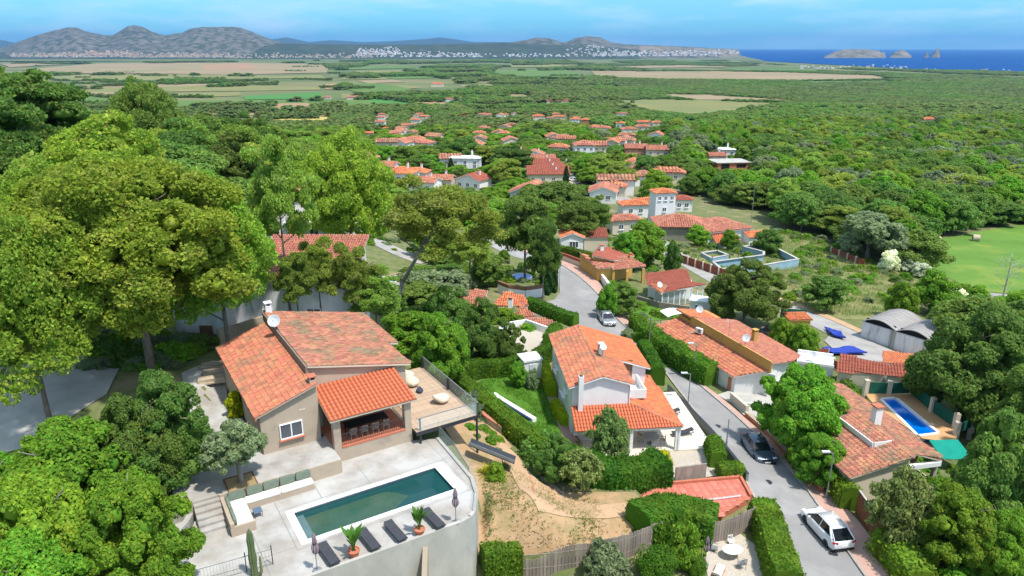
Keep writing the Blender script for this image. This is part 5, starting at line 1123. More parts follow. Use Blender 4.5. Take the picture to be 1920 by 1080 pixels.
def beanbag(loc, rot, label, m, s=1.):
    t = thing('beanbag', label, 'beanbag', loc, rot, None, s); bm = bmesh.new(); bmesh.ops.create_icosphere(bm, subdivisions=3, radius=1)
    for v in bm.verts:
        x, y, z = v.co; k = 1 + .10 * mnoise.noise(v.co * 2.3); b = max(0, y) ** 2 * .75; v.co = Vector((x*.52*k*(1-.25*max(0,y)), y*.62*k, max(-.28, z*.30*k + b*.42) + .28))
    me = bpy.data.meshes.new('sack'); bm.to_mesh(me); bm.free(); me.materials.append(M[m]); me.polygons.foreach_set('use_smooth',[True]*len(me.polygons)); link('sack', me, t); MB().lathe([(.10,0),(.05,.05),(.02,.06)], (0,.5,.62), n=8).build('tied_corner', M[m], t)
M['sack'] = mat('oat_canvas', (.60,.51,.40), (.54,.45,.35), 3, .95, .3, 6); M['sack_dark'] = mat('navy_canvas', (.05,.06,.085), (.04,.05,.07), 3, .95)
for (x, y, r, l, mm, s_) in ((827,754,2.2,'oat beanbag lying alone at the glass rail of the deck','sack',1.15),(772,722,.6,'oat beanbag next to the porch roof on the deck','sack',1.15),(764,708,1.2,'oat beanbag furthest back on the deck, against the villa wall','sack',1.),(787,735,.3,'small navy cushion seat between the beanbags','sack_dark',.55)):
    p = P(x, y, 8.05); beanbag(p, r, l, mm, s_)
# porch furniture
tp = V.wo(7.1, -.35, 0.03); t = thing('dining_table', 'long dark dining table under the villa porch roof', 'table', tp, R(VD)); MB().box((0,0,.74),(3.1,1.0,.05)).build('table_top', M['black'], t)
for a in (-1,1):
    for b in (-1,1): MB().box((a*1.4,b*.4,.36),(.08,.08,.72)).build('leg', M['black'], t)
M['rattan'] = mat('pale_rattan', (.42,.35,.27), (.32,.26,.2), 6, .9)
for k in range(4): p = V.wo(5.85+k*.8,-1.15,.03); chair(p, R(VD+180), 'pale rattan chair at the rail side of the porch table, %s from the left pillar' % ('first','second','third','fourth')[k], 'rattan', 'chairs round the porch table', 1.02)
for k in range(3): p = V.wo(6.1+k*.95,.5,.03); chair(p, R(VD), 'pale rattan chair on the wall side of the porch table, %s' % ('near the door','in the middle','by the far pillar')[k], 'rattan', 'chairs round the porch table', 1.02)
# ramp, terraces of the bank
rp_a, rp_b = P(882, 828, 6.3), P(966, 862, 5.0); t = thing('metal_ramp', 'dark metal ramp going down from the deck to the dirt yard', 'ramp', rp_a); d = rp_b - rp_a; n_ = Vector((-d.y, d.x, 0)).normalized() * .5
MB().slab([tuple(-n_), tuple(d - n_), tuple(d + n_), tuple(n_)], .08).build('tread', M['dark_metal'], t); MB().slab([tuple(-n_ + Vector((0,0,.25))), tuple(d - n_ + Vector((0,0,.25))), tuple(d - n_*.93 + Vector((0,0,.25))), tuple(-n_*.93 + Vector((0,0,.25)))], .3).build('side_beam', M['grey_metal'], t)
M['brick_edge'] = mat('brick_edging', (.50,.20,.12), (.42,.16,.10), 4, .9)
wallrun('planter_wall', 'brick-topped planter wall under the deck posts', [(893,778),(915,796),(942,815)], .3, .7, 'stone_wall', cap=.08, capm='brick_edge')
wallrun('planter_wall', 'low wall with a brick edge crossing below the deck', [(850,800),(893,778)], .3, .5, 'stone_wall', cap=.08, capm='brick_edge')
wallrun('garden_border', 'curved line of bricks edging the dirt path', [(975,880),(990,893),(998,912),(1000,928)], .2, .12, 'brick_edge', 'edging')
wallrun('garden_border', 'weathered sleeper edging the upper side of the dirt path', [(1015,897),(1040,917),(1062,936)], .22, .22, 'wood_old', 'edging')
yucca(G(912, 893), 'yellow-striped spiky yucca beside the glass balustrade', 1.25, 44); yucca(G(945, 880), 'green spiky plant next to the yellow yucca', .9, 30, 'lf_palm', 'spiky_plant')
yucca(G(985, 878), 'small spiky plant by the brick-edged path', .6, 22, 'lf_palm', 'spiky_plant')
# boulders and planter left of the villa
for k, (x, y, a) in enumerate(((402,690,.3),(408,703,.25),(398,716,.35))):
    p = P(x, y, 8.1); t = thing('stone_block', ('rough sandstone block furthest from the camera in the row by the villa', 'middle sandstone block of the row by the villa', 'rough sandstone block nearest the camera in the row by the villa')[k], 'stone', p, a)
    bm = bmesh.new(); bmesh.ops.create_cube(bm, size=1); bmesh.ops.subdivide_edges(bm, edges=bm.edges[:], cuts=3, use_grid_fill=True)
    for v in bm.verts: q_ = v.co.copy(); v.co = Vector((q_.x*2.0, q_.y*.75, q_.z*.5)) * (1 + .18*mnoise.noise(q_*2.5+Vector((k*5,0,0)))); v.co.z += .2
    me = bpy.data.meshes.new('stone'); bm.to_mesh(me); bm.free(); me.materials.append(M['stone']); link('stone', me, t)
# rubble stones of the bed
for k in range(70):
    x, y = rng.uniform(355,408), rng.uniform(815,888); p = G(x, y)
    if k == 0:
        bm = bmesh.new(); bmesh.ops.create_icosphere(bm, subdivisions=1, radius=1)
        for v in bm.verts: v.co *= 1 + .3*mnoise.noise(v.co*2)
        sme = bpy.data.meshes.new('stone'); bm.to_mesh(sme); bm.free(); sme.materials.append(mat('orange_stone',(.56,.33,.17),(.46,.30,.19),1.5,.95,orand=.3)); STM = sme
    if k < 70:
        o = link('stone', STM, bpy.data.objects.get('rubble_bed'), p, (rng.uniform(0,3),rng.uniform(0,3),0), (rng.uniform(.12,.3),rng.uniform(.12,.3),rng.uniform(.08,.16)))
# cactus, mesh fence, kerb walls
p = P(480, 1092, 6.6); t = thing('column_cactus', 'tall narrow column cactus in front of the mesh fence', 'cactus', p); prof = [(.14,0),(.17,.4),(.15,1.),(.19,1.6),(.15,2.2),(.17,2.7),(.12,3.2),(.02,3.45)]; v_ = []; n_ = 16
for r_, z_ in prof: v_ += [((r_*(1+.16*(k%2*2-1)))*math.cos(k*math.pi/8), (r_*(1+.16*(k%2*2-1)))*math.sin(k*math.pi/8), z_) for k in range(n_)]
MB().add(v_, [(j*n_+k, j*n_+(k+1)%n_, (j+1)*n_+(k+1)%n_, (j+1)*n_+k) for j in range(len(prof)-1) for k in range(n_)]).build('stem', M['lf_olive'], t); MB().tube((.12,0,.4),(.38,0,.7),.09,n=8).tube((.38,0,.7),(.4,0,1.7),.09,.05,n=8).build('arm', M['lf_olive'], t)
q0, q1, q2 = P(330,1110,6.9), P(463,1072,7.0), P(512,1058,7.0); t = thing('mesh_fence', 'dark wire mesh fence at the bottom edge by the cactus', 'fence', q0)
railing(t, [(0,0,0), tuple(q1-q0), tuple(q2-q0)], 1.0, .16, name='mesh_panel', bar=.006, m='grey_metal')
for q_ in (q0,q1,q2): MB().tube(q_-q0, q_-q0+Vector((0,0,1.25)), .03, n=6).build('post', M['dark_metal'], t)
wallrun('path_wall', 'low curved concrete wall between the leafy trees and the gravel path', [(365,965),(352,990),(330,1015),(300,1040),(285,1075),(280,1120)], .35, .55, 'concrete_wall')
tree_pl = MB(); 
pp = P(452, 905, 8); t = thing('tree_grate', 'square earth cut-out with a dark border round the olive trunk', 'tree grate', pp, R(VD)); MB().box((0,0,.012),(1.7,1.7,.02)).build('soil', M['dirt'], t); MB().box((-.87,0,.03),(.06,1.8,.06)).box((.87,0,.03),(.06,1.8,.06)).box((0,.87,.03),(1.68,.06,.06)).box((0,-.87,.03),(1.68,.06,.06)).build('border', M['rust_metal'], t)

# ================================================================ THE WHITE HOUSE
WX, WY, WD = 5.13, 55.54, 5.5
H = Fr(WX, WY, 1, WD); wh = thing('white_house', 'white two-storey house with an orange tiled roof and a deep corner porch', 'house', (WX, WY, 1), R(WD))
MB().add([(0.1,.1,-2),(5.1,.1,-2),(5.1,11.5,-2),(.1,11.5,-2),(.1,.1,5.35),(5.1,.1,5.35),(5.1,11.5,5.35),(.1,11.5,5.35),(2.7,.1,6.15),(2.7,11.5,6.15)],[(0,3,2,1),(0,1,5,8,4),(1,2,6,5),(2,3,7,9,6),(3,0,4,7),(4,8,9,7),(5,6,9,8)]).build('wall', M['white_wall'], wh)
MB().prism([(5.1,5.2),(8.0,5.2),(8.0,11.5),(5.1,11.5)], -2, [5.35,4.45,4.45,5.35]).build('wall', M['white_wall'], wh)
roof(wh, [(-.3,-.2,5.38),(2.7,-.2,6.32),(2.7,11.9,6.32),(-.3,11.9,5.38)], 'tile_old', .24, .38, 'white_wall', .12)
roof(wh, [(2.7,-.2,6.32),(5.5,-.2,5.42),(5.5,4.9,5.42),(2.7,4.9,6.32)], 'tile_old', .24, .38, 'white_wall', .12)
roof(wh, [(2.7,4.9,6.34),(8.4,4.9,4.48),(8.4,11.9,4.48),(2.7,11.9,6.34)], 'tile_new', .16, .30, 'white_wall', .12)
ridge_caps(wh, (2.7,-.2,6.33), (2.7,11.9,6.33), 'tile_worn')
M['tile_smooth'] = M['tile_new']
chimney(wh, .75, -.28, 1.6, 6.5, .42, .42, 'white_wall', 'terracotta', False); chimney(wh, 3.6, 5.1, 5.6, 6.9, .5, .5, 'concrete_wall', 'concrete_wall')
dish(wh, 3.6, 4.3, 7.1, .33, .4, .8); MB().b2((5.12,0,-.1),(5.18,.2,5.2)).build('rainpipe', M['white_paint'], wh)
# porch roof round the corner
zf, zt = 2.35, 3.45
roof(wh, [(-.05,-2.4,zf),(9.3,-2.4,zf),(5.25,.1,zt),(-.05,.1,zt)], 'tile_new', .27, .40, 'white_wall', .1, singly=True, limit=290)
roof(wh, [(9.3,-2.4,zf),(9.3,7.6,zf),(7.2,7.6,3.0),(5.25,.1,zt)], 'tile_new', .18, .30, 'white_wall', .1); ridge_caps(wh, (9.3,-2.4,zf+.05), (5.25,.1,zt+.05), 'tile_old', .12)
for u, v in ((4.9,-2.1),(8.9,-2.1),(9.05,-2.1),(4.9,-.2),(9.05,2.5),(9.05,6.8)): MB().b2((u-.13,v-.13,0),(u+.13,v+.13,2.2)).build('porch_pillar', M['white_wall'], wh)
MB().b2((0,-2.28,2.1),(9.2,-2.12,2.28)).b2((9.0,-2.12,2.1),(9.16,7.4,2.28)).build('porch_beam', M['white_wall'], wh)
MB().b2((.1,-2.2,-1.5),(12.3,.1,-.0)).b2((5.1,.1,-1.5),(12.3,8.6,0)).build('terrace', mat('cream_terrace', (.66,.58,.48), (.60,.53,.44), 1, .85), wh)
MB().prism([(2.0,-2.2),(2.8,-3.3),(4.5,-3.9),(7.2,-4.3),(7.4,-2.2)], -1.5, -.01).build('terrace_step', MATS['cream_terrace'], wh); MB().prism([(1.8,-2.3),(2.6,-3.4),(4.4,-4.05),(7.3,-4.45),(7.2,-4.3),(4.5,-3.92),(2.8,-3.3),(2.0,-2.2)], -1.5, .12).build('terrace_rim', M['white_wall'], wh)
# balcony on the right side
MB().b2((5.1,1.2,3.35),(7.0,4.4,3.5)).b2((6.85,1.2,3.5),(7.0,4.4,4.2)).b2((5.1,1.2,3.5),(6.85,1.35,4.2)).build('balcony', M['white_wall'], wh); door(wh, 6.3, 5.18, 3.5, .8, 1.8, 0, 'wood_brown')
window(wh, 1.0, -.0, 1.4, 1.3, 1.2, 0); window(wh, 3.2, .08, 1.2, 1.5, 1.9, 0, 'white_paint', None); window(wh, .08, 3, 4.0, 1.0, 1.0, -math.pi/2); window(wh, .08, 8, 4.0, 1.0, 1.0, -math.pi/2); window(wh, .08, 6, 1.4, 1.0, 1.0, -math.pi/2)
window(wh, 8.02, 7.5, 3.2, 1.0, 1.0, math.pi/2); railing(wh, [(8.3,5.2,3.3),(8.3,7.4,3.3)], .8, .15)
MB().b2((-.35,2.4,3.05),(-.05,3.6,3.15)).b2((-.3,7.4,3.05),(-.05,8.6,3.15)).build('window_ledge', M['white_wall'], wh)
keep_box(H, -.3, 9.3, -2.4, 11.9, 0, 6.4, .25)
# its terrace things
for k, (u, v, l) in enumerate(((10.2,3.9,'charcoal lounger in the row by the street railing, furthest from the porch corner'),(10.25,.2,'charcoal lounger in the row by the street railing, nearest the porch corner'))): lounger(H.wo(u, v, .02), R(WD - 84), l, group='loungers beside the white house', back=.3)
lounger(H.wo(10.15, 2.0, .02), R(WD - 84), 'pale lounger with a white towel between two charcoal ones', 'white_paint', 'white_paint', 'loungers beside the white house', .3)
chair(H.wo(10.0, 7.6, .02), R(WD), 'blue garden chair at the far end of the white house terrace', 'blue_cloth'); chair(H.wo(9.7, 7.0, .02), R(WD + 90), 'cream garden chair beside the blue one', 'cream_wall')
tp = H.wo(7.0, -.9, .01); t = thing('round_table', 'round garden table under the porch of the white house', 'table', tp); MB().lathe([(.02,.70),(.72,.70),(.72,.74),(.02,.74)], n=20).build('table_top', M['grey_metal'], t); MB().lathe([(.3,0),(.06,.06),(.05,.7)], n=10).build('stem', M['grey_metal'], t)
for k, l in enumerate(('wicker chair at the porch table of the white house, nearest the rim','wicker chair at the porch table of the white house, nearest the corner pillar','wicker chair at the porch table of the white house, furthest inside','wicker chair at the porch table of the white house, nearest the big window','wicker chair at the porch table of the white house, beside the middle pillar')):
    a = k * 1.257 - 1.4; chair((tp.x + 1.05 * math.cos(a), tp.y + 1.05 * math.sin(a), tp.z), a - math.pi/2, l, 'rattan' if k % 2 else 'grey_metal', 'chairs round the white house table', 1.)
# street railing and its wall
wallrun('boundary_wall', 'grey boundary wall with a railing between the white house terrace and the street', [(1252,735),(1290,775),(1325,812),(1350,840),(1400,905)], .2, .8, 'grey_metal', cap=.04, capm='dark_metal')
# lawn: pale channel, shed, hedges
a, b = G(930, 742), G(1002, 793); t = thing('pool_cover_box', 'long narrow white channel lying on the lawn', 'channel', a, math.atan2(b.y - a.y, b.x - a.x)); L_ = (b - a).length
MB().b2((0,-.22,-.3),(L_,.22,.10)).build('channel', M['white_paint'], t); MB().b2((.3,-.42,-.2),(L_-.3,-.24,.07)).build('blue_strip', mat('dark_blue_strip',(.03,.05,.12),None,rough=.5), t); MB().b2((-.5,-.1,-.3),(0,.3,.09)).build('end_piece', M['white_paint'], t)
r_, f_, _ = place('small white flat-roofed garden shed on the lawn', 'shed', (983,712), deg=20, name='garden_shed'); block(r_, 0,1.9,0,1.8,-.3,1.9,'white_wall','flat',over=.1); door(r_, .9, -.01, 0, .7, 1.6, 0, 'dish'); keep_box(f_,0,1.9,0,1.8,0,2)
for l in (): pass
hedge([(832,700),(862,735),(905,775),(955,815),(1000,850),(1030,880)], 1.5, 1.9, 'long clipped hedge running down the slope beside the lawn', size=.15, dens=110, rough=.06)
hedge([(850,712),(900,706),(950,703),(1000,692),(1030,672)], 1.2, 1.9, 'clipped hedge across the far end of the lawn', size=.15, dens=110, rough=.05)
hedge([(1035,745),(1025,715),(1022,700)], .9, 1.4, 'yellow-green hedge strip beside the garden path, further half', 'lf_yel', .12, 120, .05)
hedge([(1062,800),(1050,785),(1040,765)], .9, 1.0, 'yellow-green hedge strip beside the garden path, nearer half', 'lf_yel', .12, 120, .05)
hedge([(1030,672),(1038,660),(1042,648)], 1.6, 3.0, 'tall dark green hedge at the back corner of the white house', size=.16, dens=100)
hedge([(1232,722),(1218,690),(1205,668)], 1.5, 2.2, 'clipped hedge between the white house and the street', size=.15, dens=120, rough=.05)
hedge([(1045,878),(1090,895),(1140,905),(1200,905),(1240,895)], 2.6, 2.0, 'rounded hedge mass between the porch rim and the dirt yard', size=.16, dens=90, rough=.12, wav=.35)
hedge([(1000,850),(1040,880)], 2.8, 1.7, 'loose dark hedge at the foot of the lawn', 'lf_oak', .18, 90, .15, wav=.4)
hedge([(1243,858),(1252,880)], .7, .8, 'small yellow hedge at the corner of the white house porch', 'lf_yel', .12, 130, .06)
hedge([(1345,895),(1390,893)], 1.2, 1.2, 'low green hedge above the red tiled terrace, along the street', size=.14)
hedge([(1335,845),(1345,880)], 1.3, 1.6, 'green hedge at the end of the cream terrace by the street', size=.15)
wallrun('brush_fence', 'brown brushwood fence panel beside the low green hedge', [(1265,905),(1322,897)], .12, 1.4, 'wood_old', 'fence')
# red tiled terrace
RT = [G(*p) for p in [(1192,916),(1388,898),(1406,945),(1340,975),(1235,985)]]; zr_ = 1.3
t = thing('red_terrace', 'flat terrace laid with red terracotta tiles next to the street', 'terrace', (RT[0].x, RT[0].y, zr_))
rp_ = [P(x, y, zr_) for x, y in [(1190,914),(1388,896),(1408,932),(1340,972),(1240,975),(1205,955)]]; rel = [(p.x-RT[0].x, p.y-RT[0].y) for p in rp_]
MB().prism(rel, -1.6, -.0).build('base', M['terracotta'], t)
tlm = mesh('tile', *(lambda q_: (q_.v, q_.f))(MB().box((0,0,0),(.53,.53,.03))), mat('salmon_tile', (.58,.17,.115), (.50,.14,.10), 1.4, .75, .15, 12, orand=.16, c3=(.60,.30,.24), c3scale=.9))
d0 = (rp_[1] - rp_[0]); d0.z = 0; d0.normalize(); e0 = Vector((-d0.y, d0.x, 0)); cnt = 0
for i in range(-4, 40):
    for j in range(-30, 12):
        c = d0 * (i * .55) + e0 * (j * .55)
        if inpoly(c.x, c.y, rel) and cnt < 298: link('tile', tlm, t, (c.x, c.y, .018), (0, 0, math.atan2(d0.y, d0.x) + rng.uniform(-.008, .008))); cnt += 1
wallrun('terrace_kerb', 'pale kerb round the red tiled terrace', [(rp_[k].x, rp_[k].y) for k in (5,0,1,2)], .22, .22, 'terracotta', world=True, level=zr_)
a, b = P(1278, 944, zr_+.1), P(1388, 930, zr_+.1); t = thing('metal_channel', 'long thin white metal rail lying on the red tiled terrace', 'rail', a, math.atan2(b.y-a.y, b.x-a.x)); MB().b2((0,-.06,0),((b-a).length,.06,.07)).build('rail', M['white_paint'], t); MB().b2((.1,-.03,.0701),((b-a).length-.1,.03,.08)).build('slot', M['grey_metal'], t)
# fences at the bottom
def boardfence(name, label, pts, h, m, cat='fence', bw=.22, stub=.03, world=False, posts=True, group=None):
    wp = [Vector((p[0], p[1])) if world else G(*p).to_2d() for p in pts]; o0 = wp[0]; z0 = T(o0.x, o0.y); t = thing(name, label, cat, (o0.x, o0.y, z0), 0, group)
    b = MB().box((0,0,h/2),(bw*.95,.03,h)); bme = mesh('board', b.v, b.f, M[m]); pb = MB().box((0,.06,h/2),(.09,.09,h+.1)); pme = mesh('post', pb.v, pb.f, M[m]); rb = MB(); k = 0; cnt = 0
    for a, c in zip(wp[:-1], wp[1:]):
        n = max(1, int((c-a).length / bw)); ang = math.atan2(c.y-a.y, c.x-a.x)
        for i in range(n):
            p = a.lerp(c, (i+.5)/n); z = T(p.x, p.y)
            if cnt < 290: link('board', bme, t, (p.x-o0.x, p.y-o0.y, z-z0-.1+rng.uniform(-stub,stub)), (0, rng.uniform(-.012,.012), ang)); cnt += 1
            if i % 9 == 0 and posts: link('post', pme, t, (p.x-o0.x, p.y-o0.y, z-z0-.1), (0,0,ang))
        za, zc = T(a.x,a.y)-z0, T(c.x,c.y)-z0; rb.tube((a.x-o0.x,a.y-o0.y,za+h*.25),(c.x-o0.x,c.y-o0.y,zc+h*.25),.03,n=4).tube((a.x-o0.x,a.y-o0.y,za+h*.8),(c.x-o0.x,c.y-o0.y,zc+h*.8),.03,n=4); OCC.append((a.x,a.y,.6))
    rb.build('rails', M[m], t); return t
boardfence('board_fence', 'weathered grey board fence below the dirt yard', [(905,1082),(965,1079),(1045,1072),(1112,1062)], 1.9, 'wood_old')
boardfence('board_fence', 'weathered board fence climbing towards the red tiled terrace', [(1112,1062),(1180,1045),(1240,1020)], 2.0, 'wood_old')
boardfence('board_fence', 'brownish board fence below the red tiled terrace by the patio', [(1335,1020),(1372,1010),(1412,990)], 1.9, 'wood_brown' if 0 else 'wood_old')
hedge([(905,1078),(975,1075)], 1.1, 2.1, 'climbing hedge over the near end of the grey board fence', size=.15, dens=120, wav=.3)
hedge([(1195,1000),(1240,985),(1290,985),(1340,1005)], 2.6, 2.1, 'rounded evergreen hedge along the near edge of the red tiled terrace', size=.15, dens=110, rough=.08, wav=.25)
hedge([(1425,975),(1440,1010),(1455,1060),(1475,1120)], 2.0, 2.0, 'dense clipped hedge separating the patio from the street', size=.14, dens=120, rough=.07, wav=.2)
# patio furniture
tp = G(1372, 1046); t = thing('garden_table', 'white oval garden table with a marble-like top on the patio', 'table', tp, .2); MB().lathe([(.02,.68),(.60,.68),(.64,.70),(.64,.73),(.02,.735)], n=22).build('table_top', M['coping'], t)
for k in range(4): MB().tube((.4*math.cos(k*1.57+.8),.4*math.sin(k*1.57+.8),0),(.3*math.cos(k*1.57+.8),.3*math.sin(k*1.57+.8),.68),.02,n=6).build('leg', M['grey_metal'], t)
bpy.data.objects['garden_table'].scale = (1.15,.85,1)
chair((tp.x-1.1,tp.y+.5,tp.z), 1.2, 'grey garden chair behind the white oval table', 'grey_metal'); chair((tp.x+.35,tp.y-1.05,tp.z), 3.4, 'grey garden chair in front of the white oval table', 'grey_metal'); chair((tp.x+.3,tp.y+1.3,tp.z), .2, 'small white chair beyond the white oval table', 'white_paint', None, .85)
p = G(1345, 1082); lounger(p, 2.6, 'white reclining garden chair with red arms on the patio', 'white_paint', 'terracotta', None, .9)
p = G(1322, 1058); parasol(p, 'closed lilac parasol on the patio by the white oval table', 'lilac', 2.3)

# ================================================================ THE STREET
def wheelpos(x, y): return G(x, y)
a, b = P(1541,1022,0), P(1504,980,0); ang = math.atan2(b.y - a.y, b.x - a.x); c = P(1548, 1002, 0)
car((c.x + .0, c.y, T(c.x, c.y) + .05), ang + math.pi / 2, 'suv', 'paint_white', 'white sport utility car parked half on the kerb', 'cars parked along the street')
a, b = P(1389,835,-.5), P(1408,862,-.5); ang = math.atan2(b.y - a.y, b.x - a.x); c = P(1420, 850, -.5)
car((c.x, c.y, T(c.x, c.y) + .05), ang + math.pi / 2, 'hatch', 'paint_grey', 'dark grey-blue car with its nose towards the camera', 'cars parked along the street')
c = P(1137, 604, -1.8); car((c.x, c.y, T(c.x, c.y) + .05), R(6) + 0, 'hatch', 'paint_silver', 'silver car parked at the bend near the top of the street', 'cars parked along the street')
lamp(1549, 936, 4.2, 'street lamp by the leafy wall near the white car'); lamp(1300, 712, 4.3, 'street lamp on the pavement in front of the long clipped hedge'); lamp(1289, 768, 3.9, 'street lamp at the white house terrace railing')
lamp(1361, 842, 3.0, 'short lamp post at the street corner of the white house', arm=False)
pole(1216, 660, 4.6, 'dark wooden utility pole beside the clipped hedge and the pavement'); pole(1049, 545, 5.2, 'thin grey pole on the kerb of the bend', .05, 'grey_metal', 'sign_pole')
hedge([(1210,640),(1250,672),(1300,705),(1335,722)], 2.4, 2.5, 'long leafy hedge along the pavement in front of the yellow-walled house', size=.17, dens=100, rough=.12, wav=.25)
hedge([(1190,612),(1205,632)], 1.6, 1.9, 'short clipped hedge at the upper end of the pavement', size=.15)
hedge([(990,578),(1020,590),(1055,604),(1080,612)], 1.5, 1.7, 'clipped hedge along the inside of the bend', size=.16, dens=90)
wallrun('garden_wall', 'low brick-footed wall along the pavement under the rounded tree', [(1398,782),(1440,818),(1500,880),(1540,925)], .3, .55, 'brick_wall', cap=.08, capm='stone')
hedge([(1490,862),(1530,912)], 1.6, 2.0, 'dark leafy hedge behind the low brick wall', 'lf_oak', .18, 90, .12, wav=.3)
wallrun('garden_wall', 'cracked cream wall along the pavement by the concrete yard', [(1370,752),(1400,778)], .3, 1.0, 'cream_wall')
hedge([(1572,925),(1590,958)], 1.4, 1.9, 'yellow-green creeper over the wall by the street lamp', 'lf_broad', .16, 110, .15, wav=.4)
t = wallrun('sheet_gate', 'rusty brown sheet-metal fence beside the pavement', [(1604,962),(1630,1000),(1652,1030)], .08, 2.0, 'rust_metal', 'fence', cap=.08, capm='concrete_wall')
hedge([(1655,1030),(1690,1075),(1720,1110)], 1.9, 1.9, 'wild ivy hedge beyond the rusty fence at the pavement', 'lf_broad', .18, 90, .18, wav=.4)
boardfence('wire_fence', 'low rusty rail fence crossing the overgrown plot', [(1750,985),(1810,1025),(1880,1065),(1930,1090)], .9, 'rust_metal', 'fence', 1.1, .02)
pole(1728, 1000, 4.2, 'weathered pole leaning in the overgrown plot')

# dry grass, weeds and stones of the yard: nobody could count them
def tufts(name, pts, n, m, h, sp=.12, blades=5):
    w = [G(*p) for p in pts]; ph = [(p.x, p.y) for p in w]; x0 = min(p[0] for p in ph); x1 = max(p[0] for p in ph); y0 = min(p[1] for p in ph); y1 = max(p[1] for p in ph); mb = MB(); c = 0; tr_ = 0
    while c < n and tr_ < n * 9:
        tr_ += 1; x, y = rng.uniform(x0, x1), rng.uniform(y0, y1)
        if not inpoly(x, y, ph) or mnoise.noise(Vector((x * .5, y * .5, 7))) < rng.uniform(-.5, .25): continue
        z = T(x, y) + .1; c += 1
        for _ in range(blades):
            a = rng.uniform(0, 6.28); l = rng.uniform(.4, 1) * h; d = Vector((math.cos(a), math.sin(a), 0)); s_ = Vector((-d.y, d.x, 0)) * .03; b = Vector((x, y, z)) + d * rng.uniform(0, sp); mb.quad(b - s_, b + s_, b + d * l * .5 + Vector((0, 0, l)))
    tag(mb.build(name, M[m]), kind='stuff')
M['dry_blades'] = mat('dry_grass_blades', (.36,.29,.12), (.26,.25,.09), 1, .9, island=.3)
tufts('dry_grass', [(905,890),(960,880),(1060,935),(1180,940),(1190,985),(1140,1035),(1010,1035),(905,1030)], 1500, 'dry_blades', .16); tufts('weeds', [(905,900),(1000,930),(1100,960),(1130,1020),(1010,1035),(905,1030)], 260, 'lf_oak', .18)
tufts('dry_grass', [(1255,470),(1440,435),(1560,455),(1700,520),(1780,560),(1700,596),(1530,590),(1400,530)], 2600, 'dry_blades', .8, .5, 6); tufts('weeds', [(1255,470),(1440,435),(1560,455),(1700,520),(1780,560),(1700,596),(1530,590),(1400,530)], 2600, 'lf_airy', .8, .6, 7)
tufts('grass', [(885,727),(905,714),(960,702),(1018,714),(1033,770),(1062,845),(1020,848),(960,800)], 3500, 'lf_hedge', .07, .2, 6)
sm_ = MB()
for k in range(130):
    p = G(rng.uniform(910, 1190), rng.uniform(900, 1030)); s_ = rng.uniform(.04, .12); sm_.box((p.x, p.y, p.z + .12), (s_, s_ * .8, s_ * .6), rng.uniform(0, 3), rng.uniform(0, .5))
tag(sm_.build('rubble', M['stone']), kind='stuff')
for x, y in ((1440, 905), (1345, 800), (1562, 1040)):
    p = G(x, y); mb = MB(); mb.lathe([(.02, 0), (.33, 0), (.33, .012), (.02, .012)], (p.x, p.y, p.z + .055), 18); tag(mb.build('manhole_cover', M['dark_metal']), 'round iron manhole cover in the street ' + ('between the dark car and the clipped hedge' if x == 1440 else 'above the dark grey-blue car' if x == 1345 else 'behind the white car'), 'manhole cover')
# ================================================================ THE YELLOW-WALLED HOUSE
O = P(1375, 706, 1.0); oz = -2.0; YH = Fr(O.x, O.y, oz, 21); yh = thing('house', 'long house with an ochre wall between its two stepped orange roofs', 'house', (O.x, O.y, oz), R(21))
MB().prism([(.3,0),(3.0,-1.3),(3.0,14.8),(.3,15)], -.5, [2.85,3.75,3.75,2.85]).build('wall', M['white_wall'], yh)
roof(yh, [(-.1,-.1,3.0),(3.0,-1.8,4.0),(3.0,14.9,4.0),(-.1,15.5,3.0)], 'tile_old', .25, .4, 'white_wall', .12)
MB().prism([(3.0,-2),(7.2,.1),(9.0,1.5),(9.3,12),(3.0,12)], -.5, [4.7,3.75,3.6,3.6,4.7]).build('wall', M['white_wall'], yh)
MB().prism([(2.86,-2.2),(3.0,-2.2),(3.0,12.2),(2.86,12.2)], 3.7, 5.15).build('ochre_band', M['ochre_wall'], yh)
roof(yh, [(3.0,-2.3,5.0),(6.8,-.9,3.95),(9.8,1.0,3.5),(9.9,12.4,3.5),(3.0,12.2,5.0)], 'tile_pink', .25, .4, 'white_wall', .12)
MB().b2((3.0,12.2,2),(7,15,4.4)).build('wall', M['ochre_wall'], yh); roof(yh, [(2.8,12.25,5.0),(7.3,12.25,4.2),(7.3,15.3,4.2),(2.8,15.3,5.0)], 'tile_new', .25, .4, 'ochre_wall', .12)
chimney(yh, 6.2, 4.6, 3.6, 5.5, .5, .5, 'ochre_wall', 'ochre_wall'); dish(yh, 3.3, 2.6, 5.9, .42, -.4, 1.2); dish(yh, 3.4, 11.4, 6.2, .42, -.4, 1.2); aircon(yh, 2.3, 9.6, 4.0, -1.2); antenna(yh, 3.3, 5.5, 4.8, 2.2); antenna(yh, 1.0, 9.5, 3.3, 1.2)
window(yh, 5.2, -1.0, 1.6, 1.2, 1.2, R(27)); railing(yh, [(3.4,-2.1,1.0),(7.2,-.2,1.0)], .7, .25)
keep_box(YH, 0, 9.5, -2, 15, 0, 5, .3)
ar = P(1428, 728, -1.7); t = thing('gate_arch', 'low white gate arch in front of the ochre-banded house', 'gate', ar, R(10)); n_ = 12; vv = []
for k in range(n_+1): a = math.pi*k/n_; vv += [(1.7*math.cos(a),-.1,1.7*math.sin(a)),(1.95*math.cos(a),-.1,1.95*math.sin(a)),(1.95*math.cos(a),.1,1.95*math.sin(a)),(1.7*math.cos(a),.1,1.7*math.sin(a))]
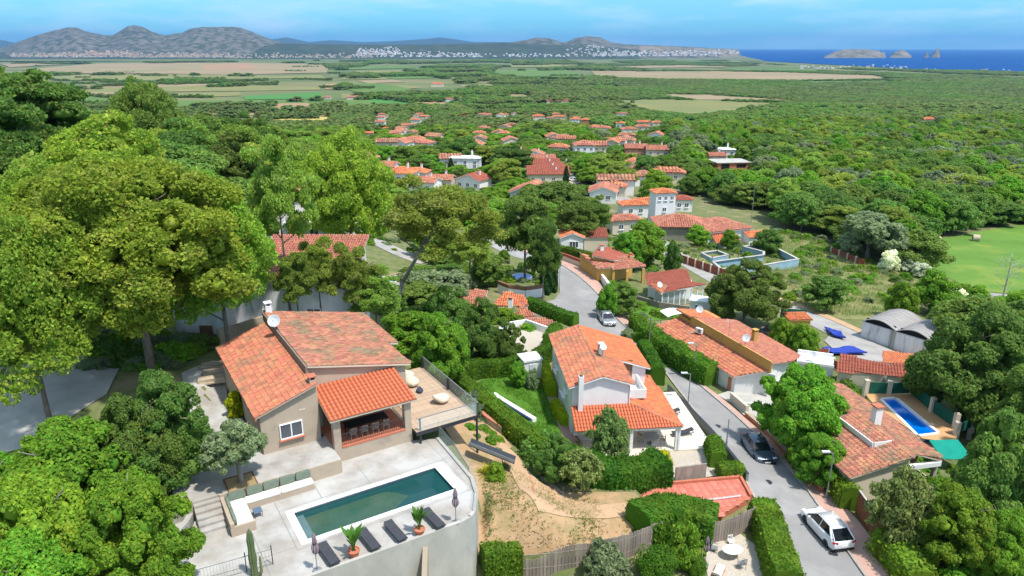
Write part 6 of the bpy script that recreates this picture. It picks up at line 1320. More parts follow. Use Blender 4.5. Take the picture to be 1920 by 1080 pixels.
MB().add(vv, [(k*4+i,k*4+(i+1)%4,k*4+4+(i+1)%4,k*4+4+i) for k in range(n_) for i in range(4)]).build('arch', M['grey_metal'], t); railing(t, [(-1.7,0,0),(1.7,0,0)], .9, .2, name='gate_leaf')
pz = P(1390, 724, -1.6); t = thing('palm_tree', 'short palm tree beside the white gate arch', 'tree', pz); MB().lathe([(.34,-.2),(.3,.4),(.36,.9),(.42,1.5),(.28,1.8)], n=14).build('trunk', M['bark_pine'], t); palm_fronds(t, 1.7, 22, 2.3, up=1.1)
drape('concrete_yard', [(1345,742),(1400,722),(1450,728),(1462,750),(1420,790),(1400,785),(1370,757)], M['concrete_wall'], .12, 1.5)
wallrun('garden_wall', 'grey wall with a railing in front of the concrete yard', [(1392,764),(1432,764)], .15, .5, 'concrete_wall', cap=.04)
p = P(1338, 722, -1.4); t = thing('wrought_gate', 'white wrought garden gate with a brick pier by the pavement', 'gate', p, R(-60)); railing(t, [(0,0,0),(2.0,0,0)], 1.8, .2, 'white_paint', 'gate_leaf'); MB().b2((2.1,-.2,-.5),(2.5,.2,1.9)).build('pier', M['brick_wall'], t)
p = P(1268, 604, -.5); t = thing('shade_canopy', 'white curved shade canopy behind the long leafy hedge', 'canopy', p, R(15)); vv = []; n_ = 8
for k in range(n_+1): s_ = k/n_*2-1; vv += [(s_*1.9,-1.2,1.6-.5*s_*s_-.25*s_),(s_*1.9,1.2,1.6-.5*s_*s_-.25*s_)]
MB().add(vv, [(2*k,2*k+2,2*k+3,2*k+1) for k in range(n_)]).build('cloth', M['white_paint'], t); [MB().tube((x,y,-1.4),(x,y,1.1),.04).build('post', M['grey_metal'], t) for x in (-1.7,1.7) for y in (-1.1,1.1)]

# ================================================================ THE BROWN-TILED HOUSE
O = P(1604, 894, 2.5); oz = -.6; BH = Fr(O.x, O.y, oz, 12); bh = thing('house', 'long low house with brown lichened roof tiles and a white chimney', 'house', (O.x, O.y, oz), R(12)); q_ = 3.1
MB().prism([(0,.3),(5.0,.3),(5.0,3),(0,3)], -.6, [2.95,4.1,4.1,2.95]).prism([(0,3.01),(8.4,3.01),(9.2,14),(2.2,14),(0,6)], -.6, [2.9,2.9,2.8,2.8,2.9]).build('wall', M['cream_wall'], bh)
roof(bh, [(-.4,0,3.05),(5.0,-.1,4.3),(5.0,2.3,4.3),(3.2,2.3,3.95),(3.2,6.9,3.95),(1.9,14.6,3.3),(-.2,7.5,3.05),(-.4,2,3.05)], 'tile_worn', .24, .38, 'cream_wall', .12)
roof(bh, [(5.0,.6,4.32),(8.4,.6,3.1),(9.4,8,3.1),(9.2,14.5,3.1),(4.0,14.5,4.32)], 'tile_worn', .24, .38, 'cream_wall', .12)
roof(bh, [(3.2,2.3,4.3),(5.0,2.3,4.5),(5.0,6.9,4.5),(3.2,6.9,4.3)], 'tile_worn', .24, .38, 'white_wall', .3)
MB().b2((3.06,2.3,3.6),(3.2,6.9,4.36)).b2((3.2,2.24,3.9),(4.9,2.3,4.4)).build('skylight_wall', M['white_wall'], bh); ridge_caps(bh, (5.0,-.1,4.34), (4.4,14.5,4.34), 'tile_worn')
chimney(bh, 5.9, 5.6, 3.6, 5.6, .65, .6, 'white_wall', 'terracotta', False); MB().prism([(5.5,5.2),(6.3,5.2),(6.3,6.0),(5.5,6.0)], 5.62, 5.74).build('chimney_cap', M['tile_old'], bh); dish(bh, 1.9, 15.4, 4.2, .45, 2.8, 1.1)
MB().b2((5.1,.55,2.6),(8.3,.7,3.0)).b2((5.1,.75,2.7),(8.3,.9,2.95)).build('porch_beam', M['white_paint'], bh); MB().b2((8.0,.8,-.6),(8.3,1.1,2.6)).b2((5.05,.8,-.6),(5.2,3.0,2.6)).build('porch_pillar', M['stone_wall'], bh)
MB().b2((5.2,2.9,-.2),(8.3,3.0,2.5)).build('painted_porch_shade', M['wood_brown'], bh)  # dark brown panel, paints in the shade of the porch interior
MB().b2((5.2,.8,-.6),(8.3,3,-.12)).build('porch_floor', M['terracotta'], bh); MB().b2((8.15,1.1,-.6),(8.3,3,1.0)).build('porch_low_wall', M['stone_wall'], bh)
keep_box(BH, -.3, 9.3, 0, 14.5, 0, 5, .45)
# its pool, on a tan deck with green screens
z_ = -.5; F4 = lambda x, y, z=z_: P(x, y, z)
DK = [F4(*p) for p in [(1622,738),(1700,736),(1716,740),(1800,806),(1790,830),(1730,822),(1640,760)]]; dpl = [(p.x, p.y) for p in DK]; PL = [F4(*p) for p in [(1655,749),(1679,747),(1757,811),(1722,815)]]
sheet('pool_deck', dpl, [[(p.x, p.y) for p in PL]], z_, mat('tan_deck', (.58,.33,.16), (.50,.29,.14), .8, .9, coords='World')); tag(bpy.data.objects['pool_deck'], kind='structure')
MB().prism(dpl, z_-3, z_-.9).build('deck_base', M['concrete_wall']); tag(bpy.data.objects['deck_base'], kind='structure')
t = thing('swimming_pool', 'narrow bright blue pool with a white edge behind the white chimney', 'swimming pool', PL[0]); rl = [(p.x-PL[0].x, p.y-PL[0].y) for p in PL]
MB().prism(rl, -.9, -.15).build('water', M['water_blue'], t); cb_ = MB()
for a, b in zip(rl, rl[1:] + rl[:1]):
    d = Vector((b[0]-a[0], b[1]-a[1])).normalized(); n = Vector((d.y, -d.x)) * .3; cb_.prism([a, b, (b[0]-n.x, b[1]-n.y), (a[0]-n.x, a[1]-n.y)], -.5, .05)
cb_.build('coping', M['coping'], t)
def screen_fence(name, label, pts, h, m, pierm='cream_wall', z=None, group=None, pier=.42, pierh=.25):
    wp = [P(x, y, z) for x, y in pts] if z is not None else [G(*p) for p in pts]; t = thing(name, label, 'fence', wp[0], 0, group)
    for a, b in zip(wp[:-1], wp[1:]):
        a, b = a - wp[0], b - wp[0]; d = (b - a); d.z = 0; n = Vector((-d.y, d.x, 0)).normalized() * .03
        MB().add([a-n+Vector((0,0,.1)), b-n+Vector((0,0,.1)), b+n+Vector((0,0,.1)), a+n+Vector((0,0,.1)), a-n+Vector((0,0,h)), b-n+Vector((0,0,h)), b+n+Vector((0,0,h)), a+n+Vector((0,0,h))], [(0,3,2,1),(4,5,6,7),(0,1,5,4),(1,2,6,5),(2,3,7,6),(3,0,4,7)]).build('screen_panel', M[m], t)
    for p in wp: p = p - wp[0]; MB().b2((p.x-pier/2,p.y-pier/2,p.z-1.5),(p.x+pier/2,p.y+pier/2,p.z+h+pierh)).build('pier', M[pierm], t); OCC.append((p.x+wp[0].x, p.y+wp[0].y, .8))
    return t
screen_fence('screen_fence', 'green screen fence with cream piers round the bright blue pool', [(1622,738),(1665,740),(1707,738),(1746,772),(1790,803)], 1.35, 'green_net', z=z_)
screen_fence('screen_fence', 'green screen fence past the corner pier of the tan pool deck', [(1792,815),(1822,802)], 1.1, 'green_net', z=z_)
t = thing('awning', 'flat teal awning beside the brown-tiled roof', 'awning', P(1745,845,.6)); aw = [P(x,y,z)-P(1745,845,.6) for x,y,z in [(1742,825,1.0),(1796,824,1.0),(1815,848,.5),(1812,862,.3),(1768,860,.3)]]
MB().slab(aw, .05).build('cloth', M['teal_cloth'], t); [MB().tube((p.x,p.y,-2),(p.x,p.y,p.z-.06),.04).build('post', M['white_paint'], t) for p in aw[1:4]]
# ================================================================ RED AND ORANGE ROOFED HOUSE BEYOND IT
def facet(root, f, pts, tile, tw=.3, tl=.45, fascia='white_wall', wall=None, walls=()):
    """a roof face from photo pixels at absolute heights"""
    q = [f.loc(P(x, y, z)) for x, y, z in pts]; A_ = np.array([(p.x, p.y, 1) for p in q]); c_ = np.linalg.lstsq(A_, np.array([p.z for p in q]), rcond=None)[0]
    for p in q: p.z = c_[0] * p.x + c_[1] * p.y + c_[2]
    roof(root, [tuple(p) for p in q], tile, tw, tl, fascia, .12)
    if wall: c = sum(q, Vector())/len(q); MB().prism([(c.x+(p.x-c.x)*.93, c.y+(p.y-c.y)*.93) for p in q], -2.5, [c.z+(p.z-c.z)*.93-.2 for p in q]).build('wall', M[wall], root)
r_, f_, _ = place('low house with a brown-red roof and a bright orange end beside the massive oak', 'house', (1690,745), deg=0)
facet(r_, f_, [(1568,696,-.3),(1660,706,-.3),(1665,680,.9),(1575,665,.9)], 'tile_red', wall='cream_wall'); facet(r_, f_, [(1660,706,-.3),(1728,716,-.3),(1730,680,1.0),(1665,680,.9)], 'tile_red', wall='cream_wall')
facet(r_, f_, [(1728,716,-.3),(1776,726,-.5),(1755,686,.7),(1730,680,1.0)], 'tile_new', wall='white_wall'); facet(r_, f_, [(1656,681,.6),(1752,684,.6),(1745,668,-.1),(1656,658,-.1)], 'tile_new', wall='white_wall')
lc = f_.loc(P(1745,692,1.0)); aircon(r_, lc.x, lc.y, lc.z, .3)
KEEP.append((1570,660,1770,740,68)); screen_fence('shade_net', 'dark green shade netting hanging under the brown-red roof', [(1610,712),(1665,716),(1712,728),(1740,735)], 1.3, 'green_net', 'dark_metal', pier=.08, pierh=.0)
screen_fence('brown_fence', 'reddish-brown fence with cream piers stepping down beside the brown-tiled house', [(1560,690),(1590,705),(1625,732)], 1.1, 'brown_fence')
screen_fence('brown_fence', 'reddish-brown sheet fence behind the white parapet roof terrace', [(1465,672),(1498,672),(1552,670)], 1.2, 'brown_fence', pier=.1, pierh=0)
r_, f_, L_ = place('low white annex with a parapet roof terrace between the two brown fences', 'annex', (1492,702), (1560,712), name='annex'); block(r_,0,max(3,L_),0,3.2,-1,1.3,'white_wall','flat',over=.02); MB().b2((0,-.15,1.5),(L_,0,1.8)).b2((0,3.0,1.5),(L_,3.2,1.9)).build('parapet', M['white_wall'], r_); dish(r_, 1.6, 1.0, 2.3, .4, .2, 1.1); keep_box(f_,0,L_,0,3,0,2)
# the yard with blue sheets
drape('concrete_yard', [(1545,640),(1570,615),(1640,640),(1655,690),(1590,680)], M['asphalt_old'], .1, 2)
for i, (pts, l) in enumerate(((((1540,658),(1600,655),(1625,668),(1560,668)),'crumpled dark blue tarpaulin along the edge of the concrete yard'),(((1545,618),(1575,628),(1585,640),(1560,634)),'small dark blue cover over a heap by the second street'))):
    w = [G(*p) for p in pts]; t = thing('blue_tarpaulin', l, 'tarpaulin', w[0]); bm = bmesh.new(); vs = [bm.verts.new(p-w[0]) for p in w]; fa = bm.faces.new(vs); bmesh.ops.subdivide_edges(bm, edges=bm.edges[:], cuts=5, use_grid_fill=True)
    for v in bm.verts: v.co.z = T(v.co.x+w[0].x, v.co.y+w[0].y)-w[0].z + .3 + .22*mnoise.noise(v.co*.7) + .12*mnoise.noise(v.co*3)
    bmesh.ops.solidify(bm, geom=bm.faces[:], thickness=.2); me = bpy.data.meshes.new('sheet'); bm.to_mesh(me); bm.free(); me.materials.append(M['blue_cloth']); link('sheet', me, t)
screen_fence('screen_fence', 'teal screen along the second street near the leafy trees', [(1462,605),(1508,608)], 2.2, 'green_net', 'dark_metal', pier=.1, pierh=0)
r_, f_, _ = place('small orange playhouse shelter behind the teal screen', 'shelter', (1478,622), deg=5, name='shelter'); block(r_, 0,3,0,2,-.5,1.6,'ochre_wall','mono_f',.1,.2,'tile_new'); keep_box(f_,0,3,0,2,0,2)
for k, (x, y) in enumerate(((1452,634),(1466,645))): p = G(x, y); car((p.x,p.y,p.z+.03), R(50), 'hatch', 'paint_black', 'black car in the yard behind the ochre-banded house, %s' % ('nearer the oak' if k == 0 else 'nearer the brown sheet fence'))
# ================================================================ THE HANGAR
hA, hB = G(1613,632), G(1742,680); hd = math.degrees(math.atan2(hB.y-hA.y, hB.x-hA.x)); HG = Fr(hA.x, hA.y, hA.z, hd); hg = thing('hangar', 'long pale block-walled barn under a double-curved grey sheet roof', 'barn', hA, R(hd)); LH = (hB-hA).length
MB().b2((0,0,-1),(LH,.3,2.3)).b2((0,.3,-1),(.3,6.5,2.3)).b2((LH-.3,.3,-1),(LH,6.5,2.3)).b2((.3,6.2,-1),(LH-.3,6.5,2.3)).build('wall', M['stained_wall'], hg)
for u in (LH*.42,LH*.46,LH*.88): MB().b2((u,-.14,-1),(u+.28,-.005,2.4)).build('buttress', M['concrete_wall'], hg)
for s_ in range(2):
    w_ = LH/2; mb = MB(); n_ = 12; v = []
    for k in range(n_+1): a = k/n_; z = 2.45 + .75*math.sin(a*math.pi); v += [(s_*w_+a*w_, -.3, z),(s_*w_+a*w_, 6.8, z),(s_*w_+a*w_, 6.8, z+.06),(s_*w_+a*w_, -.3, z+.06)]
    mb.add(v, [(k*4+i,k*4+4+i,k*4+4+(i+1)%4,k*4+(i+1)%4) for k in range(n_) for i in range(4)] + [(0,1,2,3)]); mb.build('roof_sheet', mat('weathered_sheet', (.34,.32,.31), (.24,.225,.22), 1.2, .9, .3, 5, stretch=(.3,3,1)), hg)
    rb = MB()
    for j in range(9):
        for k in range(n_): a, b = k/n_, (k+1)/n_; rb.tube((s_*w_+a*w_, -.2+j*.85, 2.53+.75*math.sin(a*math.pi)), (s_*w_+b*w_, -.2+j*.85, 2.53+.75*math.sin(b*math.pi)), .035, n=4)
    rb.build('roof_rib', M['concrete_wall'], hg)
    MB().b2((s_*w_+.3,.31,2.2),(s_*w_+w_-.3,.33,2.9)).build('painted_gap_shade', M['black'], hg)  # black sheet painted in as the shade between wall top and curved roof
keep_box(HG, 0, LH, 0, 6, .5, 3.3, 0)
for k, (x, y, a) in enumerate(((1724,458,'big round bale at the edge of the green field by the woods'),(1757,455,'pale stone heap at the top of the green field'),(1829,452,'single round bale in the middle of the green field'))):
    p = G(x, y); t = thing('straw_bale', a, 'bale', p, rng.uniform(0,3)); MB().tube((-.7,0,.75),(.7,0,.75),.8,n=18).build('bale', M['stone'], t)
# ================================================================ ABANDONED POOLS, FENCES, MASTS
M['old_blue'] = mat('faded_blue_basin', (.30,.46,.56), (.24,.38,.48), .6, .9, c3=(.40,.42,.38), c3scale=.3)
def oldpool(label, pts, z, h, water=None):
    w = [P(x, y, z) for x, y in pts]; t = thing('abandoned_pool', label, 'swimming pool', w[0]); rl = [(p.x-w[0].x, p.y-w[0].y) for p in w]; mb = MB(); cb = MB()
    for a, b in zip(rl, rl[1:]+rl[:1]):
        d = Vector((b[0]-a[0], b[1]-a[1])).normalized(); n = Vector((d.y, -d.x))*.18; mb.prism([a,b,(b[0]-n.x,b[1]-n.y),(a[0]-n.x,a[1]-n.y)], -h-.3, 0); cb.prism([(a[0]+n.x*1.4,a[1]+n.y*1.4),(b[0]+n.x*1.4,b[1]+n.y*1.4),(b[0]-n.x*1.3,b[1]-n.y*1.3),(a[0]-n.x*1.3,a[1]-n.y*1.3)], .003, .09)
    mb.build('basin_wall', M['old_blue'], t); cb.build('rim', M['concrete_wall'], t); MB().prism(rl, -h-.25, -h).build('bottom', M[water or 'scrub'], t); return w
A1 = oldpool('large L-shaped abandoned pool with faded blue walls in the scrub', [(1337,491),(1432,478),(1432,472),(1393,462),(1440,457),(1497,486),(1425,498),(1352,504)], -4.2, 1.4, 'under_green')
oldpool('small abandoned pool with a white rim beside the large one', [(1315,474),(1345,470),(1365,478),(1335,484)], -4.1, .6)
KEEP.append((1335,455,1498,505,118)); KEEP.append((1315,468,1368,488,125))
_cut = [[(p.x, p.y) for p in A1]]
def fence_run(label, pts, h, m='brown_fence', n=7, z=None, pierm='cream_wall'):
    w = [G(*p) for p in pts]; q = [w[0].lerp(w[-1], k/n) for k in range(n+1)] if len(w) == 2 else w
    t = thing('fence', label, 'fence', q[0]); 
    for a, b in zip(q[:-1], q[1:]):
        a, b = Vector((a.x,a.y,T(a.x,a.y)))-q[0], Vector((b.x,b.y,T(b.x,b.y)))-q[0]; d = b-a; nn = Vector((-d.y,d.x,0)).normalized()*.05; U = Vector((0,0,1))
        MB().add([a-nn-U*.3,b-nn-U*.3,b+nn-U*.3,a+nn-U*.3,a-nn+U*h,b-nn+U*h,b+nn+U*h,a+nn+U*h],[(0,3,2,1),(4,5,6,7),(0,1,5,4),(1,2,6,5),(2,3,7,6),(3,0,4,7)]).build('panel', M[m], t); MB().b2((a.x-.17,a.y-.17,a.z-.5),(a.x+.17,a.y+.17,a.z+h+.15)).build('pier', M[pierm], t)
    return t
fence_run('reddish-brown fence with pale piers along the second street by the abandoned pools', [(1276,492),(1378,528)], 1.5); fence_run('distant reddish-brown fence at the far side of the scrub plot', [(1558,475),(1620,500)], 1.3, n=4)
KEEP.append((1276,478,1378,530,110))
lamp(1408, 418, 9.5, 'tall thin mast at the right end of the restaurant roofs', arm=False); lamp(1621, 492, 8, 'tall thin mast at the edge of the woods by the white shrubs', arm=False); lamp(1383, 500, 7, 'tall thin mast in front of the large abandoned pool', arm=False); lamp(1270, 392, 6, 'thin mast right behind the pale tower', arm=False); lamp(1214, 425, 5, 'thin mast in front of the pale pink-roofed villa', arm=False)
# ================================================================ THE RESTAURANT WITH THE TOWER
M['olive_wall'] = mat('grey_olive_wall',(.26,.25,.19),(.22,.21,.17),1)
r_, f_, _ = place('rambling restaurant of joined orange hip roofs next to the pale tower', 'building', (1290,432), deg=-8, name='restaurant')
def sub(x, y, dg): # a wing of the restaurant: an untagged node in its own direction
    q = f_.loc(Vector((x, y, 0))); e = link('wing', None, r_, (q.x, q.y, 0), R(dg) - r_.rotation_euler.z); return e
w1, w2, w3, w4 = sub(31.2, 149.5, -4), sub(41.2, 146.0, 22), sub(42.6, 143.6, 6), sub(50.5, 147.5, 20)
block(w1, 0,10.6,0,9,-2,4.0,'ochre_wall' if 0 else 'olive_wall','hip',.36,.5,'tile_pink',.5,.7); block(w2, 0,11,0,10,-2,3.6,'white_wall','hip',.30,.5,'tile_pink',.5,.7); block(w3, 0,5,0,4,-3,1.8,'stained_wall','mono_f',.3,.3,'tile_new',.5,.7); block(w4, 0,5,0,3.5,-3,2.0,'white_wall','gable_x',.4,.3,'tile_new',.5,.7)
MB().b2((-.3,-.3,-2),(1.0,.05,3.9)).build('brick_pier', M['brick_wall'], w1); KEEP.append((1232,388,1428,440,140))
p = P(1246, 402, -3.2); t = thing('tower', 'pale square tower with paired windows and a small orange hip roof', 'tower', p, R(8)); block(t, -2.4,2.4,-.2,4.4,-4,5.0,'white_wall','hip',.28,.3,'tile_new',.5,.7)
for u in (-1.5,0,1.5): window(t, u, -.22, 3.9, .8, 1.0, 0)
window(t, -.2, -.22, 1.2, .9, 1.1, 0); keep_box(t, -2.4, 2.4, 0, 4, 0, 5.5, 0)
for k, (x, y, wd, dg, l) in enumerate(((1168,408,6.5,10,'low arched white house with an orange roof left of the tower'),(1196,402,6,5,'low white house with an orange roof touching the tower'),(1262,396,5.0,0,'small white house with a round-edged red roof right of the tower'),(1148,440,6.5,12,'pale pink villa with a faded rose roof among the trees'))):
    r_, f_, _ = place(l, 'house', (x, y), deg=dg); block(r_, 0,wd,0,4.5,-1,3.0,'white_wall' if k < 3 else 'cream_wall','hip',.35,.4,('tile_new','tile_new','tile_red','tile_pink')[k],.5,.7); window(r_, wd*.3, -.02, 1.6, 1.1, 1.2, 0); window(r_, wd*.7, -.02, 1.6, 1.1, 1.2, 0); keep_box(f_,0,wd,0,4.5,0,4,.3)
# ================================================================ HOUSES AT THE BEND
r_, f_, _ = place('orange-roofed house with an ochre porch of arches above the bend', 'house', (1140,512), deg=12)
facet(r_, f_, [(1120,503,-.3),(1148,506,-.3),(1152,497,.4),(1142,487,.7),(1110,480,.7),(1085,474,.2)], 'tile_pink', .35, .5, wall='ochre_wall'); facet(r_, f_, [(1148,506,-.2),(1212,499,-.2),(1180,480,1.0),(1152,484,1.0)], 'tile_pink', .35, .5, wall=None)
facet(r_, f_, [(1110,480,1.0),(1152,488,1.0),(1190,480,.6),(1160,466,.6),(1124,462,1.0)], 'tile_red', .35, .5, wall='ochre_wall'); a_ = [f_.loc(P(x, y, -.5)) for x, y in [(1150,508),(1176,508),(1206,503)]]
for q_ in a_: MB().b2((q_.x-.2,q_.y-.2,-1),(q_.x+.2,q_.y+.2,q_.z)).build('porch_pillar', M['ochre_wall'], r_)
lc = f_.loc(P(1128,470,1.0)); chimney(r_, lc.x, lc.y, lc.z-.6, lc.z+.8, .6, .6); lc = f_.loc(P(1182,486,.6)); chimney(r_, lc.x, lc.y, lc.z-.6, lc.z+.8, .45, .45, 'ochre_wall'); KEEP.append((1085,460,1212,515,100))
r_, f_, _ = place('small white house with an orange gable and arched window beside the ochre porch house', 'house', (1052,472), (1088,472)); block(r_, 0,4.2,0,5,-1.5,2.7,'white_wall','gable_y',.4,.3,'tile_new',.35,.5); window(r_, 2.4,-.02,1.4,1.7,1.3,0,bars=2); keep_box(f_,0,4,0,5,0,3,0)
block(r_, 4.5,9,1.5,6,-1,2.3,'cream_wall','mono_f',.15,.2,'tile_red',.35,.5)
r_, f_, _ = place('red-tiled house with a glazed white porch behind the white pool cabin', 'house', (1246,566), deg=18); z0_ = f_.o.z
facet(r_, f_, [(1238,552,-.6),(1324,537,-.6),(1297,521,.6),(1288,506,.6),(1210,515,.6),(1213,530,.4)], 'tile_red', .3, .45, wall=None); facet(r_, f_, [(1218,540,-.4),(1240,552,-.5),(1250,534,.5),(1213,528,.5)], 'tile_old', .3, .45)
w = [f_.loc(P(x, y, -.9)) for x, y in [(1216,540),(1242,553),(1318,540),(1290,512),(1214,520)]]; MB().prism([(w[0].x+.6,w[0].y+1.2),(w[1].x+.3,w[1].y+2.6),(w[2].x-.4,w[2].y+2.2),(w[3].x,w[3].y),(w[4].x+.4,w[4].y)], -1, w[0].z).build('wall', M['white_wall'], r_)
for k in range(8):
    p = w[1].lerp(w[2], k/7); MB().b2((p.x-.07,p.y-.07,-1),(p.x+.07,p.y+.07,p.z+.15)).build('porch_post', M['white_paint'], r_)
    if k < 7: q_ = w[1].lerp(w[2], (k+.5)/7); d = w[2]-w[1]; MB().box((q_.x,q_.y,(q_.z-1)/2+.3),(d.length/7-.2,.03,1.5), math.atan2(d.y,d.x)).build('porch_glazing', M['glass'], r_)
lc = f_.loc(P(1236,540,.4)); dish(r_, lc.x, lc.y, lc.z+.5, .45, .2, 1.0); KEEP.append((1210,508,1322,565,90))
r_, f_, _ = place('small white pool cabin with one dark window', 'cabin', (1292,585), (1330,590), name='pool_cabin'); block(r_, 0,3.4,0,2.4,-.5,1.7,'white_wall','flat',over=.12); window(r_, 1.2,-.02,1.0,.9,.6,0); keep_box(f_,0,3.4,0,2,0,2,0)
drape('pool_water', [(1320,570),(1352,566),(1362,580),(1330,584)], M['water_turq'], .2, 2)
wallrun('white_wall', 'white wall stepping down the bend in front of the ochre porch house', [(1108,505),(1122,520),(1140,545),(1160,566)], .35, 1.3, 'white_wall', cap=.08, capm='white_wall')
wallrun('garden_wall', 'cream stone wall with a brown fence top along the outside of the bend', [(1040,484),(1062,491),(1085,500),(1102,510)], .3, 1.0, 'cream_wall', cap=.45, capm='brown_fence'); hedge([(1045,478),(1075,484),(1105,492)], 1.6, 1.9, 'clipped hedge above the cream stone wall of the bend', size=.18, dens=70)
wallrun('garden_wall', 'dark block wall below the glazed porch house', [(1195,566),(1235,578),(1288,586)], .25, 1.0, 'wood_old')
wallrun('stepped_wall', 'curved white wall with a ragged top round the small round pool garden', [(935,548),(955,556),(985,560),(1012,556),(1034,545)], .35, 1.3, 'white_wall', cap=.5, capm='wood_brown'); KEEP.append((938,535,1035,560,95))
pp = G(978, 522); t = thing('round_pool', 'small round bright blue pool under the dark pine', 'swimming pool', pp); MB().lathe([(1.75,-.3),(1.75,.35),(1.55,.38),(1.5,.25),(.02,.25)], n=26).build('rim', M['coping'], t); MB().lathe([(.02,.26),(1.5,.26),(1.5,.31),(.02,.31)], n=26).build('water', M['water_blue'], t); KEEP.append((958,508,998,530,105))
r_, f_, _ = place('rambling house of low salmon roofs with a white chimney behind the dark round trees', 'house', (960,600), deg=-8)
for pts, tl_, wl_ in (([(845,556,1.4),(905,566,1.4),(915,546,2.1),(865,541,2.1)],'tile_pink','white_wall'),([(925,572,1.2),(992,574,1.2),(982,552,2.2),(945,548,2.2)],'tile_new','white_wall'),([(870,600,.9),(905,602,.9),(895,560,1.5),(850,562,1.5)],'tile_pink','white_wall'),([(925,602,.7),(1008,594,.7),(985,576,1.3),(925,578,1.3)],'tile_old','white_wall'),([(960,612,.3),(1060,612,.3),(1020,596,.8),(950,598,.8)],'tile_pink','white_wall')): facet(r_, f_, pts, tl_, .3, .45, wall=wl_)
lc = f_.loc(P(957,578,1.2)); chimney(r_, lc.x, lc.y, lc.z-.5, lc.z+1.3, .6, .6); lc = f_.loc(P(978,576,1.2)); dish(r_, lc.x, lc.y, lc.z+.5, .5, .4, 1.1, 'terracotta'); KEEP.append((848,540,1040,602,84))
wallrun('white_wall', 'white angled wall round the gravel court behind the white house', [(935,632),(945,620),(985,612),(1030,628)], .25, 1.0, 'white_wall'); drape('gravel_court', [(940,635),(985,612),(1040,622),(1030,650),(985,665),(960,655)], M['gravel'], .08, 1.5); KEEP.append((950,608,1035,660,76))
# ================================================================ THE STAINED WHITE HOUSE BEHIND THE VILLA
sh = thing('house', 'two-storey white house with rain-stained walls right behind the villa', 'house', (-26.8, 65, 7)); SH = Fr(-26.8, 65, 7, 0)
MB().prism([(0,.3),(11,.3),(11,9.5),(0,9.5)], -2, [5.6,5.6,7.6,7.6]).build('wall', M['stained_wall'], sh); roof(sh, [(-.3,0,5.75),(11.4,0,5.75),(11.4,9.9,7.9),(-.3,9.9,7.9)], 'tile_pink', .26, .42, 'white_wall', .12)
MB().prism([(-5,-2),(-.02,-2),(-.02,5),(-5,5)], -2, [3.6,5.0,5.0,3.6]).build('wall', M['stained_wall'], sh); roof(sh, [(-5.3,-2.3,3.7),(-.05,-2.3,5.2),(-.05,5.3,5.2),(-5.3,5.3,3.7)], 'tile_old', .26, .42, 'white_wall', .12)
chimney(sh, .6, 7.6, 6.5, 9.2, .7, .7, 'cream_wall', 'terracotta'); dish(sh, 1.4, 7.0, 8.2, .5, .3, 1.1); door(sh, -2.2, -2.02, 0, 1.2, 2.1); window(sh, 7.5, .28, 2.4, 1.4, 1.2, 0); window(sh, 3.0, .28, 2.4, 1.0, 1.0, 0)
MB().b2((6.4,-2.2,-1),(11,.28,2.2)).build('balcony_base', M['stained_wall'], sh); railing(sh, [(6.4,-2.1,2.2),(11,-2.1,2.2)], .9, .25, 'white_paint'); keep_box(SH, -5, 11, -2, 9.9, 2, 8, 0)
wallrun('garden_wall', 'beige garden wall with ivy between the villa and the stained white house', [(412,650),(445,640),(480,628),(505,620)], .25, 1.7, 'sand_wall')
r_, f_, _ = place('pale blue-white two-storey house on the slope behind the tall pines', 'house', (525,450), deg=5); block(r_, 0,11,0,8,-2,6.2,'white_wall','hip',.25,.35,'tile_pink',.5,.7)
for u in (2,5,8): window(r_, u,-.02,4.4,1.3,1.3,0); window(r_, u,-.02,1.4,1.3,1.6,0)
MB().b2((1,-1.6,2.7),(10,-.01,2.9)).build('balcony', M['white_wall'], r_); railing(r_, [(1,-1.5,2.9),(10,-1.5,2.9)], .9, .4, 'white_paint'); KEEP.append((520,385,612,445,130))
p = G(720, 527); t = thing('small_pool', 'small turquoise pool among the palms beyond the airy pines', 'swimming pool', p, .2); MB().b2((-2.2,-1.4,-.3),(2.2,1.4,.25)).build('rim', M['coping'], t); MB().b2((-1.9,-1.1,.2),(1.9,1.1,.28)).build('water', M['water_turq'], t); KEEP.append((700,510,745,532,100))
for k, (x, y, s_, l) in enumerate(((690,540,1.,'green fan palm by the small turquoise pool'),(716,545,.8,'second green palm in front of the small turquoise pool'))): p = G(x, y); t = thing('palm_tree', l, 'tree', p, 0, None, s_); MB().lathe([(.22,-.3),(.18,1.5),(.2,2.4)], n=8).build('trunk', M['bark_pine'], t); palm_fronds(t, 2.3, 18, 2.2, up=1.0)
# bare grey branches beside the huge pine, and a dead crown in the woods
def dead(px, py, h, label, n=16, w=.35):
    p = G(px, py); t = thing('dead_tree', label, 'tree', p); g_ = np.random.default_rng(3); mb = branchwork(MB(), g_, h, .2, .95, h*w, n, .16)
    for k in range(50): a = g_.uniform(0,6.28); z = h*g_.uniform(.35,.95); r_ = h*w*g_.uniform(.2,.8); c = Vector((math.cos(a)*r_, math.sin(a)*r_, z)); mb.tube(c, c+Vector((math.cos(a)*.9, math.sin(a)*.9, g_.uniform(.3,1.2))), .035, .01, 4)
    mb.build('branches', mat('dead_wood', (.42,.38,.35), (.34,.31,.29), 3), t)
dead(55, 520, 11, 'bare grey dead tree between the dark pines and the huge bright pine', 20, .4); dead(1775, 400, 12, 'bare grey dead tree standing in the woods above the green field'); dead(1880, 560, 8, 'nearly bare tree on the dirt road by the green field', 12, .3)
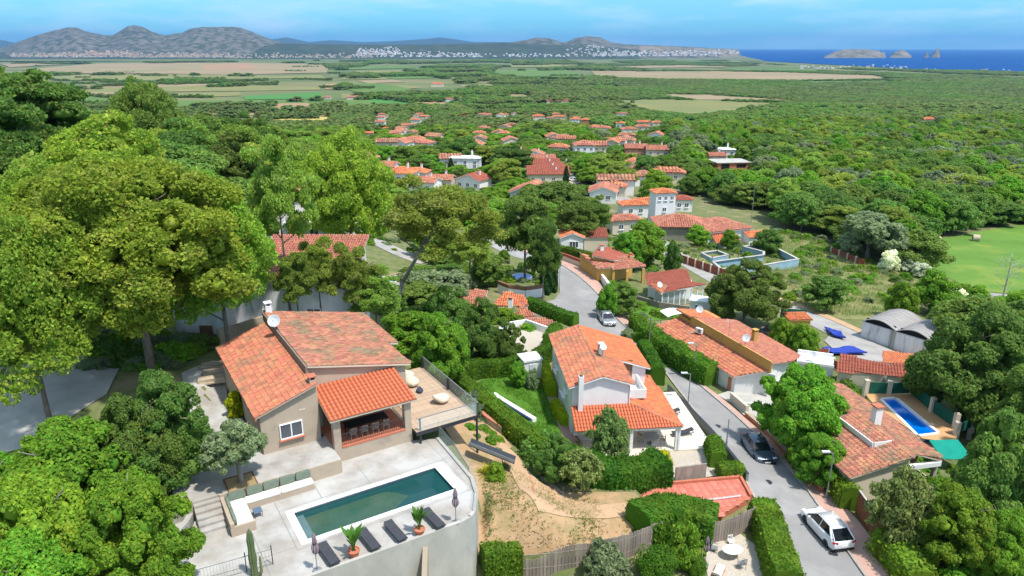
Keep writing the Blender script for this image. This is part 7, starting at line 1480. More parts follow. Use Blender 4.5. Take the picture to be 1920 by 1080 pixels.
# ================================================================ HOUSES OF THE LOWER TOWN
FAR = [ # px, py of the front left foot, width, depth, height, degrees, wall, tile, roof, label
 (690,330,9,7,3.0,-8,'white_wall','tile_pink','gable_x','white house with a pink roof, nearest the bright pines in the lower town'),
 (722,345,9,8,3.4,-10,'white_wall','tile_new','hip','bright orange hip-roofed house on the slope street'),(755,340,8,6,3,-12,'white_wall','tile_new','hip','bright orange roofed white house, twin of the one on the slope street'),
 (768,357,8,6,2.6,-18,'white_wall','tile_pink','gable_x','low house with a rose roof just below the bright orange roofs'),(800,352,8,6,2.6,-10,'cream_wall','tile_pink','gable_x','long low rose-roofed house beside the cypress'),
 (855,352,9,7,2.8,-30,'white_wall','tile_red','gable_y','red-roofed house turned towards the light street, with a white gable'),(845,318,11,7,4.2,-5,'stained_wall','tile_red','flat','low modern dark flat-roofed house with a carport'),
 (960,302,6,5,3.4,4,'white_wall','tile_new','gable_x','small orange-roofed house above the white gabled one'),(984,305,8,6,3.4,-6,'white_wall','tile_pink','gable_y','white gabled house at the head of the red terraced roofs'),
 (990,313,11,4,2.6,2,'cream_wall','tile_pink','mono_f','red terraced roof, furthest of the four steps'),(990,322,12,4,2.6,2,'white_wall','tile_red','mono_f','red terraced roof, second of the four steps'),(990,331,13,4,2.6,2,'white_wall','tile_red','mono_f','red terraced roof, third of the four steps'),(990,342,14,5,2.6,2,'cream_wall','tile_red','mono_f','red terraced roof, nearest and widest of the four steps'),
 (1078,294,9,9,5.0,3,'stained_wall','tile_pink','hip','grey two-storey house with a rose roof by the playground'),(1100,292,9,8,4.6,-6,'cream_wall','tile_pink','gable_x','grey-beige house joined to the right of the grey two-storey house'),
 (1172,296,10,8,4.2,-2,'brick_wall','tile_pink','gable_x','brick-walled house with a beige roof, left of a pair'),(1212,299,10,8,4.2,-4,'cream_wall','tile_pink','gable_x','cream house with a beige roof, right of the brick-walled one'),
 (1330,305,7,6,2.8,0,'cream_wall','tile_pink','gable_x','small beige-roofed house left of the unfinished brick house'),(1340,298,9,7,4.2,-4,'stained_wall','tile_pink','flat','grey flat-topped house behind the unfinished brick house'),
 (1732,232,14,12,5.0,-8,'cream_wall','tile_new','hip','lone yellowish villa with an orange roof in the far woods'),
 (700,248,14,10,4,-10,'white_wall','tile_new','hip','orange-roofed house at the near end of the far row'),(702,236,14,10,5,-5,'white_wall','tile_pink','gable_x','rose-roofed terrace above the orange-roofed house of the far row'),(705,226,14,10,5,0,'white_wall','tile_pink','gable_x','furthest rose-roofed block of the left far row'),
 (752,244,16,10,5,-5,'white_wall','tile_pink','gable_x','long white block with parked cars in the far row'),(768,232,15,10,5,-8,'white_wall','tile_pink','hip','rose-roofed block behind the long white block'),(785,224,12,10,5,-8,'cream_wall','tile_new','hip','small cream block at the far end of the left far row'),
 (683,258,8,6,3.6,0,'cream_wall','tile_new','gable_x','small cream house peeping out left of the far row'),(757,254,10,7,3,0,'cream_wall','tile_pink','gable_x','low rose roof between the far row and the trees'),
 (862,222,14,9,4,0,'cream_wall','tile_new','gable_x','yellowish roofed house in the trees beyond the far row'),(905,221,14,10,5,0,'white_wall','tile_pink','gable_x','white house alone in the trees, left of the brightest gable'),(930,222,14,10,5,-10,'white_wall','tile_new','gable_y','brightest white gabled house in the far trees'),
 (1000,228,16,12,7,8,'cream_wall','tile_new','hip','tall orange-roofed block on the far rise'),(1040,226,14,10,5,0,'cream_wall','tile_new','gable_x','orange-roofed house right of the tall block on the far rise'),(1068,231,12,9,5,-8,'white_wall','tile_new','hip','orange-roofed house in the trees at the end of the far rise'),(1090,236,9,8,7,-4,'brick_wall','tile_new','hip','narrow brick-coloured tower house in the far trees'),
 (1155,240,10,8,5,0,'white_wall','tile_new','hip','small orange-roofed house, left of a far pair'),(1195,238,14,9,5,0,'white_wall','tile_new','gable_x','wide orange-roofed house, right of a far pair'),(1155,218,20,10,4,0,'white_wall','tile_pink','gable_x','long pale building at the field edge'),
 (650,188,24,14,6,0,'cream_wall','tile_pink','gable_x','farmhouse standing alone on the plain beside the brown field'),(808,163,34,20,8,0,'cream_wall','tile_new','hip','large farmhouse on a rise in the plain'),(835,191,30,12,5,0,'white_wall','tile_pink','gable_x','long low sheds by the orange field'),(1025,195,40,14,5,0,'cream_wall','tile_red','gable_x','long red-roofed farm in front of the green-brown field'),(605,186,16,10,4,0,'cream_wall','tile_pink','gable_x','small farm sheds at the brown field'),
]
for x, y, w_, d_, h_, dg, wl, tl_, rk, lb in FAR:
    if 214 < y < 262: w_ *= .8; d_ *= .8; h_ *= .8
    r_, f_, _ = place(lb, 'house', (x, y), deg=dg); far_ = f_.o.y > 330; block(r_, 0, w_, 0, d_, -1.5, h_, wl, rk, .38, .4, tl_, .6 if not far_ else 1.2, .9 if not far_ else 1.8)
    for k in range(max(2, int(w_ / 3))):
        window(r_, w_ * (k + .5) / max(2, int(w_ / 3)), -.02, h_ - 1.5, 1.2, 1.2, 0, sill=None)
        if h_ > 4 and not far_: window(r_, w_ * (k + .5) / max(2, int(w_ / 3)), -.02, 1.3, 1.2, 1.4, 0, sill=None)
    if not far_: chimney(r_, w_ * .7, d_ * .6, h_, h_ + d_ * .19 + 1.2, .6, .6)
    keep_box(f_, 0, w_, 0, d_, 0, h_ + d_ * .15, .35)
for x, y, w_, dg, l in ((92,256,9,-12,'white house with a beige roof glimpsed on the hill among the pines'),(172,256,8,-6,'rose-roofed house with a red brick chimney on the hill')):
    p = Gtop(x + 20, 232 if x < 150 else 238, 6); r_ = thing('house', l, 'house', p, R(dg)); block(r_, 0, w_, 0, 7, -2, 4.6, 'white_wall', 'hip', .35, .4, 'tile_pink', .5, .7); chimney(r_, 1.5, 1.5, 4, 7.5, .8, .8, 'white_wall' if x < 150 else 'brick_wall'); KEEP.append((x, 228, x + 70, 250, p.y - 1))
for x0, y0, x1, y1, n, gl in ((705,216,800,236,9,'small rose-roofed house of the left far row'),(985,216,1085,232,7,'small orange-roofed house on the far rise'),(860,214,960,224,5,'small pale house in the far trees between the two rows'),(700,250,790,262,4,'low house in the near edge of the far row'),(1000,268,1050,290,4,'small rose-roofed house behind the white gabled house of the lower town'),(1110,262,1250,282,6,'small beige house behind the cream-roofed pair'),(660,262,850,320,9,'small house half hidden in the trees behind the bright orange roofs'),(860,232,990,290,10,'small house half hidden in the trees round the light street'),(1090,236,1260,262,7,'small house in the trees beyond the brick-walled and cream pair'),(1040,350,1130,420,3,'low villa half hidden by the dark conifers'),(1130,318,1230,350,4,'low villa in the trees behind the tower'),(950,360,1050,400,3,'low villa below the red terraced roofs')):
    for k in range(n):
        r_, f_, _ = place(gl, 'house', (rng.uniform(x0, x1), rng.uniform(y0, y1)), deg=rng.uniform(-25, 15), group=gl.replace('small ', 'small houses: ', 1)); w_, d_, h_ = rng.uniform(7, 11), rng.uniform(6, 8), rng.uniform(2.6, 4.5)
        block(r_, 0, w_, 0, d_, -2, h_, rng.choice(['white_wall', 'cream_wall', 'cream_wall']), rng.choice(['hip', 'gable_x', 'gable_y']), .38, .4, rng.choice(['tile_pink', 'tile_worn', 'tile_old']), 1.1, 1.6); window(r_, w_*.3, -.02, h_-1.4, 1.3, 1.2, 0, sill=None); window(r_, w_*.7, -.02, h_-1.4, 1.3, 1.2, 0, sill=None); keep_box(f_, 0, w_, 0, d_, 0, h_ + .8, .62)
# unfinished brick house
r_, f_, _ = place('unfinished single-storey brick house with a flat concrete slab roof', 'house', (1345,320), deg=8); block(r_, 0,14,0,10,-1,3.0,'brick_wall','flat',over=.5,fascia='concrete_wall'); MB().b2((1.5,-.03,.5),(5,.1,2.6)).build('door_opening', M['black'], r_); MB().b2((8,-.03,1),(12,.1,2.4)).build('window_opening', M['black'], r_); keep_box(f_,0,14,0,10,0,3.2,.2)
for k, (x, y, pt, dg, l) in enumerate(((757,362,'paint_white',200,'white car on the slope street below the orange roofs'),(917,312,'paint_white',10,'white car parked on the light street of the lower town'),(921,300,'paint_silver',10,'silver car parked on the light street, behind the white one'),(1076,340,'paint_white',80,'white car parked by the playground'),(1100,343,'paint_black',75,'dark car parked by the playground'),(1072,325,'paint_silver',80,'silver car at the far side of the playground'))): car_px(x, y, R(dg), 'hatch', pt, l)
t = thing('playground_frame', 'small blue and yellow climbing frame on green matting', 'play equipment', G(1088, 318)); MB().b2((-1.5,-1,1.6),(1.5,1,2.0)).build('roof', M['water_turq'], t); [MB().tube((a,b,0),(a,b,1.6),.06).build('post', M['lf_yel'], t) for a in (-1.4,1.4) for b in (-.9,.9)]
# the towns at the foot of the hills: too far away to count
from mathutils.bvhtree import BVHTree
def bvh(names):
    V_, F_ = [], []
    for o in bpy.data.objects:
        if o.name.split('.')[0] in names: n = len(V_); V_ += [v.co.copy() for v in o.data.vertices]; F_ += [tuple(i + n for i in p.vertices) for p in o.data.polygons]
    return BVHTree.FromPolygons(V_, F_)
bt = bvh({'rocky_hills','wooded_ridge','coastal_hills','headland','far_plain','ground'})
def town(label, zones, m):
    mb = MB(); rf = MB()
    for x0, y0, x1, y1, n in zones:
        for _ in range(n):
            px, py = rng.uniform(x0, x1), rng.triangular(y0, y1, y1); X = (px-960)/FPX; Y = -(py-540)/FPX; d = Vector((X, CC+CS*Y, -CS+CC*Y)).normalized(); h = bt.ray_cast(Vector((0,0,CZ)), d)
            if h[0] is None or h[0].y > 12000: continue
            s_ = h[0].y/8000; w = rng.uniform(9,26)*s_; hh = rng.uniform(6,13)*s_; mb.box((h[0].x,h[0].y,h[0].z+hh/2-3),(w,w*.7,hh+6), rng.uniform(-.5,.5))
            if rng.random() < .6: rf.box((h[0].x,h[0].y+1,h[0].z+hh+.8),(w*1.05,w*.8,2.4*s_))
    o = mb.build('distant_town', M[m]); tag(o, label, kind='stuff'); o = rf.build('distant_town', M['tile_pink']); tag(o, label, kind='stuff')
town('pale town along the foot of the rocky hills', [(20,99,260,107,260),(160,95,240,103,130),(240,99,420,108,200),(420,100,700,109,160)], 'cream_wall')
town('white villages on the coastal hills', [(670,88,750,102,110),(660,97,900,107,160),(880,100,1060,107,60),(1060,90,1180,106,110),(1100,84,1130,90,14),(1150,95,1345,105,230),(1280,94,1385,101,60)], 'white_wall')
town('pale buildings along the beach', [(1500,122,1700,129,70),(1700,129,1920,133,16),(1000,118,1120,121,24)], 'white_wall')
# ================================================================ TREES ONE BY ONE
# (kind, px, py of the top, height, crown width in photo pixels, label)
NEAR = [
 ('big_pine', 215, 300, 17.6, 440, 'huge bright yellow-green pine towering over the concrete driveway', 1.2),
 ('big_pine2', 190, 240, 16.5, 250, 'yellow-green pine behind the huge pine, its crown rising above it', .4),
 ('big_pine2', 60, 330, 16, 250, 'bright pine beside the huge pine, near the bare grey branches', 2.),
 ('big_pine2', 388, 352, 15.5, 205, 'yellow-green pine between the huge pine and the stained white house', 3.),
 ('big_pine2', 10, 430, 15, 250, 'pine with yellowish tufts overhanging the far corner of the concrete driveway', 4.),
 ('grey_pine', 510, 262, 19, 125, 'tall thin pine with a bare trunk before the roof of the stained white house', 0),
 ('big_pine2', 645, 264, 19, 165, 'tall dense pine before the pale blue-white house on the slope', 1),
 ('grey_pine', 590, 452, 10, 84, 'airy pine with grey tufts rising just behind the upper roof of the villa', 2),
 ('grey_pine', 548, 478, 9, 84, 'airy pine in front of the stained white wall, just behind the villa chimney', 1.1),
 ('grey_pine', 655, 462, 10.5, 92, 'airy pine over the right half of the stained white house roof', 4.1),
 ('grey_pine', 700, 510, 8.5, 110, 'airy young pine at the back right corner of the villa roof', 2.6),
 ('grey_pine', 880, 430, 10, 90, 'small pine beyond the leaning pine, above the rambling orange roofs', 2.6),
 ('dark_pine', 985, 366, 14, 120, 'dark pine standing over the small round blue pool at the bend', 1),
 ('dark_pine', 1020, 415, 12, 75, 'dark pine next to the dark pine over the small round pool, nearer the road', 2),
 ('stone_pine', 258, 152, 15.5, 150, 'umbrella pine with a flat domed crown standing on the hill crest', 0),
 ('dark_pine', 45, 135, 17, 210, 'big dark pine at the hill crest, tallest beyond the bright pines', 0),
 ('dark_pine', -30, 175, 16, 200, 'dark pine partly outside the frame on the hill crest', 1),
 ('dark_pine', 55, 238, 13, 190, 'dark spreading pine below the tallest dark pine of the hill crest', 2),
 ('dark_pine', -20, 290, 12, 150, 'dark pine partly outside the frame beside the dead grey branches', 3),
 # foreground left
 ('broad_near', 105, 808, 9, 270, 'bright green leafy tree in the near corner below the concrete driveway', 0),
 ('broad_near', 60, 900, 9, 260, 'bright green tree low in the near corner, beside the curved wall', 2),
 ('broad_near', 220, 900, 8, 230, 'bright leafy tree beside the curved path wall in the near corner', 4),
 ('oak_near', 278, 725, 7.5, 190, 'darker oak beside the orange rubble bed, next to the gravel path', 1),
 ('oak_near', 235, 765, 7.5, 170, 'oak at the edge of the concrete driveway, behind the bright leafy trees', 3),
 ('broad_near', -50, 870, 8, 200, 'leafy tree half outside the frame at the driveway edge', 3),
 ('broad_near', 20, 1020, 7, 240, 'leafy tree at the bottom frame edge below the other bright ones', 1),
 # right foreground
 ('broad_near', 1515, 695, 8.5, 165, 'bright green rounded tree over the pavement beside the dark grey car', 0),
 ('broad_near', 1545, 820, 4.5, 110, 'lower leafy tree under the rounded tree by the brown-tiled house', 2),
 ('oak_near', 1852, 600, 11.5, 235, 'massive green oak beside the orange and red roofed house', 0),
 ('oak_near', 1905, 800, 9.5, 180, 'dark oak crowding the teal awning of the brown-tiled house', 2),
 ('oak_near', 1985, 690, 10, 170, 'oak partly outside the frame between the massive oak and the dark oak', 3),
 ('broad_near', 1820, 925, 6, 170, 'bright leafy tree in the overgrown plot behind the rusty fence', 1),
 ('broad_near', 1890, 960, 5.5, 130, 'bright leafy tree furthest along the overgrown plot near the frame edge', 4),
 ('wispy_near', 1700, 890, 6.5, 125, 'greyish airy tree in front of the cream gable of the brown-tiled house', 1),
 ('wispy_near', 1145, 772, 5.5, 84, 'thin airy tree in front of the white house porch', 2),
 ('oak_near', 1045, 822, 3.6, 84, 'dark rounded tree between the hedge slope and the dirt yard', 2),
 ('wispy_near', 1092, 842, 3.8, 84, 'grey-green airy tree beside the rounded hedge mass at the dirt yard', 4),
 ('oak_near', 1405, 500, 8.5, 140, 'broad oak between the yellow-walled house and the abandoned pools', 1),
 ('oak_near', 1300, 640 , 1, 1, '', 1),
 ('oak_near', 900, 572, 6.5, 95, 'dark round tree in front of the rambling orange-roofed house', 1),
 ('oak_near', 955, 615, 4.5, 60, 'dark tree with an irregular crown left of the gravel court behind the white house', 1),
 ('broad_near', 820, 590, 7.5, 120, 'bright leafy tree on the slope beside the villa', 2),
 ('oak_near', 845, 655, 4, 60, 'dark tree at the far end of the long clipped hedge', 3),
 ('oak_near', 840, 545, 7, 100, 'dark leafy tree between the leaning pine and the rambling orange roofs', 4),
 
 ('oak_near', 1165, 535, 4.5, 75, 'rounded reddish-green tree on the pavement above the silver car', 0),
 ('broad_mid', 1140, 535, 5, 40, 'bright green tree beside the rounded reddish-green tree', 0),
 ('oak_mid', 460, 380, 9, 90, 'dark green oak behind the roof of the stained white house', 0),
 ('oak_mid', 870, 255, 11, 75, 'dark cedar-like tree over the parked cars of the lower town', 0),
 ('dark_mid', 960, 272, 11, 90, 'dark pine beside the light street of the lower town', 0),
 ('pine_mid', 950, 300, 9, 60, 'grey-green pine in front of the dark pine beside the light street', 1),
 ('dark_mid', 1120, 372, 8.5, 60, 'dark tree right of the wide dark conifer group by the pale pink villa', 0),
 ('dark_mid', 1080, 372, 9.5, 90, 'wide dark conifer left of the pale pink villa', 1),
 ('oak_mid', 1050, 340, 9, 110, 'dark green oak in front of the red terraced roofs', 2),
 ('oak_mid', 1000, 345, 8, 80, 'oak left of the green oak in front of the red terraced roofs', 3),
 ('pine_mid', 1165, 305, 9, 70, 'grey-green pine beyond the pale tower', 2),
 ('pine_mid', 1130, 290, 9, 60, 'grey-green pine next to the long cream roofs', 2),
 ('broad_mid', 1232, 320, 8, 60, 'vivid light-green tree right behind the pale tower', 2),
 ('broad_mid', 1465, 275, 8, 60, 'vivid light-green tree beside the unfinished brick house', 2),
 ('oak_mid', 1285, 272, 10, 60, 'dark oak left of the unfinished brick house', 2),
 ('oak_mid', 1215, 290, 9, 55, 'dark oak between the cream-roofed houses and the vivid light-green tree', 2),
 ('broad_mid', 1210, 420, 8, 90, 'bright tree left of the long orange restaurant roofs', 1),
 ('broad_mid', 1180, 440, 6.5, 70, 'bright tree between the orange restaurant roofs and the porch house', 3),
 ('oak_mid', 1265, 450, 7, 35, 'narrow dark tree beside the red fence of the abandoned pools', 3),
 ('broad_mid', 1310, 425, 4.5, 45, 'loose tree in front of the restaurant wing', 2),
 ('broad_mid', 1370, 432, 4.5, 35, 'small light tree before the orange end gable of the restaurant', 2),
 ('oak_mid2', 1550, 515, 6, 75, 'round dark tree in the scrub between the pools and the hangar', 0),
 ('oak_mid', 1445, 430, 5.5, 50, 'round tree at the far corner of the abandoned pool', 1),
 ('olive_mid', 1640, 398, 10, 120, 'pale grey-green oak crown at the edge of the woods beside the lamp mast', 2),
 ('broad_mid', 1760, 510, 7, 80, 'soft light-green tree by the white blossoming shrubs', 2),
 ('broad_mid', 1700, 530, 6, 60, 'light-green bush-like tree behind the hangar', 3),
 ('broad_mid', 1800, 560, 7, 80, 'light-green tree beyond the massive green oak', 3),
 ('oak_mid', 1880, 640, 8, 90, 'mid green tree pressed against the massive oak', 3),
 ('broad_mid', 1510, 610, 4.5, 60, 'leafy tree next to the blue tarpaulins', 3),
 ('broad_mid', 1470, 600, 4.5, 50, 'leafy tree between the green screen and the yellow-walled house', 3),
 ('broad_mid', 1225, 345, 7, 60, 'leafy tree left behind the pale tower', 3),
 ('cypress', 1025, 470, 7, 26, 'dark slender cypress at the wall of the round pool garden', 0),
 ('cypress', 1040, 478, 6, 16, 'second cypress at the round pool garden, closer to the road', 0),
 ('cypress', 845, 296, 7, 14, 'slender cypress beside the low modern flat-roofed house', 0),
 ('cypress', 1062, 310, 7, 12, 'slender cypress at the end of the red terraced roofs', 0),
 ('cypress_fat', 945, 468, 2.2, 24, 'yellow-green clipped cone shrub beside the road behind the dark pine', 0),
 ('cypress', 1485, 668, 3.4, 14, 'small cypress in front of the yellow-walled house', 0),
 ('cypress', 1940, 655, 6, 20, 'cypress at the frame edge near the massive oak', 0),
 ('blossom', 1672, 468, 4.5, 42, 'white blossoming shrub, upper of those by the green field', 0),
 ('blossom', 1705, 475, 4, 40, 'white blossoming shrub in the middle of those by the green field', 1),
 ('blossom', 1730, 492, 3, 36, 'white blossoming shrub, lowest of those by the green field', 2),
 ('blossom', 1800, 540, 3.5, 36, 'white blossoming shrub beyond the light-green trees by the dirt road', 2),
 # garden bushes
 ('bush_yellow', 437, 731, 2.6, 36, 'bright yellow-green shrub against the left wall of the villa', 0),
 ('bush_olive', 880, 735, 2.4, 50, 'feathery grey-green bush below the glass rail of the deck', 0),
 ('bush', 930, 868, 1.6, 40, 'low green bush in the dirt yard under the metal ramp', 0),
 ('broad_near', 970, 680, 2.8, 36, 'young light-green tree with pale leaves on the lawn', 0),
 ('bush_olive', 998, 690, 2.4, 26, 'white-flowering bush on the lawn beside the shed', 0),
 ('bush', 995, 745, 2.8, 1, '', 0),
 ('bush_olive', 1140, 1020, 3.2, 88, 'loose grey-green bush leaning on the old board fence', 1),
 ('bush', 1285, 985, 3.2, 76, 'tall bush behind the clipped ball near the patio', 1),
 ('ball_bush', 1232, 1030, 2.4, 74, 'large round clipped bush by the bottom of the board fence', 0),
 ('ball_bush', 1308, 1050, 1.5, 36, 'small round clipped bush next to the white garden chair', 0),
 ('bush_yellow', 1230, 1015, 1., 1, '', 0),
 ('bush_dark', 1050, 590, 3, 1, '', 0),
 ('broad_near', 1300, 595, 1, 1, '', 0),
]
for r in NEAR:
    if r[1] < 0 and r[0] != 'dark_pine' and 0: continue
    if not r[5]: continue
    tree(r[0], r[1], r[2], r[3], r[4], r[5], None, r[6])
lp = G(724, 618); lh = 19.0
while lh > 8 and pix(lp.x + 5, lp.y, lp.z + lh)[1] < 345: lh -= .1
tree_at('lean_pine', lp, 10.5, lh, 'leaning pine with a bare forked pale trunk beside the villa roof', None, 0)
bl = G(850, 652); tree_at('broad_near', bl, 4.2, 4.8, 'leafy tree just behind the far end of the beanbag deck')
# ================================================================ WOODS
for k_ in [(105,120,640,214,300),(640,120,1100,206,420),(1100,120,1500,200,420),(1000,492,1125,600,92),(690,440,800,492,112),(893,272,930,336,220),(690,312,800,395,160),(0,668,160,800,45),(1040,300,1112,345,230),(1715,432,1920,552,115),(1270,455,1640,590,104),(1180,420,1250,475,120),(1540,600,1790,720,70),
           (895,470,1040,560,100),(1090,330,1240,405,190),(700,500,745,535,100),(935,545,1040,660,80)]: KEEP.append(k_)
def screen(x, y, z, w, h):
    a = pix(x, y, z + h); b = pix(x, y, z); d = y * CC - (z - CZ) * CS; ww = w * FPX / d / 2
    return a[0] - ww, a[1], a[0] + ww, b[1], y
def hides(x, y, z, w, h, slack=2):
    s = screen(x, y, z, w, h)
    for k in KEEP:
        if k[4] > y - 2 and s[0] < k[2] - slack and s[2] > k[0] + slack and s[1] < k[3] - slack and s[3] > k[1] + slack: return True
    return False
def taken(x, y, r):
    for o in OCC:
        if (o[0] - x) ** 2 + (o[1] - y) ** 2 < (o[2] + r) ** 2: return True
    return False
WOODS = [  # (ground polygon in pixels, spacing, heights, kinds)
 ([(1100,262),(1920,232),(2080,232),(2080,470),(1930,420),(1760,448),(1710,470),(1730,520),(1640,475),(1560,455),(1470,425),(1420,395),(1330,380),(1290,370),(1260,335),(1180,330),(1100,300)], 6.6, (6, 10.5), ['oak', 'oak', 'oak2', 'broad', 'pine', 'olive'], 'right'),
 ([(480,262),(760,250),(1100,250),(1100,300),(1120,350),(1110,400),(1060,420),(900,430),(820,450),(700,430),(600,420),(520,380),(440,330)], 7.4, (4.5, 8), ['oak', 'broad', 'pine', 'broad', 'dark', 'oak2'], 'town'),
 ([(-60,250),(0,235),(240,245),(480,262),(520,330),(480,440),(350,480),(200,480),(-100,480)], 6.5, (7, 11), ['pine', 'dark', 'oak', 'oak2'], 'hill'),
 ([(690,560),(720,500),(840,480),(930,540),(940,600),(1010,640),(960,680),(860,690),(780,690),(740,620)], 4.6, (3.5, 6), ['broad', 'oak', 'oak2', 'olive'], 'valley'),
 ([(1750,620),(1800,560),(1900,600),(2080,580),(2080,900),(1900,900),(1800,820),(1790,720)], 6, (6, 9), ['oak', 'broad', 'oak2'], 'east'),
 ([(1700,960),(1920,920),(2080,950),(2080,1200),(1900,1200),(1760,1060)], 3.2, (2, 3.6), ['broad', 'oak'], 'plot'),
]
SUF = {'oak': 'oak_mid', 'oak2': 'oak_mid2', 'broad': 'broad_mid', 'pine': 'pine_mid', 'dark': 'dark_mid', 'olive': 'olive_mid'}
CAND = []
for poly, sp, hh, kinds, zone in WOODS:
    w = [G(*p) for p in poly]; x0 = min(p.x for p in w); x1 = max(p.x for p in w); y0 = min(p.y for p in w); y1 = max(p.y for p in w); ph = [(p.x, p.y) for p in w]
    y = y0
    while y < y1:
        x = x0 + rng.uniform(0, sp)
        while x < x1:
            a, b = x + rng.uniform(-.4, .4) * sp, y + rng.uniform(-.4, .4) * sp
            if inpoly(a, b, ph):
                kn = mnoise.noise(Vector((a * .03, b * .03, 1))) + rng.uniform(-.45, .45)
                k = kinds[int(min(.999, max(0, kn * .7 + .5)) * len(kinds))]; H_ = rng.uniform(*hh); W_ = sp * rng.uniform(1.15, 1.6)
                if k in ('pine', 'dark'): H_ *= 1.15
                if not taken(a, b, W_ * .28):
                    ok = False
                    for sc in (1, .7, .45, .3):
                        if not hides(a, b, T(a, b), W_ * sc, H_ * sc): ok = True; break
                    if ok: CAND.append((math.hypot(a, b), a, b, W_ * sc, H_ * sc, SUF[k], zone))
            x += sp
        y += sp
CAND.sort()
ZL = {'right': ('in the woods behind the abandoned pools and the green field', 'trees of the woods beyond the second street'), 'town': ('among the houses of the lower town', 'trees among the houses of the lower town'),
      'hill': ('on the wooded hill behind the bright pines', 'trees of the hill behind the bright pines'), 'valley': ('in the thicket between the villa and the rambling orange roofs', 'trees of the valley thicket'),
      'east': ('behind the massive oak beside the red-roofed house', 'trees behind the massive oak'), 'plot': ('in the overgrown plot behind the rusty fence', 'shrubs of the overgrown plot')}
KL = {'oak_mid': 'round dark oak', 'oak_mid2': 'oval-crowned oak', 'broad_mid': 'light green leafy tree', 'pine_mid': 'grey-green pine', 'dark_mid': 'dark pine', 'olive_mid': 'pale grey-green tree'}
NIND = 215; rest = []
LM = [(1246,385,'behind the pale tower'),(1360,395,'behind the restaurant roofs'),(1350,300,'near the unfinished brick house'),(1190,290,'near the brick-walled and cream house pair'),(1095,285,'near the grey two-storey house'),(1745,228,'near the lone yellowish villa'),(1775,370,'by the dead grey tree'),(1480,290,'near the vivid light-green tree'),(1720,450,'at the top edge of the green field'),(1640,420,'near the thin mast at the edge of the woods'),(1540,440,'beyond the far corner of the abandoned pool'),
      (985,300,'by the white gabled house'),(915,300,'along the light street of the lower town'),(845,310,'near the modern flat-roofed house'),(740,335,'near the bright orange hip-roofed house'),(760,235,'near the long white block of the far row'),(870,260,'near the cedar-like tree of the lower town'),(1030,370,'below the red terraced roofs'),(740,460,'along the walled street behind the leaning pine'),(560,420,'near the blue-white house on the slope'),(800,410,'behind the crown of the leaning pine'),
      (258,200,'round the umbrella pine'),(140,240,'by the half-hidden hill roofs'),(60,200,'by the tallest dark pine'),(420,270,'on the hill beyond the umbrella pine'),(450,400,'behind the stained white house'),(860,600,'near the rambling salmon-roofed house'),(720,530,'near the small turquoise pool'),(790,650,'behind the beanbag deck'),(1860,620,'behind the massive green oak'),(1900,800,'beside the dark oak by the teal awning'),(1850,960,'in the plot behind the rusty fence'),(960,420,'near the dark pine over the round pool'),(1920,400,'in the woods above the green field'),(1600,330,'in the mid woods behind the restaurant'),(1850,290,'below the lone yellowish villa'),(1400,330,'in the woods just beyond the unfinished brick house'),(620,300,'behind the two tall thin pines')]
seen = {}
for d, x, y, W_, H_, k, zone in CAND:
    vis = screen(x, y, T(x, y), W_, H_); inside = vis[2] > 0 and vis[0] < 1920 and vis[1] < 1080
    if H_ < 3.2 or not inside or NIND <= 0: rest.append((x, y, T(x, y) - .1, W_, H_, rng.uniform(0, 6.28), k)); continue
    cx, cy = (vis[0] + vis[2]) / 2, vis[1]; lm = min(LM, key=lambda l: (l[0] - cx) ** 2 + 2 * (l[1] - cy) ** 2)
    sz = 'small' if H_ < 5.5 else ('tall' if H_ > 9.6 else ('spreading' if W_ > 1.15 * H_ else ('slender' if W_ < .85 * H_ else 'middle-sized')))
    side = ', towards the sea' if cx > lm[0] + 25 else (', towards the mountains' if cx < lm[0] - 25 else ''); dep = ', further off' if cy < lm[1] - 14 else (', nearer the villa' if cy > lm[1] + 14 else '')
    lb = sz + ' ' + KL[k] + ' ' + lm[2] + (side or dep)
    w_ = lb.split(); lb = ' '.join(w_[:16]).rstrip(',')
    gz = seen.setdefault(lb, ZL[zone][1]); NIND -= 1; tree_at(k, (x, y, T(x, y)), W_, H_, lb, gz)
by = {}
for r in rest: by.setdefault(r[6], []).append(r[:6])
for k, v in by.items(): scatter('woodland', v, [k])
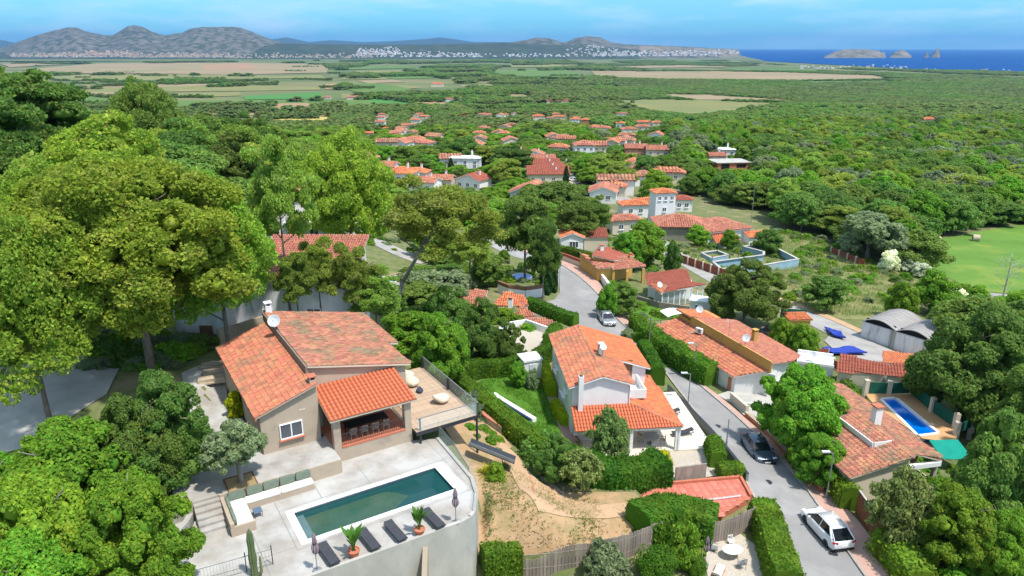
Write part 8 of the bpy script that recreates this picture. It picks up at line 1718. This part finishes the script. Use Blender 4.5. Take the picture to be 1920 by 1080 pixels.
# everything further: the wooded parts of the plain
def far_woods():
    pts = []; FP = [f[1] for f in FIELDS]
    def add(x, y, sz, h):
        z = T(x, y)
        if z < -73.9 or inpoly(x, y, coast) or inpoly(x, y - 60, coast): return
        a, b = pix(x, y, z + h * .3)
        for f in FP:
            if inpoly(a, b, f): return
        if hides(x, y, z, sz, h, 1): return
        pts.append((x, y, z - h * .08, sz, h, rng.uniform(0, 6.28)))
    for r0, r1, sp in ((380, 700, 8.5), (700, 1100, 11), (1100, 1800, 15), (1800, 3000, 22), (3000, 4600, 34), (4600, 6800, 55)):
        r = r0
        while r < r1:
            a = -.72
            while a < .72:
                aa = a + rng.uniform(-.4, .4) * sp / r; rr = r + rng.uniform(-.4, .4) * sp; x, y = rr * math.sin(aa), rr * math.cos(aa)
                n = mnoise.fractal(Vector((x * .0022, y * .0011, 2)), 1., 2., 4); px_, py_ = pix(x, y, T(x, y))
                thr = -.75 if px_ > 1150 and py_ > 150 else (-.6 if py_ > 218 else (.34 if px_ < 640 else (.05 if py_ < 150 else (-.3 if px_ > 860 else -.05))))
                fl = .5 if (px_ > 1150 and py_ < 206) else 1
                if n > thr and (r > 620 or not any(inpoly(px_, py_, w[0]) for w in WOODS)): add(x, y, sp * rng.uniform(1.0, 2.0) * (1.25 if fl < 1 else 1), min(12, sp * rng.uniform(.55, .9)) * fl * (1 if r < 2500 else 1.15))
                a += sp / r
            r += sp
    # tree lines between the fields
    for (xa, ya, xb, yb, n, h) in ((185,160,330,155,30,11),(315,156,425,153,40,13),(330,145,420,146,24,9),(190,152,330,156,24,10),(310,152,425,150,30,10),(425,153,500,148,20,11),(470,156,520,154,12,9),(550,146,620,148,16,9),(165,178,215,182,10,9),(290,181,330,178,9,9),(375,196,480,203,14,8),(630,165,700,163,12,9),(355,238,380,239,4,5),(420,238,480,238,8,5),(550,216,620,214,10,6),(200,134,250,134,9,7),(90,146,130,150,9,9)):
        for k in range(n):
            t = k / (n - 1); p = G(xa + (xb - xa) * t, ya + (yb - ya) * t + 3 + rng.uniform(-.6, .6)); pts.append((p.x, p.y, p.z - .5, h * rng.uniform(.9, 1.6), h * rng.uniform(.7, 1.1), rng.uniform(0, 6.28)))
    for k in range(40):
        x0, y0, n = rng.uniform(-40, 1150), rng.uniform(124, 214), rng.randint(8, 26); d = G(x0, y0).length
        for j in range(n):
            p = G(x0 + j * rng.uniform(4.5, 6.5) * 1100 / d * 1.2, y0 + rng.uniform(-.5, .5))
            if p.y > 600 and p.z > -74 and not hides(p.x, p.y, p.z, 8, 7, 1): pts.append((p.x, p.y, p.z - .5, 9 * rng.uniform(.9, 1.7), 8 * rng.uniform(.6, 1.1), rng.uniform(0, 6.28)))
    return pts
fw_ = far_woods(); fk = {}
for q in fw_: v = mnoise.fractal(Vector((q[0] * .004, q[1] * .002, 9)), 1, 2, 3) + rng.uniform(-.25, .25); fk.setdefault('far_b' if v < -.12 else ('far_c' if v > .25 else 'far_a'), []).append(q)
for k, v in fk.items(): scatter('far_woodland', v, [k])
print('trees', len(CAND), 'far', len(fw_))
# undergrowth that nobody could count: low shrubs over the open ground
ug = []
def under(poly, n, sz, keepoff=None):
    w = [G(*p) for p in poly]; ph = [(p.x, p.y) for p in w]; x0 = min(p[0] for p in ph); x1 = max(p[0] for p in ph); y0 = min(p[1] for p in ph); y1 = max(p[1] for p in ph); c = 0; tries = 0
    while c < n and tries < n * 8:
        tries += 1; x, y = rng.uniform(x0, x1), rng.uniform(y0, y1); s_ = rng.uniform(*sz)
        if inpoly(x, y, ph) and not hides(x, y, T(x, y), s_, s_ * .6, 0): ug.append((x, y, T(x, y) - .15, s_, s_ * rng.uniform(.45, .75), rng.uniform(0, 6.28))); c += 1
under([(1255,470),(1440,428),(1560,450),(1700,520),(1790,560),(1700,590),(1530,590),(1400,530),(1300,480)], 260, (.8, 2.4))
under([(690,560),(840,480),(930,540),(1010,640),(960,680),(830,690),(760,650)], 160, (1.5, 3))
under([(1700,930),(1920,900),(2080,950),(2080,1250),(1900,1250),(1740,1060)], 420, (1., 2.4))
under([(1800,740),(1920,700),(2080,700),(2080,950),(1850,920)], 120, (1.5, 3))
under([(0,860),(340,840),(300,1000),(320,1140),(-60,1160),(-150,900)], 260, (1.2, 2.8))
under([(1730,520),(1800,545),(2040,600),(2040,700),(1800,640),(1740,590)], 160, (1.5, 3.4))
under([(-100,500),(420,480),(420,640),(330,700),(150,660),(-100,690)], 200, (1.5, 3.))
under([(860,760),(900,760),(960,830),(940,850),(900,860)], 26, (.5, 1.2))
for pl_g, n_g in (([(1120,520),(1210,560),(1330,600),(1300,620),(1200,600),(1150,560)],50),([(1130,400),(1240,420),(1290,470),(1240,540),(1120,470)],160),([(930,490),(1030,500),(1040,540),(960,560),(900,560)],60),([(1560,700),(1650,740),(1620,760),(1540,720)],30),([(1170,620),(1220,640),(1260,700),(1230,720)],24),([(470,420),(680,440),(690,520),(480,560)],80),([(620,380),(900,380),(960,440),(880,480),(640,460)],160),([(160,640),(400,640),(330,700),(160,690)],60),([(1560,780),(1800,880),(1800,930),(1600,930),(1560,880)],60)): under(pl_g, n_g, (.6, 1.8))
scatter('undergrowth', ug, ['bush', 'bush_dark', 'bush', 'bush_olive'])
